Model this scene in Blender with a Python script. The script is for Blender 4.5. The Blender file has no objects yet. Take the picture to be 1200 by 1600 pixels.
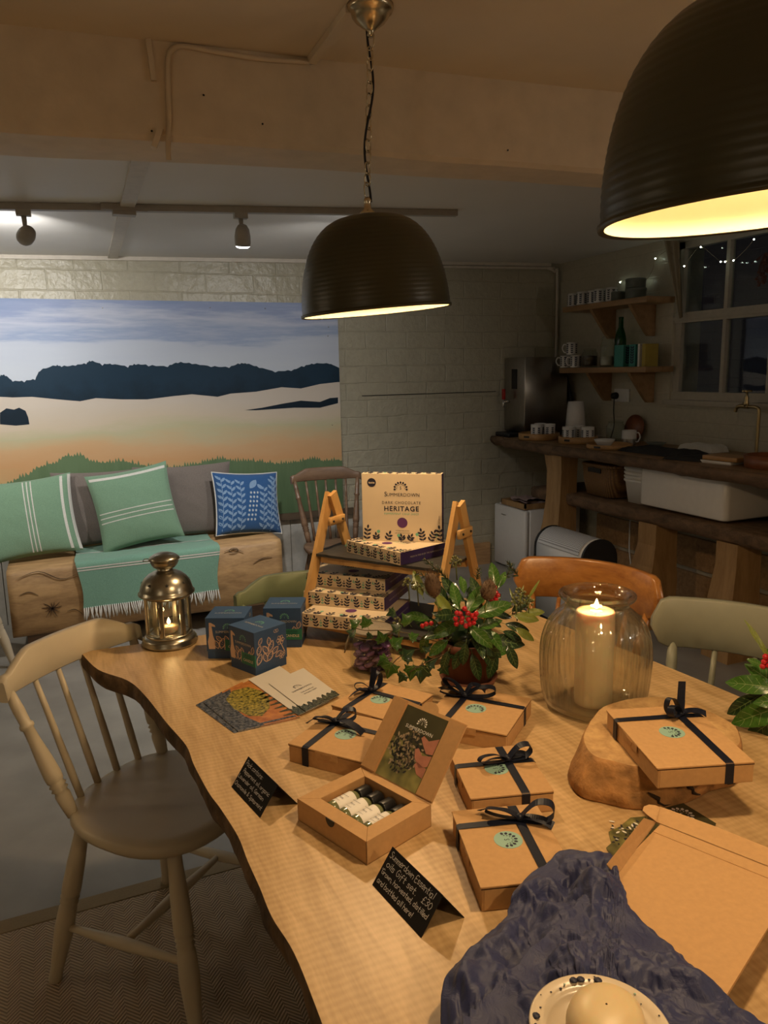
import bpy, math, random
from mathutils import Matrix, Vector
PI = math.pi
sc = bpy.context.scene
COL = sc.collection
rnd = random.Random(7)

# ---------------------------------------------------------------- camera
F_PX = 1200.0
CAM = Vector((0.0, 0.0, 1.45))
_p, _y, _r = math.radians(10.4), math.radians(22.5), math.radians(1.15)
FWD = Vector((math.sin(_y)*math.cos(_p), math.cos(_y)*math.cos(_p), -math.sin(_p)))
_R = Vector((math.cos(_y), -math.sin(_y), 0)); _U = _R.cross(FWD)
RGT = _R*math.cos(_r) - _U*math.sin(_r); UPV = _U*math.cos(_r) + _R*math.sin(_r)
cam_data = bpy.data.cameras.new('camera'); cam = bpy.data.objects.new('camera', cam_data); COL.objects.link(cam)
cam_data.sensor_fit = 'VERTICAL'; cam_data.sensor_height = 36.0; cam_data.lens = 36.0*F_PX/1600.0
cam_data.clip_start = 0.02
_m = Matrix((RGT, UPV, -FWD)).transposed().to_4x4(); _m.translation = CAM
cam.matrix_world = _m
sc.camera = cam

# ---------------------------------------------------------------- world, colour management, lights
world = bpy.data.worlds.new('night'); sc.world = world; world.use_nodes = True
world.node_tree.nodes['Background'].inputs[0].default_value = (0.10, 0.11, 0.16, 1)
world.node_tree.nodes['Background'].inputs[1].default_value = 0.2
sc.view_settings.view_transform = 'Standard'; sc.view_settings.look = 'None'
sc.view_settings.exposure = 0.22; sc.view_settings.gamma = 1.0; sc.view_settings.use_curve_mapping = False
sc.cycles.max_bounces = 10; sc.cycles.diffuse_bounces = 5; sc.cycles.glossy_bounces = 4
sc.cycles.transmission_bounces = 10; sc.cycles.transparent_max_bounces = 40
sc.cycles.sample_clamp_indirect = 4.0; sc.cycles.use_denoising = True
sc.cycles.caustics_refractive = False; sc.cycles.caustics_reflective = False
WARM = (1.0, 0.69, 0.38)
LAMP_W = 17.0          # each pendant bulb
SPOT_W = 68.0          # each track spot
def light(name, kind, loc, energy, color, radius=0.03, rot=None, spot=None, blend=0.5):
    l = bpy.data.lights.new(name, kind); l.energy = energy; l.color = color
    if kind != 'AREA': l.shadow_soft_size = radius
    o = bpy.data.objects.new(name, l); o.location = loc; COL.objects.link(o)
    if rot: o.rotation_euler = rot
    if spot: l.spot_size = spot; l.spot_blend = blend
    return o
def aim(o, tgt):
    o.rotation_euler = (Vector(tgt) - o.location).to_track_quat('-Z', 'Y').to_euler()

# ---------------------------------------------------------------- photo pixel -> point on a real plane
def ray(px, py): return FWD*F_PX + RGT*(px-600) - UPV*(py-800)
def onz(px, py, z):
    d = ray(px, py); return CAM + d*((z-CAM.z)/d.z)
def ony(px, py, Y):
    d = ray(px, py); return CAM + d*(Y/d.y)
def onx(px, py, X):
    d = ray(px, py); return CAM + d*(X/d.x)
def atd(px, py, hd):
    d = ray(px, py); return CAM + d*(hd/math.hypot(d.x, d.y))

# ---------------------------------------------------------------- materials
MATS = {}
def _new(name):
    m = bpy.data.materials.new(name); m.use_nodes = True
    nt = m.node_tree; b = nt.nodes['Principled BSDF']; return m, nt, b
def _n(nt, kind, **kw):
    n = nt.nodes.new(kind)
    for k, v in kw.items():
        if hasattr(n, k): setattr(n, k, v)
        else: n.inputs[k.replace('_', ' ')].default_value = v
    return n
def c4(c): return (c[0], c[1], c[2], 1)
def _map(nt, scale=(1,1,1), rot=(0,0,0), src='Object'):
    t = nt.nodes.new('ShaderNodeTexCoord'); m = nt.nodes.new('ShaderNodeMapping')
    m.inputs['Scale'].default_value = scale; m.inputs['Rotation'].default_value = rot
    nt.links.new(t.outputs[src], m.inputs[0]); return m.outputs[0]
def _ramp(nt, fac, stops):
    r = nt.nodes.new('ShaderNodeValToRGB'); e = r.color_ramp.elements
    while len(e) < len(stops): e.new(0.5)
    for i, (p, c) in enumerate(stops): e[i].position = p; e[i].color = c4(c)
    nt.links.new(fac, r.inputs[0]); return r.outputs[0]
def _bump(nt, b, h, strength=0.3, dist=0.002):
    bp = nt.nodes.new('ShaderNodeBump'); bp.inputs['Strength'].default_value = strength
    bp.inputs['Distance'].default_value = dist
    nt.links.new(h, bp.inputs['Height']); nt.links.new(bp.outputs[0], b.inputs['Normal'])
def plain(name, col, rough=0.6, metal=0.0, var=0.08, nscale=30, bump=0.0, bdist=0.001, spec=0.5, coat=0.0, sheen=0.0, emit=None, es=0.0, trans=0.0, ior=1.45, alpha=1.0, sss=0.0):
    m, nt, b = _new(name); MATS[name] = m
    b.inputs['Roughness'].default_value = rough; b.inputs['Metallic'].default_value = metal
    b.inputs['Specular IOR Level'].default_value = spec; b.inputs['Coat Weight'].default_value = coat
    b.inputs['Sheen Weight'].default_value = sheen; b.inputs['IOR'].default_value = ior
    b.inputs['Transmission Weight'].default_value = trans; b.inputs['Alpha'].default_value = alpha
    if sss: b.inputs['Subsurface Weight'].default_value = sss; b.inputs['Subsurface Scale'].default_value = 0.02
    if emit: b.inputs['Emission Color'].default_value = c4(emit); b.inputs['Emission Strength'].default_value = es
    v = _map(nt); n = _n(nt, 'ShaderNodeTexNoise', Scale=nscale, Detail=4.0); nt.links.new(v, n.inputs[0])
    if var > 0:
        nt.links.new(_ramp(nt, n.outputs[0], [(0.25, [x*(1-var) for x in col]), (0.75, [min(1, x*(1+var)) for x in col])]), b.inputs['Base Color'])
    else: b.inputs['Base Color'].default_value = c4(col)
    if bump: _bump(nt, b, n.outputs[0], bump, bdist)
    return m
def wood(name, c1, c2, grain=(1, 12, 12), scale=3.0, rough=0.5, bump=0.15, coat=0.0, saw=None, rings=0.0):
    m, nt, b = _new(name); MATS[name] = m
    b.inputs['Roughness'].default_value = rough; b.inputs['Coat Weight'].default_value = coat
    b.inputs['Coat Roughness'].default_value = 0.25
    v = _map(nt, grain); n = _n(nt, 'ShaderNodeTexNoise', Scale=scale, Detail=6.0, Distortion=0.6); nt.links.new(v, n.inputs[0])
    n2 = _n(nt, 'ShaderNodeTexNoise', Scale=scale*6, Detail=3.0); nt.links.new(v, n2.inputs[0])
    mx = _n(nt, 'ShaderNodeMath', operation='MULTIPLY_ADD'); mx.inputs[1].default_value = 0.35
    nt.links.new(n2.outputs[0], mx.inputs[0]); nt.links.new(n.outputs[0], mx.inputs[2])
    fac = mx.outputs[0]
    if saw:
        w = _n(nt, 'ShaderNodeTexWave', bands_direction=saw[0], Scale=saw[1], Distortion=2.5, Detail=2.0)
        w.inputs['Detail Scale'].default_value = 1.5
        nt.links.new(_map(nt), w.inputs[0])
        a = _n(nt, 'ShaderNodeMath', operation='MULTIPLY_ADD'); a.inputs[1].default_value = -saw[2]
        nt.links.new(w.outputs['Fac'], a.inputs[0]); nt.links.new(fac, a.inputs[2]); fac = a.outputs[0]
    nt.links.new(_ramp(nt, fac, [(0.38, c2), (0.85, c1)]), b.inputs['Base Color'])
    _bump(nt, b, fac, bump, 0.002)
    return m
def glassmat(name, tint=(1,1,1), rough=0.02, ior=1.45, refr=0.0, edge=0.6, pw_=4.0):
    """clear glass: fresnel reflection over see-through glass, with a share of true refraction"""
    m = bpy.data.materials.new(name); m.use_nodes = True; MATS[name] = m; nt = m.node_tree; nt.nodes.clear()
    out = nt.nodes.new('ShaderNodeOutputMaterial'); tr = nt.nodes.new('ShaderNodeBsdfTransparent'); tr.inputs[0].default_value = c4(tint)
    gl = nt.nodes.new('ShaderNodeBsdfGlossy'); gl.inputs['Roughness'].default_value = rough+0.01
    lw = nt.nodes.new('ShaderNodeLayerWeight'); lw.inputs[0].default_value = 0.5
    pw = nt.nodes.new('ShaderNodeMath'); pw.operation = 'POWER'; pw.inputs[1].default_value = pw_; nt.links.new(lw.outputs['Facing'], pw.inputs[0])
    fr = nt.nodes.new('ShaderNodeMath'); fr.operation = 'MULTIPLY_ADD'; fr.inputs[1].default_value = edge; fr.inputs[2].default_value = 0.04; nt.links.new(pw.outputs[0], fr.inputs[0])
    mx = nt.nodes.new('ShaderNodeMixShader'); nt.links.new(fr.outputs[0], mx.inputs[0]); nt.links.new(gl.outputs[0], mx.inputs[2])
    if refr:
        rf = nt.nodes.new('ShaderNodeBsdfRefraction'); rf.inputs['IOR'].default_value = ior; rf.inputs['Color'].default_value = c4(tint); rf.inputs['Roughness'].default_value = rough
        m2 = nt.nodes.new('ShaderNodeMixShader'); m2.inputs[0].default_value = refr
        nt.links.new(tr.outputs[0], m2.inputs[1]); nt.links.new(rf.outputs[0], m2.inputs[2]); nt.links.new(m2.outputs[0], mx.inputs[1])
    else: nt.links.new(tr.outputs[0], mx.inputs[1])
    nt.links.new(mx.outputs[0], out.inputs[0]); return m

def brickmat(name, c, sx, bw=0.22, bh=0.075, tall_axis='xz', dirt=(0.8,0.8,0.8), bump=0.55):
    m, nt, b = _new(name); MATS[name] = m
    t = nt.nodes.new('ShaderNodeTexCoord'); s = nt.nodes.new('ShaderNodeSeparateXYZ'); nt.links.new(t.outputs['Object'], s.inputs[0])
    cb = nt.nodes.new('ShaderNodeCombineXYZ')
    nt.links.new(s.outputs[0 if tall_axis[0] == 'x' else 1], cb.inputs[0]); nt.links.new(s.outputs[2], cb.inputs[1])
    ns = _n(nt, 'ShaderNodeTexNoise', Scale=6.0, Detail=3.0); nt.links.new(cb.outputs[0], ns.inputs[0])
    mixv = _n(nt, 'ShaderNodeVectorMath', operation='SCALE'); mixv.inputs['Scale'].default_value = 0.02
    nt.links.new(ns.outputs['Color'], mixv.inputs[0])
    ad = _n(nt, 'ShaderNodeVectorMath', operation='ADD'); nt.links.new(cb.outputs[0], ad.inputs[0]); nt.links.new(mixv.outputs[0], ad.inputs[1])
    br = nt.nodes.new('ShaderNodeTexBrick'); nt.links.new(ad.outputs[0], br.inputs[0])
    br.inputs['Scale'].default_value = 1.0; br.inputs['Brick Width'].default_value = bw; br.inputs['Row Height'].default_value = bh
    br.inputs['Mortar Size'].default_value = 0.006; br.inputs['Mortar Smooth'].default_value = 0.8
    br.inputs['Color1'].default_value = (1,1,1,1); br.inputs['Color2'].default_value = (.8,.8,.8,1); br.inputs['Mortar'].default_value = (.35,.35,.35,1)
    n3 = _n(nt, 'ShaderNodeTexNoise', Scale=40.0, Detail=5.0); nt.links.new(t.outputs['Object'], n3.inputs[0])
    n4 = _n(nt, 'ShaderNodeTexNoise', Scale=9.0, Detail=3.0); nt.links.new(t.outputs['Object'], n4.inputs[0])
    h = _n(nt, 'ShaderNodeMath', operation='MULTIPLY_ADD'); h.inputs[1].default_value = 0.9
    nt.links.new(n3.outputs[0], h.inputs[0]); nt.links.new(br.outputs['Color'], h.inputs[2])
    h2 = _n(nt, 'ShaderNodeMath', operation='MULTIPLY_ADD'); h2.inputs[1].default_value = 2.2
    nt.links.new(n4.outputs[0], h2.inputs[0]); nt.links.new(h.outputs[0], h2.inputs[2])
    nt.links.new(_ramp(nt, n3.outputs[0], [(0.3, [x*0.9 for x in c]), (0.7, c)]), b.inputs['Base Color'])
    b.inputs['Roughness'].default_value = 0.34
    _bump(nt, b, h2.outputs[0], bump, 0.006)
    return m

# ---------------------------------------------------------------- mesh builder
ID = Matrix.Identity(4)
def T(x=0, y=0, z=0): return Matrix.Translation((x, y, z))
def RX(a): return Matrix.Rotation(a, 4, 'X')
def RY(a): return Matrix.Rotation(a, 4, 'Y')
def RZ(a): return Matrix.Rotation(a, 4, 'Z')
def S(x, y, z): return Matrix.Diagonal((x, y, z, 1))
def frame(o, x, y):
    """matrix whose local x, y run along the given vectors (unit length) and z is their normal"""
    x = Vector(x).normalized(); y = Vector(y); y = (y - x*y.dot(x)).normalized(); z = x.cross(y)
    m = Matrix((x, y, z)).transposed().to_4x4(); m.translation = Vector(o); return m
class MB:
    def __init__(s): s.v = []; s.f = []; s.fm = []; s.fs = []; s.mats = []
    def mi(s, mat):
        mat = MATS[mat] if isinstance(mat, str) else mat
        if mat not in s.mats: s.mats.append(mat)
        return s.mats.index(mat)
    def add(s, vs, fs, mat, M=ID, smooth=False):
        b = len(s.v); k = s.mi(mat)
        s.v += [M @ Vector(p) for p in vs]
        for f in fs: s.f.append([b+i for i in f]); s.fm.append(k); s.fs.append(smooth)
        return s
    def box(s, x0, x1, y0, y1, z0, z1, mat, M=ID):
        return s.add([(x, y, z) for z in (z0, z1) for y in (y0, y1) for x in (x0, x1)],
                     [(0,2,3,1),(4,5,7,6),(0,1,5,4),(2,6,7,3),(0,4,6,2),(1,3,7,5)], mat, M)
    def bbox(s, x0, x1, y0, y1, z0, z1, mat, M=ID, r=0.005, seg=3, smooth=True):
        """box with all vertical edges rounded and small chamfered rims"""
        r = min(r, (x1-x0)/2*0.98, (y1-y0)/2*0.98, (z1-z0)/2*0.9); rr = []
        def ring(k, z):
            out = []
            for cx, cy, a0 in ((x1-r, y1-r, 0), (x0+r, y1-r, PI/2), (x0+r, y0+r, PI), (x1-r, y0+r, 1.5*PI)):
                for i in range(seg+1):
                    a = a0 + PI/2*i/seg; out.append((cx+(r-k)*math.cos(a), cy+(r-k)*math.sin(a), z))
            return out
        c = r*0.45
        rr = [ring(c, z0), ring(0, z0+c), ring(0, z1-c), ring(c, z1)]
        return s.loft(rr, mat, M, True, True, smooth)
    def loft(s, rings, mat, M=ID, cap0=True, cap1=True, smooth=True, closed=True):
        n = len(rings[0]); vs = [p for r in rings for p in r]; fs = []
        for i in range(len(rings)-1):
            for j in range(n if closed else n-1):
                a = i*n+j; b = i*n+(j+1) % n; fs.append((a, b, b+n, a+n))
        s.add(vs, fs, mat, M, smooth)
        b0 = len(s.v)-len(vs); k = s.mi(mat)
        if cap0: s.f.append([b0+i for i in range(n)][::-1]); s.fm.append(k); s.fs.append(False)
        if cap1: s.f.append([b0+(len(rings)-1)*n+i for i in range(n)]); s.fm.append(k); s.fs.append(False)
        return s
    def lathe(s, prof, mat, M=ID, seg=32, cap0=True, cap1=True, smooth=True, rib=None):
        rings = []
        for r, z in prof:
            rings.append([((r*(1+(rib(z, 2*PI*i/seg) if rib else 0)))*math.cos(2*PI*i/seg), (r*(1+(rib(z, 2*PI*i/seg) if rib else 0)))*math.sin(2*PI*i/seg), z) for i in range(seg)])
        return s.loft(rings, mat, M, cap0, cap1, smooth)
    def turned(s, p0, p1, prof, mat, seg=12, M=ID):
        """lathe along p0->p1; prof = [(t, r)]"""
        p0, p1 = Vector(p0), Vector(p1); d = p1-p0; q = d.to_track_quat('Z', 'Y').to_matrix().to_4x4(); q.translation = p0
        return s.lathe([(r, t*d.length) for t, r in prof], mat, M @ q, seg)
    def tube(s, pts, r, mat, M=ID, seg=8, closed=False, caps=True):
        pts = [Vector(p) for p in pts]; n = len(pts); rings = []; up = None
        for i, p in enumerate(pts):
            a = pts[i-1] if (i > 0 or closed) else p; b = pts[(i+1) % n] if (i < n-1 or closed) else p
            t = (b-a).normalized()
            if up is None: up = Vector((0,0,1)) if abs(t.z) < 0.9 else Vector((1,0,0))
            u = (up - t*up.dot(t))
            u = u.normalized() if u.length > 1e-5 else t.orthogonal().normalized()
            up = u; w = t.cross(u); rad = r[i] if isinstance(r, (list, tuple)) else r
            rings.append([p + u*(rad*math.cos(2*PI*k/seg)) + w*(rad*math.sin(2*PI*k/seg)) for k in range(seg)])
        if closed: rings.append(rings[0])
        return s.loft(rings, mat, M, caps and not closed, caps and not closed, True)
    def sweep(s, pts, prof, mat, M=ID, up=(0,0,1), caps=True, smooth=False, scales=None):
        """sweep a 2-D profile (side, up) along pts with fixed up"""
        pts = [Vector(p) for p in pts]; rings = []; n = len(pts)
        for i, p in enumerate(pts):
            t = (pts[min(i+1, n-1)] - pts[max(i-1, 0)]).normalized()
            U = Vector(up[i]) if isinstance(up, list) else Vector(up)
            sd = t.cross(U)
            sd = sd.normalized() if sd.length > 1e-6 else t.orthogonal().normalized()
            u2 = sd.cross(t)
            k = scales[i] if scales else (1, 1)
            rings.append([p + sd*(a*k[0]) + u2*(b*k[1]) for a, b in prof])
        return s.loft(rings, mat, M, caps, caps, smooth)
    def prism(s, poly, z0, z1, mat, M=ID, smooth=False, mat2=None):
        n = len(poly); a = sum(poly[i][0]*poly[(i+1) % n][1]-poly[(i+1) % n][0]*poly[i][1] for i in range(n))
        if a < 0: poly = poly[::-1]
        s.add([(x, y, z0) for x, y in poly], [tuple(range(n))[::-1]], mat, M)
        s.add([(x, y, z1) for x, y in poly], [tuple(range(n))], mat, M)
        s.add([(x, y, z0) for x, y in poly]+[(x, y, z1) for x, y in poly], [(i, (i+1) % n, n+(i+1) % n, n+i) for i in range(n)], mat2 or mat, M, smooth)
        return s
    def poly(s, pts, mat, M=ID, z=0.0):
        n = len(pts); a = sum(pts[i][0]*pts[(i+1) % n][1]-pts[(i+1) % n][0]*pts[i][1] for i in range(n))
        if a < 0: pts = pts[::-1]
        return s.add([(p[0], p[1], z) for p in pts], [tuple(range(n))], mat, M)
    def grid(s, fn, nu, nv, mat, M=ID, smooth=True, wrap=False):
        vs = [fn(i/nu, j/nv) for j in range(nv+1) for i in range(nu+1)]
        fs = [(j*(nu+1)+i, j*(nu+1)+i+1, (j+1)*(nu+1)+i+1, (j+1)*(nu+1)+i) for j in range(nv) for i in range(nu)]
        return s.add(vs, fs, mat, M, smooth)
    def ball(s, c, r, mat, M=ID, seg=12, sz=1.0):
        k = max(4, seg//2)
        return s.lathe([(max(1e-5, r*math.sin(PI*i/k)), -r*sz*math.cos(PI*i/k)) for i in range(k+1)], mat, M @ T(*c), seg, False, False)
    def text(s, t, size, mat, M=ID, align='CENTER', sx=1.0, z=0.0, spacing=1.0, bold=0.0):
        vs, fs = text_mesh(t, align, spacing, bold)
        return s.add([(x*size*sx, y*size, z) for x, y, _ in vs], fs, mat, M)
    def mesh(s, name):
        me = bpy.data.meshes.new(name); me.from_pydata([tuple(v) for v in s.v], [], s.f)
        for m in s.mats: me.materials.append(m)
        me.polygons.foreach_set('material_index', s.fm); me.polygons.foreach_set('use_smooth', s.fs)
        me.update(); return me
    def build(s, name, parent=None, loc=None, kind=None, label=None):
        o = bpy.data.objects.new(name, s.mesh(name)); COL.objects.link(o)
        if parent: o.parent = parent
        if loc is not None: o.location = loc
        if kind: o['kind'] = kind
        if label: o['label'] = label
        return o
_TC = {}
def text_mesh(t, align='CENTER', spacing=1.0, bold=0.0):
    k = (t, align, spacing, bold)
    if k not in _TC:
        cu = bpy.data.curves.new('t', 'FONT'); cu.body = t; cu.size = 1.0; cu.align_x = align; cu.align_y = 'CENTER'
        cu.resolution_u = 2; cu.space_character = spacing; cu.offset = bold
        o = bpy.data.objects.new('t', cu); me = o.to_mesh()
        _TC[k] = ([tuple(v.co) for v in me.vertices], [tuple(p.vertices) for p in me.polygons])
        o.to_mesh_clear(); bpy.data.objects.remove(o); bpy.data.curves.remove(cu)
    return _TC[k]
def cat(pts, n=6, closed=False):
    """Catmull-Rom through the points"""
    P = [Vector(p) for p in pts]; out = []; N = len(P)
    for i in range(N if closed else N-1):
        p0 = P[(i-1) % N] if (closed or i > 0) else P[0]; p1 = P[i]; p2 = P[(i+1) % N]
        p3 = P[(i+2) % N] if (closed or i < N-2) else P[-1]
        for k in range(n):
            t = k/n
            out.append(0.5*((2*p1)+(p2-p0)*t+(2*p0-5*p1+4*p2-p3)*t*t+(3*p1-p0-3*p2+p3)*t**3))
    if not closed: out.append(P[-1])
    return out
def thing(name, label, cate, loc=(0,0,0), rz=0, group=None):
    o = bpy.data.objects.new(name, None); COL.objects.link(o); o.empty_display_size = 0.05
    o.location = loc; o.rotation_euler = (0, 0, rz); o['label'] = label; o['category'] = cate
    if group: o['group'] = group
    return o
def tag(o, label, cate, group=None, kind=None):
    o['label'] = label; o['category'] = cate
    if group: o['group'] = group
    if kind: o['kind'] = kind
    return o
def kids(o): return [c for c in COL.objects if c.parent == o]
def dup(root, loc=None, rz=None, label=None, group=None, rot=None):
    def cp(o, par):
        c = o.copy(); COL.objects.link(c); c.parent = par
        for ch in kids(o): cp(ch, c)
        return c
    r = cp(root, None)
    if loc is not None: r.location = loc
    if rz is not None: r.rotation_euler = (0, 0, rz)
    if rot is not None: r.rotation_euler = rot
    if label: r['label'] = label
    if group: r['group'] = group
    return r
def struct(name, mb): return mb.build(name, kind='structure')
def noise2(x, y, s=0):
    return (math.sin(x*1.7+s)+math.sin(y*2.3+s*1.3+x*0.7)+math.sin((x+y)*3.1+s*2.1)*0.6+math.sin(x*5.3-y*4.1+s)*0.4)/3
# ---------------------------------------------------------------- materials used
brickmat('back_brick_paint', (0.40, 0.37, 0.28), 1, bw=0.30, bh=0.115, bump=0.8)
brickmat('right_brick_paint', (0.46, 0.43, 0.34), 1, bw=0.24, bh=0.08, tall_axis='yz', bump=0.4)
plain('wall_paint', (0.42, 0.40, 0.31), 0.6, bump=0.2, nscale=8)
plain('ceiling_paint', (0.74, 0.66, 0.54), 0.75, bump=0.25, nscale=5, bdist=0.01, var=0.05)
plain('far_ceiling_paint', (0.72, 0.70, 0.67), 0.5, bump=0.08, nscale=3, bdist=0.01, var=0.03)
plain('beam_paint', (0.66, 0.56, 0.43), 0.6, bump=0.5, nscale=14, bdist=0.006)
plain('trim_paint', (0.55, 0.50, 0.43), 0.45)
plain('concrete', (0.27, 0.255, 0.23), 0.45, var=0.22, nscale=4, bump=0.15, bdist=0.002)
wood('pine_board', (0.50, 0.31, 0.15), (0.30, 0.17, 0.08), (2, 14, 14))
plain('black', (0.012, 0.012, 0.014), 0.5)
plain('white_plastic', (0.66, 0.66, 0.66), 0.4, var=0.02)
plain('window_paint', (0.42, 0.39, 0.33), 0.5)
plain('chrome', (0.75, 0.73, 0.68), 0.22, 1.0)
plain('nickel', (0.62, 0.54, 0.40), 0.25, 1.0, nscale=60)
plain('steel', (0.42, 0.40, 0.37), 0.3, 1.0)

# ---------------------------------------------------------------- room shell
XL, XR, YF, YB = -2.4, 3.49, -2.3, 4.94
ZT = 2.26
struct('floor', MB().box(XL, XR, YF, YB, -0.05, 0, 'concrete'))
m = MB(); m.box(XL, XR+0.2, YB, YB+0.2, -0.05, 2.5, 'back_brick_paint'); struct('wall_back', m)
struct('wall_left', MB().box(XL-0.2, XL, YF-0.2, YB+0.2, -0.05, 2.5, 'wall_paint'))
struct('wall_front', MB().box(XL, XR, YF-0.2, YF, -0.05, 2.5, 'wall_paint'))
# right wall with the window opening
WY0, WY1, WZ0, WZ1 = 2.45, 3.76, 1.24, 2.17
m = MB()
m.box(XR, XR+0.22, YF-0.2, WY0, -0.05, 2.5, 'right_brick_paint'); m.box(XR, XR+0.22, WY1, YB, -0.05, 2.5, 'right_brick_paint')
m.box(XR, XR+0.22, WY0, WY1, -0.05, WZ0, 'right_brick_paint'); m.box(XR, XR+0.22, WY0, WY1, WZ1, 2.5, 'right_brick_paint')
struct('wall_right', m)
# beam across the room, slightly skewed
def beamy(x, far): return (2.14-0.07*x) if not far else (2.37-0.10*x)
m = MB(); NB = 90
def beam_ring(x):
    w = 0.006*noise2(x*3, 1, 2); c = 0.012
    zb = 2.03 + 0.006*noise2(x*2.2, 0, 5)
    y0, y1 = beamy(x, 0)+w, beamy(x, 1)+0.004*noise2(x*4, 3, 1)
    return [(x, y0, ZT+0.1), (x, y0-0.004*noise2(x*5, 1, 1), (ZT+zb)/2), (x, y0, zb+c), (x, y0+c, zb), (x, (y0+y1)/2, zb-0.002), (x, y1-c, zb), (x, y1, zb+c), (x, y1, ZT+0.1)]
m.loft([beam_ring(XL+(XR-XL)*i/NB) for i in range(NB+1)], 'beam_paint', smooth=False)
struct('trim_1', m)
# near ceiling above the table and the lower sloping ceiling beyond the beam
struct('ceiling', MB().box(XL, XR, YF, 2.2, ZT, ZT+0.1, 'ceiling_paint'))
def zfar(x): return 2.128 + (x+0.24)*0.020
m = MB(); xs = [XL, XR]
m.add([(XL, 1.9, zfar(XL)), (XR, 1.9, zfar(XR)), (XR, YB, zfar(XR)), (XL, YB, zfar(XL)), (XL, 1.9, 2.5), (XR, 1.9, 2.5), (XR, YB, 2.5), (XL, YB, 2.5)],
      [(0,3,2,1),(4,5,6,7),(0,1,5,4),(2,3,7,6),(1,2,6,5),(0,4,7,3)], 'far_ceiling_paint')
# only the part beyond the beam is open to the room; its front edge is buried in the beam
m.v = [Vector((p.x, max(p.y, 2.25 if p.y < 2 else p.y), p.z)) for p in m.v]
struct('ceiling_far', m)
# cover strips on the far ceiling
m = MB(); a, b = onz(211, 256, 2.135), onz(176, 402, 2.135)
m.sweep([(a.x, 2.3, zfar(a.x)-0.006), (b.x, YB-0.01, zfar(b.x)-0.006)], [(-0.028, -0.008), (0.028, -0.008), (0.028, 0.012), (-0.028, 0.012)], 'trim_paint')
struct('trim_2', m)
m = MB()
m.sweep([(XL, YB-0.012, zfar(XL)-0.012), (3.40, YB-0.012, zfar(3.4)-0.012)], [(-0.010, -0.010), (0.010, -0.010), (0.010, 0.012), (-0.010, 0.012)], 'trim_paint')
struct('trim_3', m)
m = MB(); q = [Vector((1.75, YB-0.02, zfar(1.75)-0.035)), Vector((3.36, YB-0.02, zfar(3.36)-0.035)), Vector((3.43, YB-0.02, 2.14)), Vector((3.455, YB-0.02, 2.07)), Vector((3.46, YB-0.02, 1.0))]
m.tube(cat(q[:1]+[q[1]-Vector((.05, 0, 0))]+q[1:], 6), 0.010, 'trim_paint'); struct('trim_4', m)
# painted cable on the beam face and ceiling
def beamface(px, py): 
    best = None
    y = 2.1
    for _ in range(4):
        p = ony(px, py, y); y = beamy(p.x, 0)
    return Vector((p.x, p.y-0.008, p.z))
m = MB()
path = [beamface(263, 252), beamface(262, 228), beamface(264, 190), beamface(262, 140), beamface(262, 96), beamface(268, 80), beamface(285, 74), beamface(320, 80), beamface(400, 93), beamface(482, 99)]
m.tube(cat(path, 5), 0.0065, 'beam_paint'); struct('trim_5', m)
m = MB(); p0 = beamface(486, 100); p0.z = ZT-0.008; p1 = onz(548, 14, ZT-0.008); d = (p1-p0).normalized()
m.sweep([p0, p1], [(-0.012, -0.009), (0.012, -0.009), (0.012, 0.009), (-0.012, 0.009)], 'ceiling_paint'); struct('trim_6', m)
# loose lath marks and small nails on the beam
m = MB(); a, b = beamface(231, 63), beamface(240, 128)
m.sweep([a+Vector((0, .004, 0)), b+Vector((0, .004, 0))], [(-0.010, -0.006), (0.008, -0.006), (0.010, 0.006), (-0.010, 0.006)], 'beam_paint')
a, b = beamface(250, 202), beamface(240, 232)
m.sweep([a+Vector((0, .004, 0)), b+Vector((0, .004, 0))], [(-0.012, -0.007), (0.012, -0.007), (0.012, 0.007), (-0.012, 0.007)], 'beam_paint')
for px, py in ((410, 194), (237, 205), (793, 235), (318, 149), (232, 62)):
    p = beamface(px, py); m.ball(p+Vector((0, 0.006, 0)), 0.0028, 'black', seg=6)
struct('trim_7', m)
# skirting board of the back wall
m = MB(); m.box(1.9, 2.90, YB-0.022, YB, 0, 0.165, 'pine_board'); struct('baseboard_back', m)
m = MB()
for z0, z1 in ((0.02, 0.20), (0.23, 0.42)): m.box(XR-0.02, XR, 2.0, 4.4, z0, z1, 'pine_board')
struct('baseboard_right', m)
# lower grey boards under the mural
plain('grey_board', (0.40, 0.385, 0.35), 0.55, var=0.1)
m = MB()
for k in range(20): m.box(-1.2+k*0.16, -1.2+k*0.16+0.155, YB-0.012, YB, 0.0, 0.50, 'grey_board')
struct('trim_8', m)
# wall bead beside the mural and crack line
m = MB(); m.box(1.9, 2.95, YB-0.004, YB, 1.284, 1.289, 'black'); struct('trim_9', m)

# window in the right wall
plain('night_brick', (0.05, 0.04, 0.035), 0.8)
glassmat('window_glass', (0.9, 0.95, 0.95), 0.0)
m = MB()
fx0, fx1 = XR+0.02, XR+0.07
m.box(fx0-0.01, XR+0.09, WY0, WY1, WZ0, WZ0+0.05, 'window_paint'); m.box(fx0, fx1, WY0, WY1, WZ1-0.04, WZ1, 'window_paint')
m.box(fx0, fx1, WY1-0.05, WY1, WZ0, WZ1, 'window_paint'); m.box(fx0, fx1, WY0, WY0+0.05, WZ0, WZ1, 'window_paint')
m.box(fx0-0.01, fx1, WY0, WY1, 1.70, 1.76, 'window_paint'); m.box(fx0-0.018, fx1, WY0, WY1, 1.715, 1.735, 'window_paint')
for yy in (3.38, 3.06, 2.74): m.box(fx0, fx1-0.01, yy-0.012, yy+0.012, WZ0+0.05, WZ1-0.04, 'window_paint')
w = struct('window_1', m)
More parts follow.
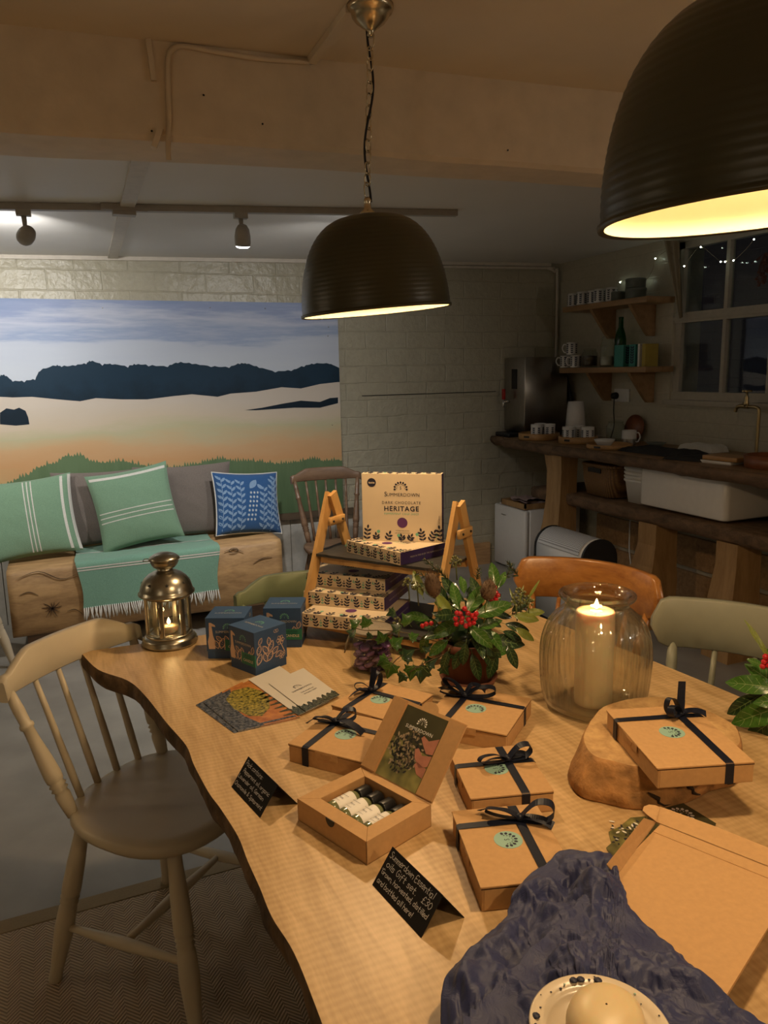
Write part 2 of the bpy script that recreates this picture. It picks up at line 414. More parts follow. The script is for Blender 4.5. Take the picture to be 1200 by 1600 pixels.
g = MB().box(XR+0.045, XR+0.049, WY0+0.03, WY1-0.03, WZ0+0.03, WZ1-0.03, 'window_glass').build('pane', w); g['kind'] = 'structure'
# inner rough plaster reveal
m = MB(); m.box(XR-0.02, XR+0.03, WY0, WY1+0.04, WZ0-0.03, WZ0, 'window_paint'); struct('trim_10', m)
# yard wall outside the window
brickmat('yard_brick', (0.16, 0.11, 0.08), 1, tall_axis='yz'); m = MB().box(5.0, 5.2, -0.5, 7.5, -0.05, 4.0, 'yard_brick')
tag(m.build('yard_wall'), 'dark brick wall of the yard seen through the window', 'wall', kind='structure')
# rug with herringbone weave
mr, nt, b = _new('herringbone'); MATS['herringbone'] = mr
t = nt.nodes.new('ShaderNodeTexCoord'); sp = nt.nodes.new('ShaderNodeSeparateXYZ'); nt.links.new(t.outputs['Object'], sp.inputs[0])
def mth(op, a, bb=None, c=None):
    n = nt.nodes.new('ShaderNodeMath'); n.operation = op
    for i, v in enumerate((a, bb, c)):
        if v is None: continue
        if isinstance(v, (int, float)): n.inputs[i].default_value = v
        else: nt.links.new(v, n.inputs[i])
    return n.outputs[0]
zig = mth('PINGPONG', sp.outputs[0], 0.028)
ln = mth('FRACT', mth('DIVIDE', mth('ADD', sp.outputs[1], mth('MULTIPLY', zig, 1.1)), 0.0115))
tri = mth('ABSOLUTE', mth('SUBTRACT', ln, 0.5))
ns = _n(nt, 'ShaderNodeTexNoise', Scale=9.0, Detail=4.0); nt.links.new(t.outputs['Object'], ns.inputs[0])
fac = mth('ADD', mth('MULTIPLY', tri, 1.5), mth('MULTIPLY', ns.outputs[0], 0.3))
nt.links.new(_ramp(nt, fac, [(0.15, (0.20, 0.15, 0.10)), (0.75, (0.52, 0.41, 0.29))]), b.inputs['Base Color'])
b.inputs['Roughness'].default_value = 0.95; _bump(nt, b, fac, 0.8, 0.004)
plain('rug_border', (0.26, 0.20, 0.12), 0.9, bump=0.4, nscale=200)
# rug border: far edge runs from photo (0,1445) to (370,1345)
a, b2 = onz(0, 1440, 0.008), onz(366, 1340, 0.008)
ang = math.atan2(b2.y-a.y, b2.x-a.x)
r = thing('rug', 'flat woven herringbone rug with a plain border under the table', 'rug', (a.x, a.y, 0), ang)
m = MB(); m.bbox(-1.2, 2.6, -2.9, -0.055, 0.0, 0.009, 'herringbone', r=0.004); m.build('woven_field', r)
m = MB(); m.bbox(-1.2, 2.6, -0.055, 0.0, 0.0, 0.011, 'rug_border', r=0.004); m.build('border', r)

# ---------------------------------------------------------------- mural
def wallpt(px, py, off=0.0):
    p = ony(px, py, YB-0.03-off); return (p.x, p.z)
def painted(name, stops, axis_scale=(1, 1, 6), dist=0.12, ns=3.0, rough=0.6, z0=0.45, z1=1.9):
    m, nt, b = _new(name); MATS[name] = m
    t = nt.nodes.new('ShaderNodeTexCoord'); s = nt.nodes.new('ShaderNodeSeparateXYZ'); nt.links.new(t.outputs['Object'], s.inputs[0])
    mp = nt.nodes.new('ShaderNodeMapping'); mp.inputs['Scale'].default_value = axis_scale; nt.links.new(t.outputs['Object'], mp.inputs[0])
    n = _n(nt, 'ShaderNodeTexNoise', Scale=ns, Detail=6.0, Roughness=0.6); nt.links.new(mp.outputs[0], n.inputs[0])
    def mt(op, a, bb):
        k = nt.nodes.new('ShaderNodeMath'); k.operation = op
        for i, v in enumerate((a, bb)):
            if isinstance(v, (int, float)): k.inputs[i].default_value = v
            else: nt.links.new(v, k.inputs[i])
        return k.outputs[0]
    zz = mt('DIVIDE', mt('SUBTRACT', s.outputs[2], z0), z1-z0)
    f = mt('ADD', zz, mt('MULTIPLY', mt('SUBTRACT', n.outputs[0], 0.5), dist))
    nt.links.new(_ramp(nt, f, stops), b.inputs['Base Color']); b.inputs['Roughness'].default_value = rough; b.inputs['Specular IOR Level'].default_value = 0.2
    return m
painted('mural_sky', [(0.0, (0.50, 0.55, 0.64)), (0.42, (0.46, 0.51, 0.62)), (0.55, (0.29, 0.36, 0.53)), (0.72, (0.46, 0.50, 0.62)), (0.86, (0.28, 0.34, 0.52)), (1.0, (0.23, 0.30, 0.48))], (0.6, 1, 5), 0.9, 2.2, z0=1.45, z1=1.9)
painted('mural_hill', [(0.2, (0.005, 0.015, 0.028)), (0.8, (0.010, 0.031, 0.058))], (1, 1, 1), 1.2, 8.0, z0=1.2, z1=1.5)
painted('mural_field', [(0.0, (0.085, 0.14, 0.07)), (0.14, (0.13, 0.19, 0.10)), (0.20, (0.46, 0.36, 0.18)), (0.34, (0.54, 0.31, 0.15)), (0.52, (0.55, 0.36, 0.20)), (0.68, (0.46, 0.43, 0.28)), (0.80, (0.54, 0.46, 0.36)), (1.0, (0.54, 0.48, 0.42))], (0.8, 1, 3), 0.45, 1.7, z0=0.72, z1=1.30)
painted('mural_grass', [(0.0, (0.075, 0.125, 0.06)), (1.0, (0.125, 0.19, 0.10))], (9, 1, 1), 1.6, 2.0, z0=0.45, z1=0.95)
plain('mural_edge', (0.35, 0.33, 0.28), 0.6)
MX0, MX1, MZ0, MZ1 = -0.95, 1.732, 0.50, 1.892
mur = MB(); mur.box(MX0, MX1, YB-0.03, YB-0.001, MZ0, MZ1, 'mural_edge')
MF = Matrix(((1,0,0,0),(0,0,-1,0),(0,1,0,0),(0,0,0,1)))        # (x, z) drawing plane -> wall
def mural_poly(pts, mat, off):
    n = len(pts); vs = [(x, YB-0.03-off, z) for x, z in pts]
    a = sum(pts[i][0]*pts[(i+1) % n][1]-pts[(i+1) % n][0]*pts[i][1] for i in range(n))
    mur.add(vs if a > 0 else vs[::-1], [tuple(range(n))], mat)
mural_poly([(MX0, 1.30), (MX1, 1.30), (MX1, MZ1), (MX0, MZ1)], 'mural_sky', 0.0006)
mural_poly([(MX0, MZ0), (MX1, MZ0), (MX1, 1.34), (MX0, 1.30)], 'mural_field', 0.0010)
hill_top = [(0,588),(8,587),(20,597),(38,597),(55,594),(62,580),(88,572),(96,574),(118,572),(135,569),(141,565),(160,571),(175,570),(200,574),(212,570),(232,572),(262,574),(278,567),(300,569),(330,574),(358,575),(375,569),(385,569),(405,575),(430,582),(455,580),(475,573),(490,569),(515,569),(527,575)]
hill_bot = [(527,597),(500,600),(470,607),(440,605),(400,612),(360,615),(340,620),(300,616),(270,619),(230,624),(190,624),(150,622),(125,627),(90,624),(50,620),(20,621),(0,620)]
ht = [wallpt(*q) for q in hill_top]; hb = [wallpt(*q) for q in hill_bot]
rh = random.Random(3); dt = []
for i in range(len(ht)-1):
    for k in range(5):
        t = k/5; dt.append((ht[i][0]*(1-t)+ht[i+1][0]*t, ht[i][1]*(1-t)+ht[i+1][1]*t + abs(math.sin(t*PI*2))*0.008+rh.uniform(-.002, .002)))
lh = [(MX0, ht[0][1]-0.02), (-0.8, ht[0][1]+.02), (-0.6, ht[0][1]+.05), (-0.42, ht[0][1]+0.03)]
# cream band under the hill (its lower rim follows the far field)
cream = [(MX0, hb[-1][1]-0.0)] + [(x, z+0.01) for x, z in hb[::-1]] + [(MX1, hb[0][1]+.01)]
top_rim = [(MX1, hb[0][1]+0.012)]
cr = [(x, z+0.012) for x, z in hb] 
mural_poly([(MX0, 1.24)]+[(MX0, cr[-1][1])]+cr[::-1]+[(MX1, cr[0][1]), (MX1, 1.24)], 'mural_field', 0.0014)
strip_t = lh + dt + [(MX1, ht[-1][1])]; strip_b = [(MX1, hb[0][1])] + hb + [(MX0, hb[-1][1]-.01)]
mural_poly(strip_t + strip_b, 'mural_hill', 0.0018)
mural_poly([wallpt(*q) for q in ((382,641),(410,637),(440,631),(470,626),(500,628),(515,622),(528,621),(528,630),(500,637),(460,637),(430,639),(400,641))], 'mural_hill', 0.0018)
mural_poly([wallpt(*q) for q in ((0,663),(0,645),(10,638),(22,640),(30,637),(40,642),(44,652),(46,663),(25,665))], 'mural_hill', 0.0018)
# ragged green grass along the bottom
gt = [(0,760),(20,752),(45,740),(62,728),(90,722),(100,712),(128,711),(140,720),(165,723),(190,720),(205,722),(230,728),(270,730),(310,724),(330,718),(350,716),(370,720),(400,720),(430,724),(460,722),(490,716),(505,720),(533,718)]
gp = [wallpt(*q) for q in gt]; gp = [(MX0, gp[0][1]-0.02), (-0.6, gp[0][1]+0.03)] + gp
out = []
for i in range(len(gp)-1):
    k = max(2, int((gp[i+1][0]-gp[i][0])/0.008))
    for j in range(k):
        t = j/k; out.append((gp[i][0]*(1-t)+gp[i+1][0]*t, gp[i][1]*(1-t)+gp[i+1][1]*t + (rh.uniform(0.0, 0.026) if j % 2 else rh.uniform(-0.010, 0.0))))
mural_poly([(MX0, MZ0)] + out + [(MX1, out[-1][1]), (MX1, MZ0)], 'mural_grass', 0.0022)
for px, py in ((160, 481), (328, 481), (414, 482), (513, 511), (512, 525), (519, 664)):
    x, z = wallpt(px, py); mur.ball((x, YB-0.033, z), 0.004, 'chrome', seg=6)
tag(mur.build('mural'), 'large painted landscape mural of dark wooded hills above golden fields and green grass', 'painting')
m = MB(); m.box(0.9, 1.80, YB-0.05, YB-0.03, 0.485, 0.53, 'dark_rail' if 'dark_rail' in MATS else wood('dark_rail', (0.10, 0.07, 0.045), (0.05, 0.035, 0.02)))
struct('trim_11', m)
# ---------------------------------------------------------------- table slab
wood('table_top', (0.64, 0.43, 0.215), (0.38, 0.235, 0.095), (14, 1.6, 6), 2.4, 0.42, bump=0.12, saw=('Y', 26.0, 0.10))
mtt = MATS['table_top']
plain('bark', (0.13, 0.075, 0.035), 0.8, var=0.75, nscale=18, bump=0.9, bdist=0.012)
plain('paint_cream', (0.58, 0.50, 0.37), 0.38, var=0.05, bump=0.06, nscale=12)
TZ = 0.75
left = [onz(*q, TZ) for q in [(126,1019),(153,1046),(199,1063),(226,1086),(261,1130),(291,1165),(303,1195),(326,1238),(345,1264),(372,1307),(387,1345),(406,1387),(425,1433),(460,1490),(500,1590)]]
left = [(p.x, p.y) for p in left] + [(0.20, 0.5), (0.23, 0.3), (0.24, 0.1), (0.20, -0.2), (0.22, -0.5)]
right = [(1.17, 2.03), (1.195, 1.93), (1.21, 1.80), (1.239, 1.576), (1.262, 1.383), (1.28, 1.2), (1.289, 1.067), (1.30, 0.8), (1.29, 0.5), (1.31, 0.2), (1.29, -0.1), (1.30, -0.5)]
Ls = [(p.x, p.y) for p in cat([(x, y, 0) for x, y in left], 5)]
Rs = [(p.x, p.y) for p in cat([(x, y, 0) for x, y in right], 5)]
far = [(Ls[0][0]+(Rs[0][0]-Ls[0][0])*k/8, Ls[0][1]+(Rs[0][1]-Ls[0][1])*k/8) for k in range(1, 8)]
near = [(Rs[-1][0]+(Ls[-1][0]-Rs[-1][0])*k/6, -0.5) for k in range(1, 6)]
outline = Ls[::-1] + far + Rs + near           # clockwise
cxm, cym = 0.7, 0.8
def off(pt, i, d):
    a, b = outline[i-1], outline[(i+1) % len(outline)]
    tx, ty = b[0]-a[0], b[1]-a[1]; L = math.hypot(tx, ty) or 1
    nx, ny = -ty/L, tx/L
    if nx*(pt[0]-cxm)+ny*(pt[1]-cym)*0.3 < 0: nx, ny = -nx, -ny
    return (pt[0]+nx*d, pt[1]+ny*d)
rings = []
for z, d, w in ((TZ, 0.0, 0), (TZ-0.003, 0.002, .0005), (TZ-0.014, 0.004, .003), (TZ-0.026, 0.004, .004), (TZ-0.036, 0.001, .004), (TZ-0.045, -0.005, .003), (TZ-0.048, -0.012, 0)):
    rings.append([(*off(p, i, d + w*noise2(p[1]*23, p[0]*17+z*25, 4)), z) for i, p in enumerate(outline)])
tbl = thing('dining_table', 'long live-edge pale oak slab table covered with boxes and candles', 'table')
m = MB(); m.loft(rings, 'bark', cap0=False, cap1=True, smooth=True)
m.add([(p[0], p[1], TZ) for p in outline[::-1]], [tuple(range(len(outline)))], 'table_top')
if m.v: pass
m.build('tabletop', tbl)
for yy in (1.45, -0.1):
    m = MB()
    for xx in (0.50, 0.98):
        m = MB(); m.prism([(-0.07, 0), (0.07, 0), (0.055, 0.25), (0.05, 0.45), (0.07, 0.702), (-0.07, 0.702), (-0.05, 0.45), (-0.055, 0.25)], -0.03, 0.03, 'bark', T(xx, yy, 0) @ RX(PI/2)); m.build('leg', tbl)

# ---------------------------------------------------------------- chairs
plain('paint_green', (0.20, 0.235, 0.13), 0.4, var=0.05)
plain('paint_sage', (0.235, 0.235, 0.175), 0.42, var=0.04)
wood('orange_wood', (0.44, 0.19, 0.045), (0.24, 0.085, 0.02), (3, 16, 16), 2.0, 0.28, coat=0.4)
wood('dark_wood', (0.16, 0.095, 0.055), (0.08, 0.045, 0.028), (3, 14, 14), 2.0, 0.4)
LEG = [(0, .013), (.03, .016), (.10, .0155), (.20, .019), (.35, .0235), (.48, .021), (.50, .0175), (.515, .022), (.53, .017), (.545, .0225), (.56, .0175), (.57, .022), (.60, .0225), (.75, .021), (.90, .017), (1, .0165)]
STR = [(0, .008), (.15, .0095), (.42, .0145), (.5, .015), (.58, .0145), (.85, .0095), (1, .008)]
POST = [(0, .0135), (.10, .0165), (.17, .018), (.20, .0145), (.215, .020), (.235, .0155), (.25, .0205), (.27, .0155), (.285, .0195), (.33, .0205), (.45, .0185), (.60, .014), (.70, .0125), (.715, .0165), (.735, .0165), (.75, .0125), (.85, .0135), (1, .011)]
SPN = [(0, .0085), (.25, .0095), (.5, .0085), (.75, .0075), (1, .0065)]
def make_chair(name, label, mat, loc, rz, seat_z=0.45, seatw=0.40, seatd=0.38, crest_w=0.40, crest_lo=0.765, crest_h=0.07, lean=0.07, spindles=4, crest='cottage', bend=0.045, cross=True, group=None, backdx=0.0):
    """local frame: +y is the way the sitter faces, back posts at -y"""
    t = thing(name, label, 'chair', loc, rz, group)
    # seat: D-ended saddle plate
    N = 40; ringo = []
    def out(a, k=1.0):
        c, s_ = math.cos(a), math.sin(a); e = 2.6
        r = 1/((abs(c)**e + abs(s_)**e)**(1/e)); x = r*c*seatw/2*k*(1.0 + 0.05*s_); y = r*s_*seatd/2*k
        return x, y
    m = MB(); rg = []
    for k, z in ((0.90, seat_z-0.036), (0.97, seat_z-0.030), (1.0, seat_z-0.018), (0.995, seat_z-0.006), (0.96, seat_z), (0.80, seat_z-0.003), (0.5, seat_z-0.007), (0.15, seat_z-0.007)):
        rg.append([(*out(2*PI*i/N, k), z) for i in range(N)])
    m.loft(rg, mat); m.build('seat', t)
    # legs
    ends = []
    for sx, sy in ((-1, 1), (1, 1), (-1, -1), (1, -1)):
        top = Vector((sx*seatw*0.33, sy*seatd*0.32, seat_z-0.03)); bot = Vector((sx*seatw*0.47, sy*seatd*0.52, 0.0)); ends.append((bot, top))
        MB().turned(bot, top, LEG, mat, 16).build('leg', t)
    def at(k, tt): return ends[k][0].lerp(ends[k][1], tt)
    a, b_ = at(0, .42), at(2, .36); c_, d_ = at(1, .42), at(3, .36)
    MB().turned(a, b_, STR, mat, 12).build('stretcher', t); MB().turned(c_, d_, STR, mat, 12).build('stretcher', t)
    MB().turned((a+b_)/2, (c_+d_)/2, STR, mat, 12).build('stretcher', t)
    # crest rail on an arc
    R = crest_w/2
    yb = -seatd/2 + 0.035
    def cp(u, z): # u -1..1
        lz = (z-seat_z)/(crest_lo-seat_z)
        return Vector((u*R + backdx*lz, yb - lean*lz - bend*(1-u*u)*min(1, lz), z))
    K = 28; rg = []
    for i in range(K+1):
        u = -1 + 2*i/K
        e = 1 - abs(u)
        if crest == 'cottage':      # ears, shoulders and a raised middle
            lo = 0.0 + (-0.008 if abs(u) > .93 else 0.004); hi = crest_h*(0.58 + 0.42*min(1, max(0, (e-0.16)/0.30))**0.8) + 0.004*(1-u*u)
            if abs(u) > 0.96: hi *= 0.82
        else:                       # rounded slab
            q = min(1, e/0.17); q = math.sqrt(max(0.0, 1-(1-q)**2)); mid = crest_h*0.48
            lo = mid*(1-q)*0.9 + 0.018*0; hi = mid + (crest_h - mid)*(0.25+0.75*q) + 0.0*(1-u*u)
            if e < 0.001: lo, hi = mid-0.012, mid+0.012
        p = cp(u, crest_lo); tg = (cp(min(1, u+.02), crest_lo)-cp(max(-1, u-.02), crest_lo)).normalized(); nrm = Vector((tg.y, -tg.x, 0))*0.0105
        lv = Vector((0, -lean*0.18, 0))
        r = []
        zz = [lo, lo+0.003, (lo+hi)/2, hi-0.004, hi]
        for kk, z in enumerate(zz): r.append(p + nrm*(0.75 if kk in (0, 4) else 1.0) + lv*(z/crest_h) + Vector((0, 0, z)))
        for kk, z in enumerate(zz[::-1]): r.append(p - nrm*(0.75 if kk in (0, 4) else 1.0) + lv*(z/crest_h) + Vector((0, 0, z)))
        rg.append(r)
    MB().loft(rg, mat, smooth=True).build('crest_rail', t)
    for sx in (-1, 1):
        u = 0.90; pt = cp(sx*u, crest_lo+0.010)
        if crest == 'slab': pt = cp(sx*.80, crest_lo+.012)
        pb = Vector((sx*seatw*0.36, yb+0.024, seat_z-0.012)); MB().turned(pb, pt, POST, mat, 16).build('back_post', t)
    for i in range(spindles):
        f = -1 + 2*(i+1)/(spindles+1); pb = Vector((f*seatw*0.38, yb + 0.016 - 0.018*(1-f*f)*2, seat_z-0.012)); pt = cp(f*(0.86 if crest != 'slab' else .8), crest_lo+0.010)
        MB().turned(pb, pt, SPN, mat, 10).build('spindle', t)
    return t
make_chair('dining_chair', 'cream painted spindle-back chair pushed in at the left side of the table', 'paint_cream', (0.160, 1.80, 0), math.radians(-48-90), seatw=0.43, seatd=0.42, crest_w=0.44, crest_lo=0.735, crest_h=0.082, lean=0.085, bend=0.032)
make_chair('dining_chair', 'olive green painted chair at the far end of the table behind the blue boxes', 'paint_green', (0.645, 2.13, 0), math.radians(180-6), crest_w=0.42, crest_lo=0.715, crest_h=0.085, lean=0.05)
make_chair('dining_chair', 'orange varnished wooden chair with broad curved crest behind the candle jar', 'orange_wood', (1.19, 1.70, 0), math.radians(-152-90), crest='slab', crest_w=0.46, crest_lo=0.745, crest_h=0.125, lean=0.05, bend=0.10, spindles=4)
make_chair('dining_chair', 'grey-green painted chair with broad slab crest at the right side of the table', 'paint_sage', (1.235, 1.16, 0), math.radians(-155-90), crest='slab', crest_w=0.46, crest_lo=0.755, crest_h=0.125, lean=0.05, bend=0.08, spindles=3)
make_chair('dining_chair', 'dark brown old wooden chair standing by the mural against the back wall', 'dark_wood', (1.44, 4.20, 0), math.radians(180-4), seat_z=0.45, crest_w=0.44, crest_lo=0.80, crest_h=0.075, spindles=5, bend=0.03, seatd=0.36, lean=0.07)
make_chair('dining_chair', 'white painted chair with one turned leg showing at the left edge beside the log bench', 'paint_cream', (-0.605, 4.16, 0), math.radians(-45), crest_w=0.38)

# ---------------------------------------------------------------- pendants
plain('shade_outer', (0.052, 0.048, 0.026), 0.35, var=0.1, nscale=8)
plain('shade_inner', (0.80, 0.70, 0.47), 0.5, var=0.02)
plain('bulb_glow', (1, .8, .5), 0.4, var=0, emit=(1.0, 0.77, 0.44), es=21.0)
plain('cable_black', (0.012, 0.012, 0.018), 0.7)
def make_pendant(label, rim, tilt=(0.0, 0.0), chain_top=ZT):
    """rim: centre of the rim"""
    t = thing('pendant_lamp', label, 'lamp', rim)
    R, H = 0.178, 0.215
    prof = []
    for i in range(97):
        a = PI/2*i/96; prof.append((max(0.012, R*math.cos(a)**0.62), H*math.sin(a)**1.08))
    TM = RX(tilt[0]) @ RY(tilt[1])
    m = MB()
    m.lathe([(R-.004, -0.001), (R+.003, -0.003), (R+.004, 0.003)] + [(r+0.00035*math.sin(z*620), z+0.004) for r, z in prof], 'shade_outer', TM, 56, False, False)
    for z, rr in ((0.02, 1), (0.035, 1), (0.05, 1)): pass
    m.build('shade', t)
    m = MB(); m.lathe([(R-.004, -0.001)] + [(max(.01, r-0.005), z) for r, z in prof[1:]], 'shade_inner', TM, 56, False, False); m.build('shade_lining', t)
    m = MB(); m.lathe([(0.021, 0.10), (0.023, 0.13), (0.020, 0.17), (0.02, 0.21)], 'nickel', TM, 20); m.build('socket', t)
    b = MB(); b.ball((0, 0, 0.105), 0.034, 'bulb_glow', TM, 16, 1.15); bo = b.build('bulb', t); bo.visible_shadow = True
    m = MB(); top = TM @ Vector((0, 0, H+0.004)); m.lathe([(0.022, 0), (0.016, 0.008), (0.009, 0.014), (0.008, 0.028), (0.0095, 0.032), (0.006, 0.04)], 'nickel', T(*top), 20); m.build('finial', t)
    # chain links
    z0 = top.z + 0.042; zt = chain_top - rim[2] - 0.062
    nl = max(4, int((zt-z0)/0.0240)); st = (zt-z0)/nl
    def link(sz=1.0):
        pts = []
        for i in range(20):
            a = 2*PI*i/20; pts.append((0.0082*sz*math.cos(a), 0, 0.0100*sz*math.sin(a) + (0.0045*sz if math.sin(a) > 0 else -0.0045*sz)))
        return pts
    for i in range(nl):
        c = T(top.x*(1-i/nl), top.y*(1-i/nl), z0 + st*(i+0.5)); MB().tube(link(1.25 if i in (0, nl-1) else 1.0), 0.0017, 'nickel', c @ RZ((i % 2)*PI/2+0.5), 6, closed=True).build('chain_link', t)
    m = MB(); pts = []
    for i in range(40):
        k = i/39; z = top.z+0.03 + (zt+0.02-top.z-0.03)*k; a = k*9
        pts.append((top.x*(1-k)+0.009*math.cos(a), top.y*(1-k)+0.007*math.sin(a), z))
    m.tube(pts, 0.0030, 'cable_black', seg=6); m.build('cable', t)
    # ceiling rose
    zc = chain_top - rim[2]
    m = MB(); m.lathe([(0.005, zc-0.066), (0.009, zc-0.062), (0.007, zc-0.056), (0.012, zc-0.050), (0.022, zc-0.043), (0.034, zc-0.034), (0.042, zc-0.024), (0.044, zc-0.016), (0.050, zc-0.014), (0.053, zc-0.008), (0.053, zc)], 'nickel', seg=36)
    m.build('ceiling_rose', t)
    l = light('pendant_light', 'SPOT', (0, 0, 0), LAMP_W, WARM, 0.034, spot=math.radians(150), blend=0.12)
    l.parent = t; l.location = TM @ Vector((0, 0, 0.052)); l.rotation_euler = (tilt[0], tilt[1], 0)
    return t
LAMPS = [Vector((0.722, 1.765, 1.592)), Vector((0.735, 0.655, 1.615)), Vector((0.74, -0.45, 1.60))]
make_pendant('small-looking olive dome pendant on a chain over the middle of the table', LAMPS[0], (0.0, math.radians(-4.5)))
make_pendant('large olive dome pendant filling the upper right corner over the table', LAMPS[1], (0.0, math.radians(-4.0)))
make_pendant('added unseen olive dome pendant brightening the near end of the table', LAMPS[2])  # unseen third pendant, added to light the near table and chair

# ---------------------------------------------------------------- track spots
plain('track_grey', (0.34, 0.32, 0.29), 0.45)
plain('spot_glow', (1, 1, 1), 0.4, var=0, emit=(0.95, 0.97, 1.0), es=30.0)
def trk(px, py): return onz(px, py, 2.105)
A, B = trk(-60, 325), trk(600, 347); yT = (A.y+B.y)/2
tr = thing('light_track', 'grey ceiling track rail running in front of the mural', 'light')
m = MB(); d = (B-A)/(B.x-A.x)
L0 = A + d*(-1.2-A.x); L1 = A + d*(1.75-A.x)
L0.z = zfar(-1.2)-0.015; L1.z = zfar(1.75)-0.015
m.sweep([L0, L1], [(-0.017, -0.012), (0.017, -0.012), (0.017, 0.014), (-0.017, 0.014)], 'track_grey'); m.build('rail', tr)
def ontrack(px):
    lo, hi = -1.0, 1.6
    for _ in range(30):
        mid = (lo+hi)/2; p = A + d*(mid-A.x); v = p - CAM; x = 600 + F_PX*v.dot(RGT)/v.dot(FWD)
        if x < px: lo = mid
        else: hi = mid
    p = A + d*(lo-A.x); p.z = zfar(p.x)-0.015; return p
c = ontrack(194); m = MB(); m.box(-0.045, 0.045, -0.025, 0.025, -0.028, -0.012, 'track_grey', T(*c)); m.box(-0.09, 0.09, -0.03, -0.019, -0.013, 0.012, 'track_grey', T(*c)); m.build('connector', tr)
def spot(px, label, tgt, power, lit_side):
    c = ontrack(px); t = thing('spotlight', label, 'light', c)
    m = MB(); m.box(-0.028, 0.028, -0.016, 0.016, -0.034, -0.010, 'track_grey'); m.build('adapter', t)
    m = MB(); m.tube([(0, 0, -0.03), (0.002, 0, -0.085)], [0.011, 0.007], 'track_grey', seg=12); m.build('stem', t)
    hc = Vector((0.004, 0.0, -0.105)); dr = (Vector(tgt)-c-hc).normalized()
    q = dr.to_track_quat('Z', 'Y').to_matrix().to_4x4(); q.translation = hc
    m = MB(); m.lathe([(0.004, -0.050), (0.018, -0.045), (0.029, -0.028), (0.034, 0.0), (0.034, 0.028), (0.031, 0.040), (0.0315, 0.030), (0.029, 0.026)], 'track_grey', q, 24, True, False); m.build('head', t)
    m = MB(); m.lathe([(0.0295, 0.030), (0.0295, 0.041), (0.022, 0.047), (0.001, 0.050)], 'spot_glow', q, 24, False, False); m.build('lens', t)
    l = light('spot_light', 'SPOT', (0, 0, 0), power, (1.0, 0.97, 0.92), 0.025, spot=math.radians(125), blend=0.9)
    l.parent = t; l.location = hc + dr*0.054; l.rotation_euler = dr.to_track_quat('-Z', 'Y').to_euler()
    return t
spot(36, 'left track spotlight turned edge-on toward the mural', (-0.45, 4.94, 1.7), SPOT_W*.6, 0)
spot(376, 'lit track spotlight beside the small pendant, its lens glowing', (0.85, 3.9, 0.2), SPOT_W, 0)
spot(560, 'added unseen track spotlight behind the small pendant, brightening the mural', (1.15, 4.94, 1.1), SPOT_W*.35, 0)  # unseen spot added behind the pendant to brighten mural and wall
# unseen spot added beyond the left frame edge to even out the mural light
c = Vector((-1.0, yT, 2.0)); l = light('spot_light', 'SPOT', c, SPOT_W*0.8, (1.0, 0.95, 0.86), 0.025, spot=math.radians(105), blend=0.9); aim(l, (-0.9, 4.9, 1.2))

# ---------------------------------------------------------------- log bench with cushions
wood('oak_beam', (0.42, 0.26, 0.115), (0.20, 0.112, 0.048), (2.5, 9, 9), 2.2, 0.6, bump=0.5)
fab = lambda n, c, s=300: plain(n, c, 0.95, var=0.16, nscale=s, bump=0.5, bdist=0.0015, sheen=0.2)
fab('grey_cloth', (0.155, 0.13, 0.115), 220); fab('green_cloth', (0.16, 0.27, 0.18), 260); fab('throw_green', (0.15, 0.29, 0.22), 260); fab('white_cloth', (0.55, 0.54, 0.50), 260)
fab('blue_cloth', (0.018, 0.075, 0.21), 260); fab('pale_blue_print', (0.17, 0.27, 0.42), 200)
BX0, BX1, BY0, BY1, BZ = -0.335, 1.125, 4.30, 4.82, 0.475
bench = thing('log_bench', 'heavy squared oak log used as a bench below the mural', 'bench', (0, 0, 0))
m = MB(); rg = []
K = 40
for i in range(K+1):
    x = BX0 + (BX1-BX0)*i/K; w = 0.010*noise2(x*5, 1, 3); h = 0.008*noise2(x*4, 7, 1)
    sh = 1 if 0 < i < K else 0.97
    zt = BZ+h+0.012*(x-0.4)
    r = []
    for (yy, zz) in ((BY0+.012, 0.11), (BY0, 0.125), (BY0-0.004, 0.3), (BY0, zt-0.022), (BY0+0.022, zt), ((BY0+BY1)/2, zt+.002), (BY1-.02, zt), (BY1, zt-.02), (BY1, 0.12)):
        r.append((x, yy + w*(1 if yy < 4.5 else 0), zz))
    rg.append(r)
m.loft(rg, 'oak_beam', smooth=True)
# heart cracks and knots on the front face: thin dark splits with real depth in front of the face
plain('crack_dark', (0.03, 0.016, 0.008), 0.9)
def facept(px, py):
    p = ony(px, py, BY0-0.006); return Vector((p.x, BY0 - 0.004 + 0.010*noise2(p.x*5, 1, 3) - 0.003, p.z))
c = facept(82, 951)
for k in range(11):
    a = 2*PI*k/11 + rh.uniform(-.2, .2); L = rh.uniform(0.03, 0.06)
    m.sweep([c, c+Vector((math.cos(a)*L*.5, 0, math.sin(a)*L*.5)), c+Vector((math.cos(a+.1)*L, 0, math.sin(a+.1)*L))], [(-0.0018, -0.0018), (0.0018, -0.0018), (0.0018, 0.0018), (-0.0018, 0.0018)], 'crack_dark', up=(0, -1, 0), scales=[(1.3, 1), (.8, 1), (.1, 1)])
for pts in ([(25,905),(60,893),(95,905),(118,898)], [(350,862),(365,858),(380,862)], [(395,880),(410,872),(425,870)], [(30,930),(45,925),(60,930)], [(105,955),(118,952),(130,960)]):
    pp = cat([facept(*q) for q in pts], 4)
    m.sweep(pp, [(-0.0014, -0.0015), (0.0014, -0.0015), (0.0014, 0.0015), (-0.0014, 0.0015)], 'crack_dark', up=(0, -1, 0), scales=[(max(.1, math.sin(PI*i/(len(pp)-1))), 1) for i in range(len(pp))])
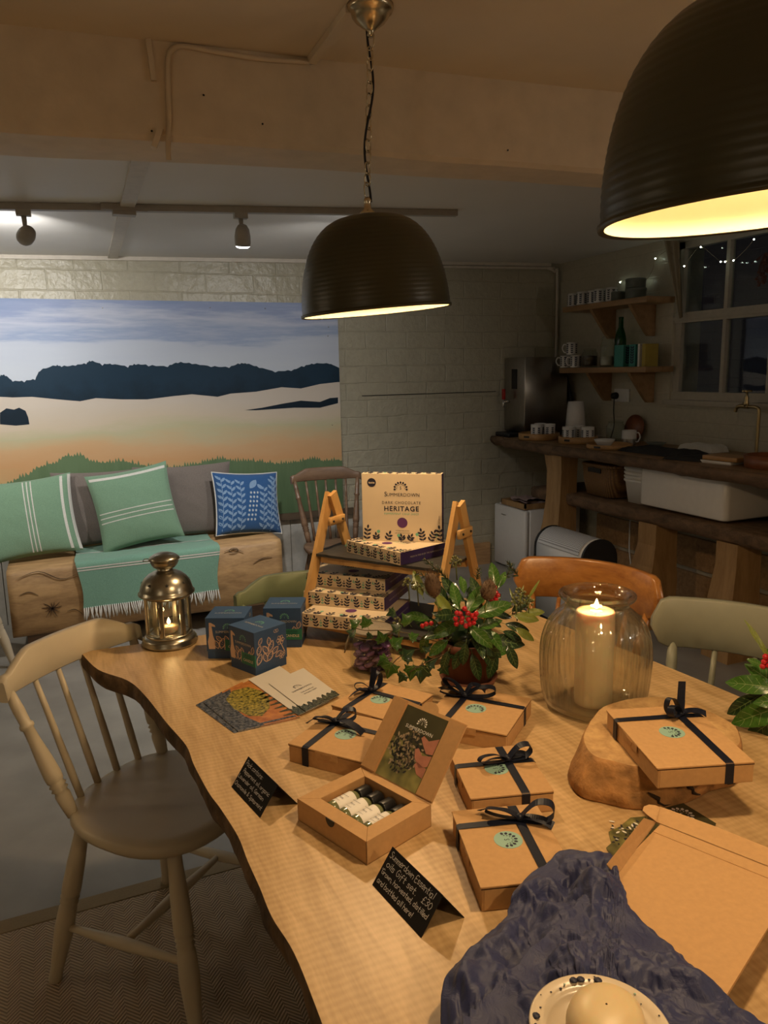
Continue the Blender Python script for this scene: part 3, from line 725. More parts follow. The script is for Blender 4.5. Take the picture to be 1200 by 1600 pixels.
for (px, py, r) in ((365, 860, .020),):
    c = facept(px, py); m.tube([c+Vector((r*1.3*math.cos(a*PI/8), 0, r*.7*math.sin(a*PI/8))) for a in range(16)], 0.0016, 'crack_dark', closed=True, seg=4)
m.build('beam', bench)
for xx in (-0.18, 0.95):
    MB().box(xx-0.09, xx+0.09, BY0+0.06, BY1-0.06, 0, 0.125, 'dark_wood').build('foot', bench)

def cushion(name, label, mat, W, H, Tk, M, stripes=None, group=None, piping=None, pattern=None, sag=0.0):
    """square scatter cushion; local x across, local z up (stands on its lower edge), y thickness"""
    t = thing(name, label, 'cushion', (0, 0, 0), 0, group); t.matrix_world = M
    NU = 34
    def surf(u, v, sgn, extra=0.0):
        a, b = 2*u-1, 2*v-1
        px = (1-0.07*(1-b*b)) ; pz = (1-0.07*(1-a*a))
        ed = max(0.0, (1-a*a))*max(0.0, (1-b*b)); th = Tk/2*ed**0.42
        wr = 0.003*noise2(a*5+sag, b*5, sgn)*ed
        return Vector((a*W/2*px, sgn*(th+extra*1.0)+wr, H/2 + b*H/2*pz - 0.0))
    m = MB()
    m.grid(lambda u, v: surf(u, v, -1), NU, NU, mat); m.grid(lambda u, v: surf(1-u, v, 1), NU, NU, mat)
    if stripes:
        for (u0, v0, u1, v1, w) in stripes:
            n = 24; du, dv = u1-u0, v1-v0; L = math.hypot(du, dv); nu, nv = -dv/L*w/2, du/L*w/2
            def sf(a, b): 
                q = surf(min(1, max(0, u0+du*a+nu*(2*b-1))), min(1, max(0, v0+dv*a+nv*(2*b-1))), -1, 0.0009); return q
            m.grid(lambda a, b: sf(1-a, b) if False else sf(a, b), n, 2, 'white_cloth')
    if pattern: pattern(m, surf)
    m.build('cover', t)
    if piping:
        pts = []
        for k in range(4):
            for i in range(12):
                q = i/12; u, v = ((q, 0), (1, q), (1-q, 1), (0, 1-q))[k]; pts.append(surf(u, v, -1))
        MB().tube(pts, 0.0045, piping, seg=6, closed=True).build('piping', t)
    return t
def cush_at(px_l, px_r, py_b, Y, z=None, tilt=-18, rz=0.0):
    a, b = ony(px_l, py_b, Y), ony(px_r, py_b, Y); c = (a+b)/2
    return T(c.x, Y, z if z is not None else BZ+0.004) @ RZ(rz) @ RX(math.radians(tilt)), (b-a).length
def leafpts(cx, cy, L, w, a):
    out = []
    for s_, k in ((1, range(0, 7)), (-1, range(5, 0, -1))):
        for i in k:
            t = i/6; out.append((cx+L*t*math.cos(a)-s_*w*math.sin(PI*t)**0.8*math.sin(a), cy+L*t*math.sin(a)+s_*w*math.sin(PI*t)**0.8*math.cos(a)))
    return out
def print_on(m, surf, pts, mat, e=0.0011):
    P = [surf(min(.985, max(.015, x)), min(.985, max(.015, y)), -1, e) for x, y in pts]
    a = sum(P[i].x*P[(i+1) % len(P)].z-P[(i+1) % len(P)].x*P[i].z for i in range(len(P)))
    m.add(P if a > 0 else P[::-1], [tuple(range(len(P)))], mat)
def blue_print(m, surf):
    for bx, by, lean_, n in ((0.07, 0.10, 0.02, 8), (0.20, 0.05, 0.02, 8), (0.34, 0.04, 0.02, 8), (0.80, 0.05, 0.10, 8), (0.68, 0.04, 0.06, 7), (0.93, 0.1, 0.0, 8)):
        for i in range(n):
            y = by + i*0.105; x = bx + lean_*i/n
            if y > .9: continue
            print_on(m, surf, leafpts(x, y, 0.10, 0.020, PI*0.27), 'pale_blue_print'); print_on(m, surf, leafpts(x, y+0.03, 0.10, 0.020, PI*0.73), 'pale_blue_print')
            print_on(m, surf, [(x-.004, y-.05), (x+.004, y-.05), (x+.004, y+.08), (x-.004, y+.08)], 'pale_blue_print')
    for i in range(7):
        for j in range(3):
            x, y = 0.44+j*0.055+i*0.012, 0.20+i*0.075
            print_on(m, surf, [(x+.020*math.cos(a*PI/4), y+.026*math.sin(a*PI/4)) for a in range(8)], 'pale_blue_print')
            print_on(m, surf, [(x+.010*math.cos(a*PI/4), y+.013*math.sin(a*PI/4)) for a in range(8)], 'white_cloth', 0.0017)
    print_on(m, surf, leafpts(0.50, 0.72, 0.20, 0.05, 0.9), 'pale_blue_print'); print_on(m, surf, leafpts(0.63, 0.80, 0.12, 0.03, -0.9), 'pale_blue_print')
M1, _ = cush_at(100, 222, 860, 4.72, tilt=-7)
g = 'grey back cushions against the mural'
cushion('cushion', 'taupe grey cushion behind the green ones, the left of two', 'grey_cloth', 0.56, 0.44, 0.12, T(0.19, 4.64, BZ+.012) @ RX(math.radians(-9)), group=g)
cushion('cushion', 'taupe grey cushion behind, right of the pair, next to the blue cushion', 'grey_cloth', 0.58, 0.44, 0.12, T(0.645, 4.66, BZ+.012) @ RX(math.radians(-9)), group=g)
g = 'green striped cushions on the log bench'
gM = lambda a, rx: RZ(a) @ RX(math.radians(rx))
cushion('cushion', 'sage green cushion with vertical white stripes at the left end of the log bench', 'green_cloth', 0.50, 0.45, 0.14, T(-0.20, 4.50, BZ+0.008) @ RZ(-0.05) @ RX(math.radians(-20)) @ RY(math.radians(-5)),
        [(.985, .02, .985, .98, .035), (.50, .03, .50, .97, .012), (.54, .03, .54, .97, .012), (.58, .03, .58, .97, .012), (.90, .03, .90, .97, .03), (.10, .03, .10, .97, .03)], g)
cushion('cushion', 'sage green cushion with white stripes running across, leaning in the middle', 'green_cloth', 0.455, 0.45, 0.14, T(0.375, 4.47, BZ+0.028) @ RX(math.radians(-16)) @ RY(math.radians(-8)),
        [(.03, .42, .97, .42, .012), (.03, .48, .97, .48, .012), (.03, .36, .97, .36, .012), (.03, .93, .97, .93, .035)], g)
cushion('cushion', 'blue leaf-print cushion with white piping at the right end of the bench', 'blue_cloth', 0.415, 0.385, 0.14, T(0.985, 4.50, BZ+0.02) @ RZ(0.15) @ RX(math.radians(-18)) @ RY(math.radians(5)), piping='white_cloth', pattern=blue_print)
# throw over the bench
X0, X1 = ony(120, 900, BY0).x, ony(343, 870, BY0).x
def thr(u, v, o=0.0):
    """u across, v from the back over the front edge"""
    L1, L2 = 0.40, 0.25; s_ = v*(L1+L2); x = X0 + (X1-X0)*u + 0.012*math.sin(v*9+u*3)*(0.3+v)
    x += (u-0.5)*-0.02*v
    if s_ < L1-0.02: y = BY0-0.014+L1-s_; z = BZ+0.012
    elif s_ < L1+0.02:
        a = (s_-L1+0.02)/0.04*PI/2; y = BY0-0.014+0.02-0.02*math.sin(a)-0.008; z = BZ+0.012-0.02*(1-math.cos(a))
    else: y = BY0-0.024; z = BZ-0.008-(s_-L1-0.02)
    zz = z + (0.006 if s_ < L1 else 0)*abs(noise2(u*9, v*7, 2)) + 0.012*(x-0.4)
    yy = y - (0.010*abs(math.sin(u*8+v*2))*max(0, v-0.6)*2.5) - o*(1 if s_ >= L1 else 0)
    return Vector((x, yy, zz + o*(1 if s_ < L1 else 0)))
th = thing('throw_blanket', 'sea green throw with white stripes and fringe hanging over the log bench', 'blanket')
m = MB(); m.grid(lambda u, v: thr(1-u, v), 40, 40, 'throw_green')
for v0, w in ((0.655, .011), (0.676, .011), (0.30, .014)):
    m.grid(lambda u, v, v0=v0, w=w: thr(1-u, v0+w*v, 0.0015), 40, 2, 'white_cloth')
m.build('cloth', th)
m = MB()
for i in range(64):
    u = (i+0.5)/64; p = thr(u, 1.0); a, c_ = rh.uniform(-.014, .014), rh.uniform(0.05, 0.075)
    m.tube([p+Vector((0, 0, .004)), p+Vector((a*.4, -.006, -c_*.4)), p+Vector((a, -.004+rh.uniform(-.006, .004), -c_*.75)), p+Vector((a*1.3, 0, -c_))], [.003, .0045, .0042, .002], 'white_cloth', seg=5)
f = m.build('fringe', th); f['kind'] = 'stuff'
# ---------------------------------------------------------------- kitchen corner on the right
wood('counter_wood', (0.30, 0.19, 0.10), (0.13, 0.075, 0.035), (8, 1.6, 6), 2.4, 0.45)
wood('live_edge', (0.17, 0.10, 0.055), (0.045, 0.028, 0.016), (6, 3, 6), 4.0, 0.7, bump=0.9)
wood('oak_leg', (0.40, 0.25, 0.115), (0.24, 0.135, 0.055), (9, 9, 1.6), 2.2, 0.55, bump=0.3)
wood('shelf_oak', (0.36, 0.22, 0.11), (0.22, 0.125, 0.055), (9, 1.8, 9), 2.2, 0.5)
plain('ceramic_white', (0.66, 0.65, 0.65), 0.25, var=0.03)
plain('ceramic_dark', (0.10, 0.115, 0.10), 0.4)
plain('navy_ink', (0.012, 0.018, 0.045), 0.6, var=0)
plain('teal_card', (0.05, 0.25, 0.22), 0.6)
plain('yellow_card', (0.38, 0.29, 0.06), 0.6)
wood('bamboo', (0.46, 0.27, 0.11), (0.30, 0.16, 0.06), (5, 5, 12), 2.2, 0.4)
wood('redwood_bowl', (0.22, 0.075, 0.03), (0.12, 0.04, 0.018), (4, 4, 10), 2.2, 0.35)
glassmat('jar_glass', (0.95, 0.97, 0.95), 0.0)
glassmat('green_glass', (0.05, 0.35, 0.12), 0.05)
plain('brass', (0.42, 0.32, 0.17), 0.3, 1.0)
CX, CZ = 2.86, 0.965
# worktop with a wavy live edge
def fx(y): return CX + 0.022*noise2(y*3.2, 2, 1) + (0.05 if y > 4.75 else 0)
m = MB(); rg = []
N = 60
for i in range(N+1):
    y = 1.3 + (YB-0.005-1.3)*i/N; x = fx(y); k = 0.010*noise2(y*11, 3, 2)
    rg.append([(x+0.006, y, CZ), (x-0.004+k*.3, y, CZ-0.008), (x-0.008+k, y, CZ-0.025), (x-0.002-k, y, CZ-0.045), (x+0.02+k, y, CZ-0.062-abs(k)), (XR-0.003, y, CZ-0.062), (XR-0.003, y, CZ)])
m.loft(rg, 'live_edge', smooth=True)
m.add([(fx(1.3+(YB-0.005-1.3)*i/N)+0.008, 1.3+(YB-0.005-1.3)*i/N, CZ+0.0004) for i in range(N+1)] + [(XR-0.003, YB-0.005, CZ+0.0004), (XR-0.003, 1.3, CZ+0.0004)], [tuple(range(N+3))[::-1]], 'counter_wood')
wt = thing('worktop', 'long dark live-edge wooden worktop running under the window', 'worktop'); m.build('slab', wt)
BZ2 = 0.665
m = MB(); rg = []
for i in range(31):
    y = 1.3 + 3.13*i/30; x = 2.94 + 0.012*noise2(y*4, 1, 6); k = 0.008*noise2(y*12, 3, 2); zt = BZ2 + 0.02*(3.0-y)/1.0*0.5
    rg.append([(x+.004, y, zt), (x-.006+k, y, zt-.012), (x-.004-k, y, zt-.055), (x+.008, y, zt-.075), (3.40, y, zt-.075), (3.40, y, zt)])
m.loft(rg, 'live_edge', smooth=True)
m.build('lower_shelf', wt)
def cleg(y0, y1, x0, x1, prof, z1):
    m = MB(); rg = []
    for z, a, b_ in prof:
        rg.append([(x0-a, y0-b_*0.3, z*z1), (x1, y0-b_*.3, z*z1), (x1, y1+b_, z*z1), (x0-a, y1+b_, z*z1)])
    m.loft(rg, 'oak_leg', smooth=False); return m
cleg(4.04, 4.20, 2.90, 3.02, [(0, .09, .10), (.12, .075, .08), (.3, .045, .045), (.5, .02, .01), (.7, 0.005, -.005), (.88, .0, 0.0), (1, .01, .02)], 0.90).build('leg', wt)
cleg(3.22, 3.36, 2.95, 3.09, [(0, .05, .03), (.3, .05, .035), (.45, .055, .05), (.6, .03, .02), (.8, .01, 0), (1, .01, 0)], BZ2-0.073).build('leg', wt)
cleg(2.66, 2.79, 2.95, 3.09, [(0, .05, .03), (.25, .045, .035), (.5, .04, .02), (.8, .02, 0), (1, .02, 0)], BZ2-0.070).build('leg', wt)
cleg(1.45, 1.60, 2.95, 3.09, [(0, .05, .03), (.5, .04, .02), (1, .02, 0)], BZ2-0.060).build('leg', wt)
# belfast sink
s = thing('butler_sink', 'white ceramic butler sink under the worktop', 'sink', (2.965, 2.78, 0.685))
m = MB(); W2, L2, H2 = 0.45, 0.62, 0.212
def rr(x0, x1, y0, y1, z, r=0.03, n=5):
    out = []
    for cx, cy, a0 in ((x1-r, y1-r, 0), (x0+r, y1-r, PI/2), (x0+r, y0+r, PI), (x1-r, y0+r, 1.5*PI)):
        for i in range(n+1):
            a = a0+PI/2*i/n; out.append((cx+r*math.cos(a), cy+r*math.sin(a), z))
    return out
m.loft([rr(.004, W2-.004, .004, L2-.004, 0), rr(0, W2, 0, L2, 0.008), rr(0, W2, 0, L2, H2-.005), rr(.004, W2-.004, .004, L2-.004, H2), rr(.03, W2-.03, .03, L2-.03, H2), rr(.035, W2-.035, .035, L2-.035, H2-.01), rr(.05, W2-.05, .05, L2-.05, 0.03)], 'ceramic_white')
m.build('basin', s)
# stacked white tubs
tb0 = None
def tub():
    t = thing('plastic_tub', 'white plastic tub at the bottom of the stack left of the sink', 'tub', (3.02, 3.44, BZ2-0.002), 0, 'stacked white tubs')
    m = MB(); h = 0.14
    m.loft([rr(.02, .25, .02, .145, 0, .02), rr(0.005, .265, .004, .16, h-.02, .025), rr(-.004, .274, -.004, .168, h-.012, .03), rr(-.004, .274, -.004, .168, h, .03), rr(0.004, .266, .004, .16, h, .025), rr(.022, .248, .022, .142, .006, .02)], 'white_plastic')
    m.build('body', t); return t
tb = tub()
for k, nm in enumerate(('second tub up', 'third tub up', 'fourth tub up', 'topmost tub')):
    dup(tb, (3.02, 3.44, BZ2-0.002+0.022*(k+1)), None, f'white plastic tub, {nm} in the stack left of the sink')
# wicker basket
mw, nt, b = _new('wicker'); MATS['wicker'] = mw
v = _map(nt, (1, 1, 1)); w1 = _n(nt, 'ShaderNodeTexWave', Scale=45.0, bands_direction='Z', Distortion=1.0); nt.links.new(v, w1.inputs[0])
w2 = _n(nt, 'ShaderNodeTexWave', Scale=22.0, bands_direction='Y', Distortion=1.0); nt.links.new(v, w2.inputs[0])
mm = nt.nodes.new('ShaderNodeMath'); mm.operation = 'MULTIPLY'; nt.links.new(w1.outputs['Fac'], mm.inputs[0]); nt.links.new(w2.outputs['Fac'], mm.inputs[1])
nt.links.new(_ramp(nt, mm.outputs[0], [(0.0, (0.10, 0.05, 0.02)), (0.8, (0.44, 0.25, 0.10))]), b.inputs['Base Color']); _bump(nt, b, mm.outputs[0], 0.8, 0.004)
bk = thing('wicker_basket', 'brown wicker basket on the lower shelf under the worktop', 'basket', (2.99, 3.66, BZ2+0.001))
m = MB(); m.loft([rr(.02, .30, .02, .30, 0, .06), rr(.0, .32, .0, .32, .10, .07), rr(-.005, .325, -.005, .325, .185, .07), rr(.01, .31, .01, .31, .185, .06), rr(.03, .29, .03, .29, .01, .05)], 'wicker'); m.build('body', bk)
m = MB(); m.tube([Vector(p)+Vector((0, 0, .19)) for p in rr(-.003, .323, -.003, .323, 0, .07)], .010, 'wicker', closed=True); m.build('rim', bk)
m = MB(); m.sweep([(-.008, .10, .16), (-.014, .16, .165), (-.008, .22, .16)], [(-.014, -.003), (.014, -.003), (.014, .003), (-.014, .003)], 'black', up=(-1, 0, 0)); m.build('handle_slot', bk)
# fridge with tray and cloth
fr = thing('mini_fridge', 'small white counter-top fridge standing on the floor under the worktop', 'fridge', (2.93, 4.50, 0))
m = MB(); m.bbox(0.045, 0.47, 0, 0.42, 0.012, 0.465, 'white_plastic', r=.008); m.build('body', fr)
m = MB(); m.bbox(0, 0.042, 0.002, 0.418, 0.016, 0.462, 'white_plastic', r=.018)
d_ = m.build('door', fr)
m = MB(); m.bbox(-0.003, 0.0, .25, .31, .395, .401, 'steel', r=.001); m.build('badge', d_)
m = MB(); m.bbox(0.05, .46, .01, .41, 0, .014, 'black'); m.build('base', fr)
ty = thing('wooden_tray', 'shallow wooden crate lying on top of the white fridge', 'tray', (2.95, 4.53, 0.467))
m = MB(); m.box(0, .40, 0, .32, 0, .010, 'oak_leg'); m.box(0, .012, 0, .32, .01, .04, 'oak_leg'); m.box(.388, .40, 0, .32, .01, .04, 'oak_leg'); m.box(0, .40, 0, .012, .01, .04, 'oak_leg'); m.box(0, .40, .308, .32, .01, .04, 'oak_leg'); m.build('body', ty)
plain('pink_cloth', (0.38, 0.28, 0.26), 0.9)
m = MB(); m.grid(lambda u, v: Vector((3.0+.30*u, 4.56+.26*v, 0.508+0.020*abs(noise2(u*6, v*6, 1))+.012*(math.sin(u*7)+1)*(1-v))), 20, 20, 'pink_cloth'); m.grid(lambda u, v: Vector((3.0+.30*u, 4.56+.26*(1-v), 0.500+0.016*abs(noise2(u*6, (1-v)*6, 1)))), 20, 20, 'pink_cloth')
tag(m.build('tea_towel'), 'pale pink folded cloth lying in the crate on the fridge', 'towel')
# heater
mh, nt, b = _new('grille'); MATS['grille'] = mh
v = _map(nt); w1 = _n(nt, 'ShaderNodeTexWave', Scale=26.0, bands_direction='X'); nt.links.new(v, w1.inputs[0]); w2 = _n(nt, 'ShaderNodeTexWave', Scale=60.0, bands_direction='Y'); nt.links.new(v, w2.inputs[0])
mm = nt.nodes.new('ShaderNodeMath'); mm.operation = 'MULTIPLY'; nt.links.new(w1.outputs['Fac'], mm.inputs[0]); nt.links.new(w2.outputs['Fac'], mm.inputs[1])
nt.links.new(_ramp(nt, mm.outputs[0], [(0.2, (0.55, 0.56, 0.58)), (0.5, (0.06, 0.06, 0.065))]), b.inputs['Base Color']); b.inputs['Roughness'].default_value = .4
hp0 = onz(857, 935, 0.0)
ht_ = thing('fan_heater', 'white barrel-shaped heater with perforated top and black end ring on the floor', 'heater', (2.60, 3.70, 0.0), math.radians(-90))
def hx(x, R=.11, zc=.425):
    return [(x, R*math.cos(a), zc+R*math.sin(a)) for a in [PI*k/14 for k in range(15)]] + [(x, -R, 0.03), (x, R, 0.03)]
m = MB(); m.loft([hx(0), hx(.42)], 'white_plastic'); m.build('housing', ht_)
m = MB(); m.grid(lambda u, v: Vector((.02+.38*u, .112*math.cos(PI*(.02+.96*v)), .425+.112*math.sin(PI*(.08+.84*v)))), 20, 20, 'grille'); m.build('grille', ht_)
for x0 in (-.018, .42):
    m = MB(); m.loft([hx(x0, .113), hx(x0+.018, .117)], 'black'); m.build('end_cap', ht_)
m = MB(); m.box(.02, .40, -.09, .09, 0, .032, 'black'); m.build('base', ht_)
m = MB(); m.tube(cat([(3.35, 3.9, .9), (3.36, 3.92, .6), (3.30, 3.85, .3), (3.2, 3.7, .05), (3.0, 3.75, .012), (2.85, 3.8, .012)], 6), .005, 'white_plastic', seg=6)
tag(m.build('power_cable'), 'white power cable hanging behind the worktop legs', 'cable')
# water boiler on the back wall
wb = thing('water_boiler', 'stainless steel wall-mounted water boiler with red tap in the corner', 'boiler', (3.02, 4.66, 1.005))
m = MB(); m.bbox(0, .36, 0, .272, 0.0, .52, 'steel', r=.006, seg=2); m.build('body', wb)
m = MB(); m.box(-.003, 0, .10, .17, .30, .44, 'black'); m.build('panel', wb)
m = MB(); m.tube([(0, .20, .21), (-.05, .20, .21)], .010, 'chrome'); m.tube([(-.05, .20, .215), (-.053, .20, .17)], [.011, .006], 'chrome'); tp = m.build('tap', wb)
plain('red_plastic', (0.35, 0.02, 0.015), 0.4); m = MB(); m.bbox(-.06, -.04, .188, .212, .225, .30, 'red_plastic', r=.004); m.build('lever', tp)
m = MB(); m.bbox(2.93, 3.13, 4.72, 4.91, CZ, CZ+.03, 'black', r=.01); tag(m.build('drip_tray'), 'black drip tray on the worktop under the boiler tap', 'tray')
m = MB(); m.tube(cat([(3.40, 4.72, 1.42), (3.42, 4.68, 1.25), (3.43, 4.66, 1.08), (3.42, 4.66, .975)], 6), .012, 'black'); tag(m.build('hose'), 'black hose running down beside the boiler to the worktop', 'hose')

def mugm(body='ceramic_white', R=.038, H=.085, print_=True, band=None):
    m = MB(); m.lathe([(R*.86, 0), (R*.98, .004), (R, .012), (R, H), (R-.004, H), (R-.005, .008), (.001, .006)], body, seg=24, cap1=False)
    if print_:
        for k in range(7):
            a0 = 2*PI*k/7
            for i in range(5):
                z = .014 + i*.013
                for s_ in (-1, 1):
                    pts = []
                    for q in leafpts(0, 0, .013, .0035, PI/2 - s_*0.8):
                        a = a0 + (q[0])/R; pts.append(((R+.0006)*math.cos(a), (R+.0006)*math.sin(a), z+q[1]))
                    m.add(pts, [tuple(range(len(pts)))], 'navy_ink')
            pts = [((R+.0006)*math.cos(a0+d/R), (R+.0006)*math.sin(a0+d/R), z) for d, z in ((-.0007, .008), (.0007, .008), (.0007, .078), (-.0007, .078))]
            m.add(pts, [(0, 1, 2, 3)], 'navy_ink')
    if band:
        m.lathe([(R+.0005, .002), (R+.0005, H*.42)], band, seg=24, cap0=False, cap1=False)
    return m
def mug(label, loc, rz=0, group=None, handle=True, **k):
    t = thing('mug', label, 'mug', loc, rz, group); mugm(**k).build('body', t)
    R = k.get('R', .038); H = k.get('H', .085)
    if handle: MB().tube(cat([(R-.002, 0, H*.82), (R+.018, 0, H*.84), (R+.028, 0, H*.55), (R+.016, 0, H*.25), (R-.002, 0, H*.22)], 5), .0045, 'ceramic_white', seg=8).build('handle', t)
    return t
def shelf(z, y0, y1, label, dep=.22):
    t = thing('wall_shelf', label, 'shelf', (XR-dep, y0, z-.035)); m = MB(); m.bbox(0, dep-.002, 0, y1-y0, 0, .035, 'shelf_oak', r=.003); m.build('board', t)
    for yy in (.16, y1-y0-.30):
        m = MB(); m.prism([(0.02, 0), (dep-.003, 0), (dep-.003, -.19), (dep-.05, -.19), (dep-.075, -.165), (0.03, -.02)], 0, .028, 'shelf_oak', T(0, yy+.028, 0) @ RX(PI/2)); m.build('bracket', t)
    return t
U0, U1 = onx(1022, 458, XR-.2).y, 4.86
UZ = onx(1000, 462, XR-.2).z
S1Z = onx(940, 472, XR-.22).z+0.0
S2Z = onx(940, 574, XR-.22).z
shelf(S1Z, onx(1015, 458, XR-.2).y, onx(879, 478, XR-.22).y, 'upper oak wall shelf beside the window, holding mugs')
shelf(S2Z, onx(1013, 570, XR-.2).y, onx(874, 574, XR-.22).y, 'lower oak wall shelf beside the window, holding jars and cartons')
SX = XR-.16
def yon(px, z, X=SX):
    """y on the line X, z whose picture column is px"""
    lo, hi = 2.0, YB
    for _ in range(30):
        mid = (lo+hi)/2; v = Vector((X, mid, z))-CAM; x = 600+F_PX*v.dot(RGT)/v.dot(FWD)
        if x > px: lo = mid
        else: hi = mid
    return lo
g = 'leaf-print mugs on the upper shelf'
names = ['leftmost', 'second from the left', 'third from the left', 'fourth from the left', 'fifth from the left']
for i, px in enumerate((895, 913, 926, 940, 955)):
    mug(f'white leaf-print mug on the upper shelf, {names[i]}', (SX-(.02 if i % 2 else 0), yon(px, S1Z), S1Z+.001), rz=i*1.1, group=g, handle=False, H=.088, R=.037)
def tin(label, px, z, R, H, n=1):
    t = thing('storage_tin', label, 'tin', (SX, yon(px, z), z)); m = MB(); m.lathe([(R*.97, 0), (R, .004), (R, H*.72), (R*1.03, H*.73), (R*1.03, H-.003), (R*.98, H), (.001, H)], 'ceramic_dark', seg=28, cap1=False); m.build('body', t); return t
tin('low dark stoneware bowl on the upper shelf beside the mugs', 966, S1Z+.001, .045, .055)
tin('wide dark round tin on the upper shelf, the lower of two', 993, S1Z+.001, .062, .062)
tin('wide dark round tin resting on the other tin', 993, S1Z+.064, .060, .055)
g = 'leaf-print mugs stacked on the lower shelf'
mug('white leaf-print mug on the lower shelf, bottom left of the pyramid', (SX-.02, yon(887, S2Z), S2Z+.001), rz=2.3, group=g)
mug('white leaf-print mug on the lower shelf, bottom right of the pyramid', (SX-.02, yon(903, S2Z), S2Z+.001), rz=2.3, group=g)
mug('white leaf-print mug sitting on top of the two others', (SX-.02, yon(897, S2Z+.09), S2Z+.088), rz=2.3, group=g)
def jar(label, loc, R, H, fillmat=None, fill=.6, lid='glass'):
    t = thing('glass_jar', label, 'jar', loc)
    m = MB(); m.lathe([(R*.9, 0), (R, .006), (R, H*.74), (R*.78, H*.86), (R*.78, H*.92), (R*.75, H*.92), (R*.75, H*.86), (R*.96, H*.73), (R*.96, .010), (R*.85, .005)], 'jar_glass', seg=28, cap1=True); m.build('body', t)
    m = MB(); m.lathe([(R*.84, H*.925), (R*.84, H*.96), (R*.6, H), (.001, H)], 'jar_glass', seg=24, cap1=False); m.build('lid', t)
    if fillmat: m = MB(); m.lathe([(R*.84, .012), (R*.93, .016), (R*.93, H*fill), (.001, H*fill+.004)], fillmat, seg=20, cap1=False); m.build('contents', t)
    return t
plain('coffee', (0.05, 0.025, 0.012), 0.8, bump=0.8, nscale=90, bdist=.004); plain('sugar', (0.5, 0.48, 0.44), 0.8)
jar('glass jar of brown coffee on the lower shelf', (SX, yon(921, S2Z), S2Z+.001), .052, .125, 'coffee', .6)
jar('tall glass jar with white sugar on the lower shelf', (SX, yon(948, S2Z), S2Z+.001), .045, .195, 'sugar', .35)
gb = thing('glass_bottle', 'green glass bottle behind the jars on the lower shelf', 'bottle', (SX+.05, yon(968, S2Z, SX+.05), S2Z+.001))
m = MB(); m.lathe([(.034, 0), (.037, .006), (.037, .17), (.030, .21), (.016, .25), (.0145, .30), (.016, .305), (.016, .315), (.001, .315)], 'green_glass', seg=24, cap1=False); m.build('body', gb)
def carton(label, px, mat, w=.06, d=.10, h=.135, pr=True):
    y = yon(px, S2Z); t = thing('tea_carton', label, 'carton', (SX-.04, y-w/2, S2Z+.001)); m = MB(); m.bbox(0, d, 0, w, 0, h, mat, r=.001, seg=1, smooth=False)
    if pr:
        for i in range(7):
            for s_ in (-1, 1):
                pts = leafpts(0, 0, .022, .006, PI/2-s_*.9); cx = .035
                m.add([(cx+q[0], -.0006, .02+i*.015+q[1]) for q in pts], [tuple(range(len(pts)))], 'navy_ink')
                m.add([(-.0006, w*.5-q[0], .02+i*.015+q[1]) for q in pts], [tuple(range(len(pts)))], 'navy_ink') if label.startswith('second') else None
    m.build('box', t); return t
carton('teal tea carton with dark leaf print on the lower shelf', 974, 'teal_card', w=.085)
carton('second teal tea carton, right of the first one', 995, 'teal_card', w=.055)
carton('thin yellow carton at the right end of the lower shelf', 1013, 'yellow_card', w=.03, pr=False)
carton('white narrow carton between the teal and yellow ones', 1005, 'ceramic_white', w=.018, pr=False)
# on the worktop
def wtop(px, X):
    return Vector((X, yon(px, CZ, X), CZ+.001))
def tray(label, px, X, R, H=.045):
    p = wtop(px, X); t = thing('round_tray', label, 'tray', p); m = MB(); m.lathe([(R-.004, 0), (R, .004), (R, H), (R-.007, H), (R-.008, .010), (.001, .010)], 'bamboo', seg=40, cap1=False); m.build('body', t)
    m = MB(); m.sweep([( -R*math.cos(a), -R*math.sin(a), H*.55) for a in (.2, .35, .5)], [(-.004, -.006), (.004, -.006), (.004, .006), (-.004, .006)], 'black'); m.build('handle_hole', t); return p, t
p1, _ = tray('round bamboo tray of leaf-print cups, left on the worktop', 842, 3.03, .140)
p2, _ = tray('round bamboo tray of cups behind the sink end, middle of the worktop', 903, 3.08, .125)
p3, _ = tray('shallow round bamboo tray with a white bowl, right of the two deeper trays', 952, 3.03, .135, .028)
g = 'leaf-print cups on the bamboo trays'
for i, (p, dx, dy, lab) in enumerate(((p1, -.045, -.04, 'front cup in the left tray'), (p1, .03, .03, 'back cup in the left tray'), (p1, .045, -.055, 'right cup in the left tray'), (p2, -.06, .02, 'front cup in the middle tray'), (p2, .03, -.06, 'right cup in the middle tray'), (p2, .03, .045, 'back cup in the middle tray'))):
    mug(f'white leaf-print cup, {lab}', (p.x+dx, p.y+dy, CZ+.012), rz=i, group=g, handle=False, R=.041, H=.095)
b_ = thing('bowl', 'low white bowl standing in the shallow bamboo tray', 'bowl', (p3.x-.03, p3.y+.01, CZ+.011)); m = MB(); m.lathe([(.03, 0), (.035, .003), (.055, .03), (.062, .045), (.058, .045), (.05, .03), (.001, .008)], 'ceramic_white', seg=32, cap1=False); m.build('body', b_)
q = Vector((3.27, yon(983, CZ+.04, 3.27), CZ)); mug('large plain white mug with grey band beside the trays', (q.x, q.y, CZ+.001), rz=-1.2, print_=False, R=.045, H=.09, band='steel')
q = Vector((3.30, yon(899, CZ+.1, 3.30), CZ)); jg = thing('jug', 'tall tapered white jug behind the cups', 'jug', (q.x, q.y, CZ+.001)); m = MB(); m.lathe([(.070, 0), (.073, .005), (.062, .16), (.054, .25), (.051, .25), (.058, .16), (.066, .008), (.001, .006)], 'ceramic_white', seg=28, cap1=False); m.build('body', jg)
q = Vector((3.40, yon(962, CZ+.06, 3.40), CZ)); jar('square-shouldered glass jar with lid behind the large mug', (q.x, q.y, CZ+.001), .06, .13, None)
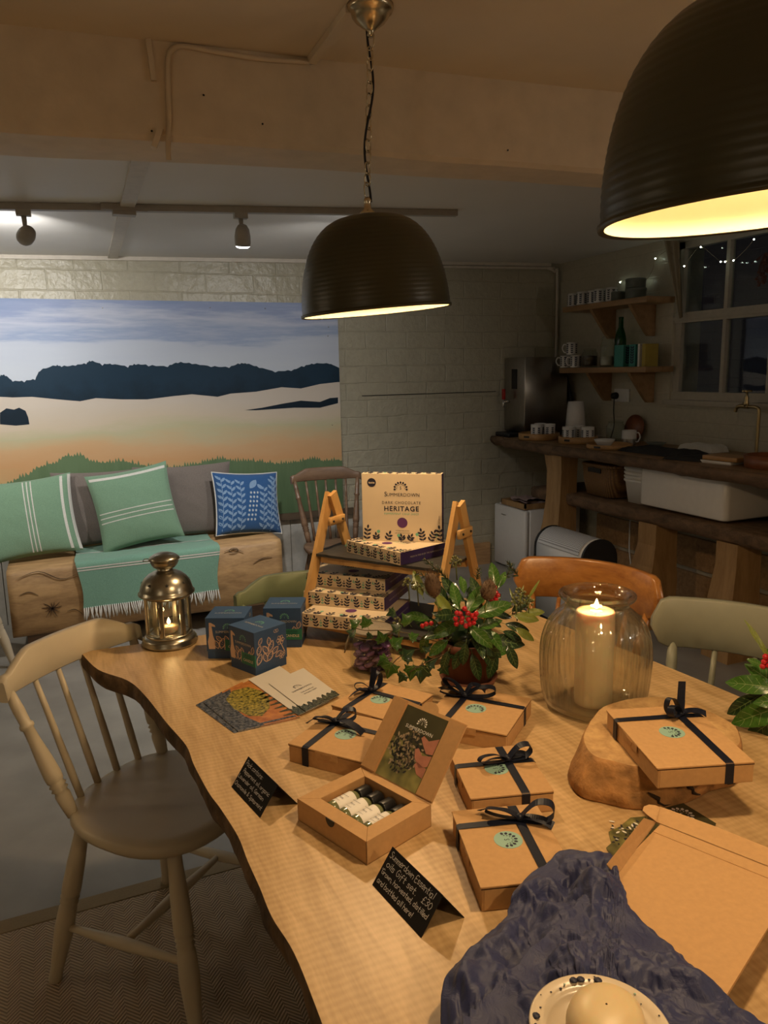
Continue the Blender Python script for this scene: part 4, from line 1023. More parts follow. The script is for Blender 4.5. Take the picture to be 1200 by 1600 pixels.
q = Vector((3.44, yon(990, CZ+.09, 3.44), CZ)); m = MB(); m.lathe([(.001, 0), (.085, 0), (.085, .012), (.001, .012)], 'redwood_bowl', T(3.45, q.y, CZ+.088) @ RY(math.radians(-80)), 32, False, False); tag(m.build('wooden_board'), 'round brown wooden board leaning on the wall behind the mug', 'board')
# socket, plug
sk = thing('power_socket', 'white double wall socket with a black plug above the worktop', 'socket', (XR-.012, 4.12, 1.215)); m = MB(); m.bbox(0, .012, 0, .15, 0, .086, 'white_plastic', r=.003); m.build('plate', sk)
m = MB(); m.lathe([(.022, 0), (.024, .008), (.02, .035), (.001, .036)], 'black', T(0, .12, .04) @ RY(-PI/2), 20, cap1=False); pl = m.build('plug', sk)
m = MB(); m.tube(cat([(-.02, .12, .03), (-.022, .12, -.06), (-.01, .125, -.16), (-.03, .13, -.245)], 5), .004, 'black', seg=6); m.build('cord', pl)
# dark folded cloths, white towels, boards, bowls right on the worktop
def slabcloth(name, label, cate, px, X, w, d, h, mat, rz=0, amp=.008):
    p = wtop(px, X); m = MB(); A = T(p.x, p.y, CZ+.002) @ RZ(rz)
    m.grid(lambda u, v: Vector((w*(u-.5), d*(v-.5), h*min(1, 12*min(u, 1-u, v, 1-v))**.5+amp*noise2(u*7, v*5, px) * min(1, 8*min(u, 1-u, v, 1-v)))), 22, 16, mat, A)
    m.grid(lambda u, v: Vector((w*(.5-u), d*(v-.5), 0)), 2, 2, mat, A); o = m.build(name); tag(o, label, cate); return o
plain('charcoal_cloth', (0.02, 0.02, 0.022), 0.9)
slabcloth('folded_apron', 'black folded cloth lying flat on the worktop by the window', 'cloth', 1035, 3.08, .22, .52, .022, 'charcoal_cloth', amp=.012)
slabcloth('folded_apron', 'second dark brown cloth at the worktop edge left of the notebook', 'cloth', 1078, 3.00, .18, .22, .018, 'charcoal_cloth', .3)
slabcloth('hand_towel', 'stack of folded white towels below the window', 'towel', 1098, 3.36, .14, .26, .035, 'white_cloth')
p = wtop(1130, 3.02); m = MB(); m.bbox(-.06, .06, -.09, .09, 0, .014, 'ceramic_white', T(p.x, p.y, CZ+.001) @ RZ(.1), r=.002); tag(m.build('notebook'), 'thin white book lying near the worktop edge', 'book')
p = wtop(1133, 3.02); m = MB(); m.bbox(-.07, .07, -.10, .10, 0, .022, 'bamboo', T(p.x+.02, p.y, CZ+.016) @ RZ(.1), r=.004); tag(m.build('cutting_board'), 'small wooden board resting on the white book', 'board')
p = wtop(1193, 3.04); wbw = thing('wooden_bowl', 'round reddish wooden bowl at the right edge of the picture', 'bowl', (p.x+.03, p.y-.02, CZ+.001)); m = MB(); m.lathe([(.115, 0), (.12, .005), (.125, .06), (.116, .06), (.11, .012), (.001, .010)], 'redwood_bowl', seg=40, cap1=False); m.build('body', wbw)
p = Vector((3.30, yon(1025, CZ, 3.30), CZ)); bw = thing('small_dish', 'small grey dish on the worktop behind the black cloth', 'dish', (p.x, p.y, CZ+.001)); m = MB(); m.lathe([(.03, 0), (.06, .028), (.056, .028), (.001, .006)], 'ceramic_dark', seg=24, cap1=False); m.build('body', bw)
# brass tap
p = onx(1183, 686, 3.36); tp = thing('brass_tap', 'brass bib tap on an upright pipe behind the sink', 'tap', (p.x, p.y, CZ))
zt = onx(1183, 636, 3.36).z - CZ
tip = onx(1153, 640, 3.36).y - p.y
m = MB(); m.tube(cat([(0, 0, 0), (0, 0, zt*.6), (0, 0, zt-.02), (0, .012*1, zt-.004), (0, .03, zt), (0, .07, zt)], 6), .009, 'brass'); m.build('pipe', tp)
m = MB(); m.tube(cat([(0, .07, zt), (0, .12, zt+.002), (0, .145, zt-.008), (0, .155, zt-.03)], 6), [.012]*6+[.011]*6+[.009]*7, 'brass'); m.lathe([(.013, zt), (.014, zt+.02), (.010, zt+.03), (.012, zt+.045), (.006, zt+.06), (.006, zt+.08)], 'brass', T(0, .085, 0), 16); m.build('spout', tp)
m = MB(); m.tube([(0, .055, zt+.082), (0, .115, zt+.082)], .005, 'brass'); m.tube([(-.03, .085, zt+.082), (.03, .085, zt+.082)], .005, 'brass'); m.build('handle', tp)
# fairy lights and drape by the window
plain('fairy_glow', (1, 1, .9), 0.4, var=0, emit=(0.85, 1.0, 0.80), es=12.0)
fl = thing('string_lights', 'thin wire of tiny white fairy lights looped by the window and upper shelf', 'string lights')
pts = [onx(*q, XR-.03) for q in [(966,441),(985,436),(1008,438),(1020,420),(1024,404),(1036,395),(1043,392),(1055,400),(1069,416),(1080,400),(1095,386),(1115,400),(1126,409),(1134,408),(1146,407),(1165,390),(1178,374)]]
m = MB(); m.tube(cat(pts, 4), .0012, 'nickel', seg=5); m.build('wire', fl)
for q in [(969,441),(981,441),(1008,439),(1024,404),(1043,392),(1069,416),(1095,386),(1126,409),(1133,409),(1146,407),(1178,374)]:
    m = MB(); m.ball(onx(*q, XR-.034), .0042, 'fairy_glow', seg=10); m.build('bulb', fl)
plain('linen', (0.30, 0.26, 0.19), 0.9)
m = MB(); e = [onx(*q, XR-.025) for q in [(1040,376),(1066,376),(1068,495),(1064,498)]]
def dr(u, v):
    a = e[0].lerp(e[3], v**1.0); b2 = e[1].lerp(e[2], v); p = a.lerp(b2, u); return Vector((p.x-.012*math.sin(u*14)*(1-v*.6)-.01, p.y, p.z))
m.grid(dr, 24, 20, 'linen'); m.grid(lambda u, v: dr(1-u, v)+Vector((.004, 0, 0)), 24, 20, 'linen'); tag(m.build('curtain'), 'narrow beige drape gathered at the left side of the window', 'curtain')
plain('dried', (0.13, 0.06, 0.045), 0.9)
m = MB(); c = onx(1196, 395, XR-.05)
for k in range(60):
    a = rnd.uniform(0, 2*PI); p2 = c+Vector((rnd.uniform(-.03, .02), .09*math.cos(a)*rnd.random()-.02, -.16*rnd.random())); m.tube([c, (c+p2)/2+Vector((0, .01, 0)), p2], [.001, .001, .0007], 'dried', seg=4)
    m.ball(p2, rnd.uniform(.004, .009), 'dried', seg=6)
o = m.build('dried_flowers'); tag(o, 'bunch of dried reddish flowers hanging in the window', 'flowers', kind='thing')
# warming lamp: small shadow-less lamps are not used; an added unseen globe brightens the corner
# ---------------------------------------------------------------- things on the table
from mathutils import noise as mn
plain('kraft', (0.50, 0.29, 0.122), 0.8, var=0.07, nscale=120, bump=0.1, bdist=0.0005)
plain('kraft_inner', (0.44, 0.245, 0.10), 0.85, var=0.07, nscale=120)
plain('kraft_seam', (0.06, 0.03, 0.012), 0.9)
plain('ribbon_navy', (0.007, 0.009, 0.020), 0.45, var=0.2, nscale=300, spec=.35)
plain('sticker_green', (0.27, 0.44, 0.36), 0.6, var=0.02)
plain('cream_card', (0.66, 0.53, 0.37), 0.45, var=0.02)
plain('ink', (0.015, 0.016, 0.035), 0.55, var=0)
plain('purple_card', (0.045, 0.025, 0.11), 0.45, var=0.03)
plain('purple_dot', (0.10, 0.03, 0.13), 0.5, var=0)
plain('mint_ink', (0.15, 0.42, 0.30), 0.55, var=0)
plain('blue_card', (0.030, 0.072, 0.165), 0.5, var=0.05)
plain('green_label', (0.02, 0.17, 0.11), 0.5, var=0)
plain('copper_ink', (0.58, 0.43, 0.34), 0.35, 0.3, var=0)
plain('silver_ink', (0.55, 0.50, 0.42), 0.35, 0.2, var=0)
plain('slate', (0.035, 0.032, 0.030), 0.6, var=0.3, nscale=20, bump=0.6, bdist=0.003)
wood('pine_light', (0.56, 0.33, 0.12), (0.38, 0.20, 0.065), (10, 10, 1.4), 2.2, 0.45)
plain('black_card', (0.009, 0.008, 0.008), 0.7, spec=.25)
plain('chalk', (0.62, 0.60, 0.58), 0.8, var=0)
H_ = 0.036
def fan(m, M, r, mat, s_mat=None, z=0.0008, leaves=9, inner=True, letter='S'):
    for i in range(leaves):
        a = math.radians(-8 + 196*i/(leaves-1)); L = r*0.36
        m.poly(leafpts(r*0.66*math.cos(a), r*0.66*math.sin(a), L, L*0.36, a), mat, M, z)
    if inner:
        for i in range(leaves-1):
            a = math.radians(0 + 180*i/(leaves-2)); L = r*0.17
            m.poly(leafpts(r*0.48*math.cos(a), r*0.48*math.sin(a), L, L*0.26, a), mat, M, z)
    m.text(letter, r*0.62, s_mat or mat, M @ T(0, r*0.06, 0), z=z, sx=.85)
def ribbon(m, pts, side, w, mat='ribbon_navy', th=0.0007, n=6, M=ID, tw=None):
    P = cat(pts, n) if n > 1 else [Vector(p) for p in pts]; N = len(P); side = Vector(side).normalized(); rings = []
    for i, p in enumerate(P):
        t = (P[min(i+1, N-1)]-P[max(i-1, 0)]).normalized(); s_ = side
        if tw: s_ = (Matrix.Rotation(tw*i/(N-1), 3, t) @ side)
        s_ = (s_ - t*s_.dot(t)*0.9).normalized(); nr = t.cross(s_).normalized()*th/2
        rings.append([p-s_*w/2-nr, p+s_*w/2-nr, p+s_*w/2+nr, p-s_*w/2+nr])
    m.loft(rings, mat, M, smooth=False)
def bow(par, kx, ky, z, spec):
    """spec: list of ('loop'|'tail', angle deg, length, lift)"""
    m = MB()
    m.ball((kx, ky, z+0.006), 0.0075, 'ribbon_navy', seg=10, sz=0.8)
    for kind, ang_, L, lift in spec:
        a = math.radians(ang_); d = Vector((math.cos(a), math.sin(a), 0)); sd = Vector((-d.y, d.x, 0)); k = Vector((kx, ky, z+0.006))
        if kind == 'loop':
            sd2 = (sd + Vector((0, 0, .25))).normalized()
            ribbon(m, [k, k+d*L*.45+Vector((0, 0, lift*.9)), k+d*L*.9+Vector((0, 0, lift)), k+d*L+Vector((0, 0, lift*.45)), k+d*L*.72+Vector((0, 0, 0.0)), k+d*L*.3+Vector((0, 0, -.002)), k], sd2, 0.013)
        elif kind == 'up':
            ribbon(m, [k, k+d*L*.1+Vector((0, 0, lift*.4)), k+d*L*.25+Vector((0, 0, lift))], sd, 0.013, tw=0.5)
        else:
            ribbon(m, [k, k+d*L*.3+Vector((0, 0, lift)), k+d*L*.7+Vector((0, 0, lift*.8)), k+d*L+Vector((0, 0, -.004+lift*.3))], sd, 0.013, tw=0.6)
    return m.build('bow', par)
def gift_box(label, FL, FR, BL, z, spec, bxf=0.23, byf=0.72, H=H_):
    FL = onz(*FL, z+H); FR = onz(*FR, z+H); BL = onz(*BL, z+H)
    u = FR-FL; W = u.length; u.normalize(); v = Vector((-u.y, u.x, 0)); D = (BL-FL).dot(v)
    t = thing('gift_box', label, 'gift box', (FL.x, FL.y, z), math.atan2(u.y, u.x), 'ribboned kraft gift boxes')
    m = MB(); m.bbox(0.0008, W-.0008, .0008, D-.0006, 0, H-.004, 'kraft', r=.0012, seg=1, smooth=False)
    m.box(0, .0015, 0.004, D-.004, .002, H-.005, 'kraft'); m.box(W-.0015, W, 0.004, D-.004, .002, H-.005, 'kraft'); m.build('body', t)
    m = MB(); m.bbox(0, W, -.0012, D, H-.0030, H, 'kraft', r=.0012, seg=1, smooth=False)
    m.box(W*.36, W*.64, -.0016, -.0002, H-.014, H-.002, 'kraft')
    m.build('lid', t)
    m = MB(); m.box(.0004, W-.0004, .0002, D-.0004, H-.0045, H-.0025, 'kraft_seam'); m.build('seam', t)
    m = MB(); m.prism([(W*.5+.011*math.cos(a*PI/10), -.011*math.sin(a*PI/10)) for a in range(11)], -.0016, 0.001, 'kraft_inner', T(0, -.0012, H-.004) @ RX(PI/2)); m.build('thumb_notch', t)
    bx, by = W*bxf, D*byf; w = .0135; e = .0008
    m = MB()
    ribbon(m, [(bx, -e-.0012, 0.0006), (bx, -e-.0012, H*.5), (bx, -e-.001, H-.0005), (bx, .003, H+e), (bx, by, H+e+.0012), (bx, D-.003, H+e), (bx, D+e, H-.001), (bx, D+e, .0006)], (1, 0, 0), w, n=1)
    ribbon(m, [(-e, by, .0006), (-e, by, H-.001), (.003, by, H+e), (bx, by, H+e+.0015), (W-.003, by, H+e), (W+e, by, H-.001), (W+e, by, .0006)], (0, 1, 0), w, n=1)
    m.build('ribbon_band', t)
    bow(t, bx, by, H+.001, spec)
    m = MB(); A = T(W*.47, D*.48, H); r = 0.0205
    m.prism([(r*math.cos(i*PI/20), r*math.sin(i*PI/20)) for i in range(40)], 0.0, 0.0004, 'sticker_green', A); fan(m, A @ T(0, -r*.18, 0), r*.86, 'ink', z=.0007); m.build('sticker', t)
    return t
gift_box('kraft gift box with flat bow, partly hidden by the open box lid', (450, 1161), (573, 1192), (518, 1108), TZ, [('loop', 30, .040, .022), ('loop', 200, .042, .006), ('tail', -15, .075, .008), ('tail', 215, .055, .010)], byf=.66)
gift_box('kraft gift box behind, nearest the glass jar of purple sweets', (517.5, 1101), (618, 1128), (577.5, 1061), TZ, [('up', 70, .04, .045), ('loop', 220, .034, .015), ('tail', 250, .055, .006), ('loop', 80, .03, .03)], byf=.62)
gift_box('kraft gift box directly in front of the plant pot with wide bow loops', (661, 1123), (792, 1148), (711, 1071), TZ+.0, [('loop', 150, .065, .018), ('loop', 15, .062, .020), ('tail', 170, .060, .012), ('tail', 40, .045, .02), ('loop', 195, .05, .01)], bxf=.25, byf=.70)
gift_box('kraft gift box in the middle of the row of three, bow loop over its sticker', (702, 1173), (736, 1248), (823, 1171), TZ, [('loop', -75, .055, .014), ('loop', 95, .042, .022), ('tail', 100, .040, .006), ('tail', -85, .045, .003)], bxf=.36, byf=.66)
gift_box('nearest kraft gift box, its lower corner touching the blue tissue', (706.5, 1267), (752, 1387), (830, 1242), TZ, [('loop', 65, .050, .030), ('loop', -110, .050, .010), ('tail', -118, .062, .008), ('tail', 60, .05, .004)], bxf=.24, byf=.70)
gift_box('kraft gift box lying on top of the log slice', (948, 1109), (1028, 1200.5), (1055.5, 1081), TZ+.066, [('up', 150, .03, .055), ('loop', -55, .034, .020), ('tail', 85, .045, .004), ('tail', 150, .03, .02), ('loop', -75, .03, .03)], bxf=.21, byf=.74, H=.034)

# log slice under the last box
wood('slice_top', (0.58, 0.36, 0.15), (0.32, 0.17, 0.06), (10, 10, 3), 3.0, 0.7, bump=0.6)
plain('slice_bark', (0.36, 0.18, 0.06), 0.75, var=0.55, nscale=32, bump=0.9, bdist=0.008)
top = [onz(*q, TZ+.064) for q in [(945,1102),(917,1133),(909,1160),(926,1183),(960,1192),(1002,1200),(1060,1196),(1110,1182),(1154,1168),(1156,1142),(1132,1122),(1075,1098),(1016,1088)]]
cen = sum(top, Vector())/len(top); top = cat(top, 8, True)
ls = thing('log_slice', 'thick rough-cut log slice used as a stand on the table', 'log slice', (cen.x, cen.y, TZ))
m = MB(); rg = []
for z, k in ((0, 1.0), (.004, 1.03), (.02, 1.03), (.04, 1.01), (.055, 1.0), (.063, .985), (.065, .97)):
    r = []
    for i, p in enumerate(top):
        v = Vector((p.x-cen.x, p.y-cen.y, 0)); a = math.atan2(v.y, v.x); lean = 1 + (0.16*(1-z/.065))*max(0, math.cos(a-math.radians(-165)))
        w = 1 + .02*mn.noise(Vector((math.cos(a)*3, math.sin(a)*3, z*30)))
        r.append((v.x*k*lean*w, v.y*k*lean*w, z))
    rg.append(r)
m.loft(rg, 'slice_bark', cap1=False); m.add(rg[-1], [tuple(range(len(rg[-1])))], 'slice_top')
for a0, z0 in ((-1.9, .04), (-1.2, .035), (-2.4, .03), (-0.9, .045)):
    pp = []
    for k in range(7):
        a = a0 + .05*k + rh.uniform(-.03, .03); i = min(range(len(top)), key=lambda i: abs(math.atan2(top[i].y-cen.y, top[i].x-cen.x)-a)); zz = max(.006, z0-.006*k)
        q = rg[2][i]; pp.append((q[0]*1.006, q[1]*1.006, zz))
    m.tube(pp, [.001, .003, .004, .003, .0035, .002, .001], 'crack_dark', seg=5)
m.build('wood_body', ls)

# open box with four bottles
FLp, FRp, BLp = onz(464.5, 1248, TZ+.037), onz(572.5, 1316, TZ+.037), onz(556, 1195, TZ+.037)
u = FRp-FLp; OW = u.length; u.normalize(); v = Vector((-u.y, u.x, 0)); OD = (BLp-FLp).dot(v); OH = .037
ob = thing('open_gift_box', 'open kraft box with a photo card in its raised lid, holding four small bottles', 'gift box', (FLp.x, FLp.y, TZ), math.atan2(u.y, u.x))
bd = .026; bk_ = .015
m = MB()
m.box(0, OW, 0, .0015, 0, OH, 'kraft'); m.box(0, OW, OD-.0015, OD, 0, OH, 'kraft'); m.box(0, .0015, 0, OD, 0, OH, 'kraft'); m.box(OW-.0015, OW, 0, OD, 0, OH, 'kraft'); m.box(0, OW, 0, OD, 0, .0015, 'kraft_inner')
for poly in ([(0, 0), (OW, 0), (OW-bd, bd), (bd, bd)], [(OW, 0), (OW, OD), (OW-bd, OD-bk_), (OW-bd, bd)], [(OW, OD), (0, OD), (bd, OD-bk_), (OW-bd, OD-bk_)], [(0, OD), (0, 0), (bd, bd), (bd, OD-bk_)]):
    cx, cy = sum(p[0] for p in poly)/4, sum(p[1] for p in poly)/4; s_ = [(cx+(x-cx)*.994, cy+(y-cy)*.994) for x, y in poly]
    m.prism(s_, OH-.001, OH+.0005, 'kraft')
for x0, x1, y0, y1 in ((bd-.001, bd, bd, OD-bk_), (OW-bd, OW-bd+.001, bd, OD-bk_), (bd, OW-bd, bd-.001, bd), (bd, OW-bd, OD-bk_, OD-bk_+.001)): m.box(x0, x1, y0, y1, .004, OH-.001, 'kraft_inner')
m.build('tray', ob)
m = MB(); m.prism([(OW*.5+.010*math.cos(a*PI/10), -.012*math.sin(a*PI/10)) for a in range(11)], 0, .001, 'black', T(0, 0, OH) @ RX(PI/2)); m.build('thumb_notch', ob)
LID_A, LID_L = math.radians(50), 0.134
LM = T(0, OD, OH) @ RX(LID_A)       # lid plane: x along the hinge, y up the lid, +z faces the viewer
LIDJ = 'lid'
m = MB(); m.box(0, OW, 0.001, LID_L, -.002, 0, 'kraft', LM); m.box(0, OW*.19, .004, LID_L-.002, 0, .004, 'kraft_inner', LM); m.box(OW*.80, OW, .004, LID_L-.002, 0, .004, 'kraft_inner', LM)
m.prism([(OW*.5+.018*math.cos(a*PI/12), LID_L+.013*math.sin(a*PI/12)) for a in range(13)], -.002, 0, 'kraft', LM)
lidp = m.build('lid', ob)
for nm, c1, c2 in (('card_photo_green', (0.30, 0.27, 0.08), (0.05, 0.05, 0.02)),):
    mt, nt, b = _new(nm); MATS[nm] = mt; vv = _map(nt, (1, 1, 1)); n_ = _n(nt, 'ShaderNodeTexNoise', Scale=28.0, Detail=2.0); nt.links.new(vv, n_.inputs[0]); nt.links.new(_ramp(nt, n_.outputs[0], [(0.35, c2), (0.7, c1)]), b.inputs['Base Color']); b.inputs['Roughness'].default_value = .35
plain('photo_dark', (0.055, 0.05, 0.022), 0.35, var=.2); plain('skin_print', (0.42, 0.17, 0.11), 0.4, var=.15, nscale=60); plain('herb_print', (0.025, 0.025, 0.02), .5); plain('herb_tip', (0.36, 0.27, 0.17), .5); plain('white_ink', (0.75, 0.72, 0.66), .5, var=0)
m = MB(); px0, px1, py0, py1 = OW*.21, OW*.78, .003, LID_L-.006
m.box(px0, px1, py0, py1, .0001, .0008, 'card_photo_green', LM); PM = LM @ T(0, 0, .0009)
m.poly([(px0, py0+(py1-py0)*.55), (px1, py0+(py1-py0)*.48), (px1, py1), (px0, py1)], 'photo_dark', PM)
cx, cy = (px0+px1)/2-.006, (py0+py1)/2-.008
for k in range(260):
    a = rh.uniform(0, 2*PI); rr_ = rh.uniform(0, 1)**.6; x, y = cx+.034*rr_*math.cos(a), cy+.036*rr_*math.sin(a)
    m.poly(leafpts(x, y, rh.uniform(.005, .010), .0018, rh.uniform(0, 2*PI)), 'herb_tip' if rh.random() < .42 else 'herb_print', PM, .0002)
for pts in ([(1, .52), (.86, .50), (.70, .60), (.62, .66), (.66, .70), (.80, .66), (1, .74)], [(1, .36), (.84, .30), (.66, .40), (.60, .50), (.66, .53), (.80, .46), (1, .50)], [(1, .20), (.85, .22), (.72, .32), (.76, .36), (1, .33)]):
    m.poly([(px0+(px1-px0)*x, py0+(py1-py0)*y) for x, y in pts], 'skin_print', PM, .0005)
fan(m, PM @ T((px0+px1)/2, py1-.022, 0), .011, 'white_ink'); m.text('SUMMERDOWN', .0085, 'white_ink', PM @ T((px0+px1)/2, py1-.033, 0), z=.0008)
m.build('photo_card', lidp)
plain('bottle_glass', (0.16, 0.17, 0.08), 0.12, var=0, spec=.8); plain('cap_black', (0.01, 0.01, 0.011), 0.35); plain('label_white', (0.78, 0.75, 0.70), 0.6, var=.02)
nmx = ['first from the left', 'second from the left', 'third from the left', 'rightmost']
gl = 'small oil bottles in the open box'
b0 = None
for i in range(4):
    x = bd+.0135 + i*(OW-2*bd-.027)/3
    base = ob.matrix_basis @ Vector((x, bd+.006, .0145+.006))
    lab = f'small essential oil bottle with black cap in the open box, {nmx[i]}'
    if b0 is None:
        b0 = thing('oil_bottle', lab, 'bottle', (0, 0, 0), 0, gl)
        Q = RX(-PI/2)
        m = MB(); m.lathe([(.008, 0), (.0118, .002), (.0122, .005), (.0122, .044), (.010, .049), (.0075, .052)], 'bottle_glass', Q, 24); m.build('body', b0)
        m = MB(); m.lathe([(.0108, .052), (.011, .054), (.011, .072), (.0095, .074), (.001, .074)], 'cap_black', Q, 24, True, False, rib=lambda z, a: .03*math.cos(18*a)); m.build('cap', b0)
        m = MB(); m.lathe([(.0124, .010), (.0124, .042)], 'label_white', Q, 24, False, False)
        for k, s_ in enumerate((.0028, .005, .0022)):
            m.text(('Summerdown', 'Pure', 'essential oil')[k], s_, 'ink', Q @ RX(PI/2) @ T(0, .032-.008*k, -.0) @ T(0, 0, .0127) if False else T(0, .030-.0075*k, .0126) @ ID, z=0)
        m.build('label', b0); bt = b0
    else: bt = dup(b0, label=lab)
    bt.location = base - Vector((0, 0, 0)); bt.rotation_euler = (0, 0, ob.rotation_euler.z)
    bt.location.z = TZ + .0185; bt.scale = (1.08, 1.14, 1.08)

# hand lettered black tent cards: simple single-stroke script
GL = {'a': '4,4 1,4 0,2 1,0 3,0 4,3;4,4 4,1 5,0', 'b': '0,7 0,0 3,0 4,2 3,4 0,3', 'c': '4,3.5 2,4 0,2 1,0 4,.5', 'd': '4,3 1,4 0,2 1,0 4,1;4,7 4,0', 'e': '0,2 4,2.4 3,4 1,4 0,2 1,0 4,.6', 'f': '4,6.5 2.5,7 1.5,5 1.5,-1;0,4 3.5,4', 'g': '4,3 2,4 0,2 2,0 4,1;4,4 4,-2 2,-3 0,-2', 'h': '0,7 0,0;0,3 2,4 4,3 4,0', 'i': '1,4 1,0;1,5.6 1,6', 'k': '0,7 0,0;4,4 0,2 4,0', 'l': '1,7 1,0', 'm': '0,4 0,0;0,3 1.5,4 2.5,3 2.5,0;2.5,3 4,4 5,3 5,0', 'n': '0,4 0,0;0,3 2,4 4,3 4,0', 'o': '2,4 0,3 0,1 2,0 4,1 4,3 2,4', 'p': '0,4 0,-3;0,3.5 3,4 4,2 3,0 0,.5', 'r': '0,4 0,0;0,2.5 2,4 3.5,4', 's': '4,3.6 1,4 .5,2.6 3.5,1.6 3,0 0,.3', 't': '1.5,6.5 1.5,.5 3,0;0,4 3.5,4', 'u': '0,4 0,1 2,0 4,1;4,4 4,0', 'v': '0,4 2,0 4,4', 'w': '0,4 1,0 2.5,3 4,0 5,4', 'x': '0,4 4,0;4,4 0,0', 'y': '0,4 2,.5;4,4 1,-3',
      'S': '4.5,6.4 2,7 .5,5.5 4,2.5 3,0 0,.6', 'E': '4,7 0,7 0,0 4,0;0,3.6 3,3.6', 'G': '4.5,6 2,7 0,3.5 2,0 4.5,1 4.5,3.2 2.8,3.2', 'P': '0,0 0,7 3.5,6.5 3.5,3.6 0,3.2', 'L': '0,7 0,0 3.8,0', 'C': '4.4,6 2,7 0,3.5 2,0 4.4,1', '&': '4.5,0 .8,5.6 2,7 3,5.6 0,1.6 1.5,0 4.5,2.6', '£': '4,6 2.4,7 1.2,5 1.2,.4 0,0 4.2,0;0,3.4 3,3.4', '3': '0,6.4 2,7 4,5.5 1.6,3.8 4,2 2,0 0,.8', '0': '2,7 0,5 0,2 2,0 4,2 4,5 2,7', ',': '1,.6 .4,-1.2', '.': '.8,0 1,.3', ':': '1,.4 1,.7;1,3.4 1,3.7', '!': '1,7 1,2;1,.3 1,0', "'": '1,7 .8,5.6'}
def script(m, txt, h, mat, M, x0=0.0, wd=0.0009, z=0.0005):
    x = x0; s_ = h/7
    for ch in txt:
        if ch == ' ': x += 3.2*s_; continue
        g_ = GL[ch]; mx = 0; jy = rh.uniform(-.4, .4)
        for st in g_.split(';'):
            pts = [tuple(map(float, q.split(','))) for q in st.split()]; mx = max(mx, max(p[0] for p in pts))
            P = cat([(p[0], p[1]+jy, 0) for p in pts], 3) if len(pts) > 2 else [Vector((p[0], p[1]+jy, 0)) for p in pts]
            P = [Vector((x+(p.x+p.y*.14)*s_, p.y*s_, z)) for p in P]
            for a, b_ in zip(P, P[1:]):
                d = b_-a
                if d.length < 1e-6: continue
                nn = Vector((-d.y, d.x, 0)).normalized()*wd/2; e_ = d.normalized()*wd*.3
                m.add([a-nn-e_, b_-nn+e_, b_+nn+e_, a+nn-e_], [(0, 1, 2, 3)], mat, M)
        x += (mx+1.35)*s_
    return x
def tent(label, BLq, BRq, ridge_off, back_off, lines, hz=.046):
    a, b_ = onz(*BLq, TZ), onz(*BRq, TZ); x = b_-a; L = x.length; x.normalize(); y = Vector((-x.y, x.x, 0))
    t = thing('tent_card', label, 'sign', (a.x, a.y, TZ), math.atan2(x.y, x.x)); w = .068
    m = MB(); sl = math.hypot(w/2, hz)
    FMx = frame((0, 0, 0.0006), (1, 0, 0), (0, w/2, hz)); m.box(0, L, 0, sl, -.001, 0, 'black_card', FMx)
    BMx = frame((L, w, 0.0006), (-1, 0, 0), (0, -w/2, hz)); m.box(0, L, 0, sl, -.001, 0, 'black_card', BMx); m.build('card', t)
    m = MB()
    for (tx, x0, x1, yy, h) in lines:
        w0 = script(MB(), tx, h, 'chalk', ID); k = (x1-x0)*L/w0
        script(m, tx, h, 'chalk', FMx @ T(x0*L, yy*sl, 0) @ S(k, 1, 1))
    m.build('lettering', t)
    return t
tent('left black tent card with four lines of white handwriting', (361.7, 1230), (406, 1278), 0, 0, [('Pack contains:', .05, .62, .78, .0078), ('Peppermint oil, organic', .08, .96, .57, .0066), ('Lavender oil, German', .03, .88, .37, .0066), ('Chamomile & Spearmint', .03, .95, .15, .0066)])
tent('right black tent card with larger white handwriting and a price', (581.7, 1383), (657.7, 1466), 0, 0, [('Summerdown Essential', .04, .92, .78, .0088), ('oils Gift set.   £30', .06, .95, .56, .0088), ("'Grown, harvested, distilled", .02, .96, .36, .0070), ('and bottled all here!', .04, .76, .14, .0070)])

# chocolate boxes
CW, CD, CT = .215, .182, .033
def sprig(m, M, x, y, L, ang_, n=4, mat='ink', lw=.0105, ll=.024):
    d = (math.cos(ang_), math.sin(ang_)); k = .0005
    m.poly([(x-d[1]*k, y+d[0]*k), (x+d[1]*k, y-d[0]*k), (x+d[0]*L+d[1]*k, y+d[1]*L-d[0]*k), (x+d[0]*L-d[1]*k, y+d[1]*L+d[0]*k)], mat, M, .0004)
    for i in range(n):
        q = (i+.3)/n*L
        for s_ in (-1, 1): m.poly(leafpts(x+d[0]*q, y+d[1]*q, ll, lw*.5, ang_+s_*.95), mat, M, .0004)
    m.poly(leafpts(x+d[0]*L, y+d[1]*L, ll*.9, lw*.5, ang_), mat, M, .0004)
def side_pattern(m, M, L, Hh):
    x = .012; k = 0
    while x < L-.006:
        sprig(m, M, x+(.002 if k % 2 else -.002), .0015, Hh*.66, PI/2+(.22 if k % 2 else -.16), 3, lw=.0044, ll=.0095)
        if k % 2 == 0:
            m.poly([(x+.0100, Hh*.55), (x+.0135, Hh*.80), (x+.0150, Hh*.5)], 'mint_ink', M, .0006); m.poly([(x+.0150, Hh*.5), (x+.018, Hh*.72), (x+.0175, Hh*.48)], 'mint_ink', M, .0006)
        else: sprig(m, M, x+.0130, .003, Hh*.42, PI/2, 2, 'mint_ink' if k % 4 == 1 else 'ink', lw=.003, ll=.005)
        x += .0262; k += 1
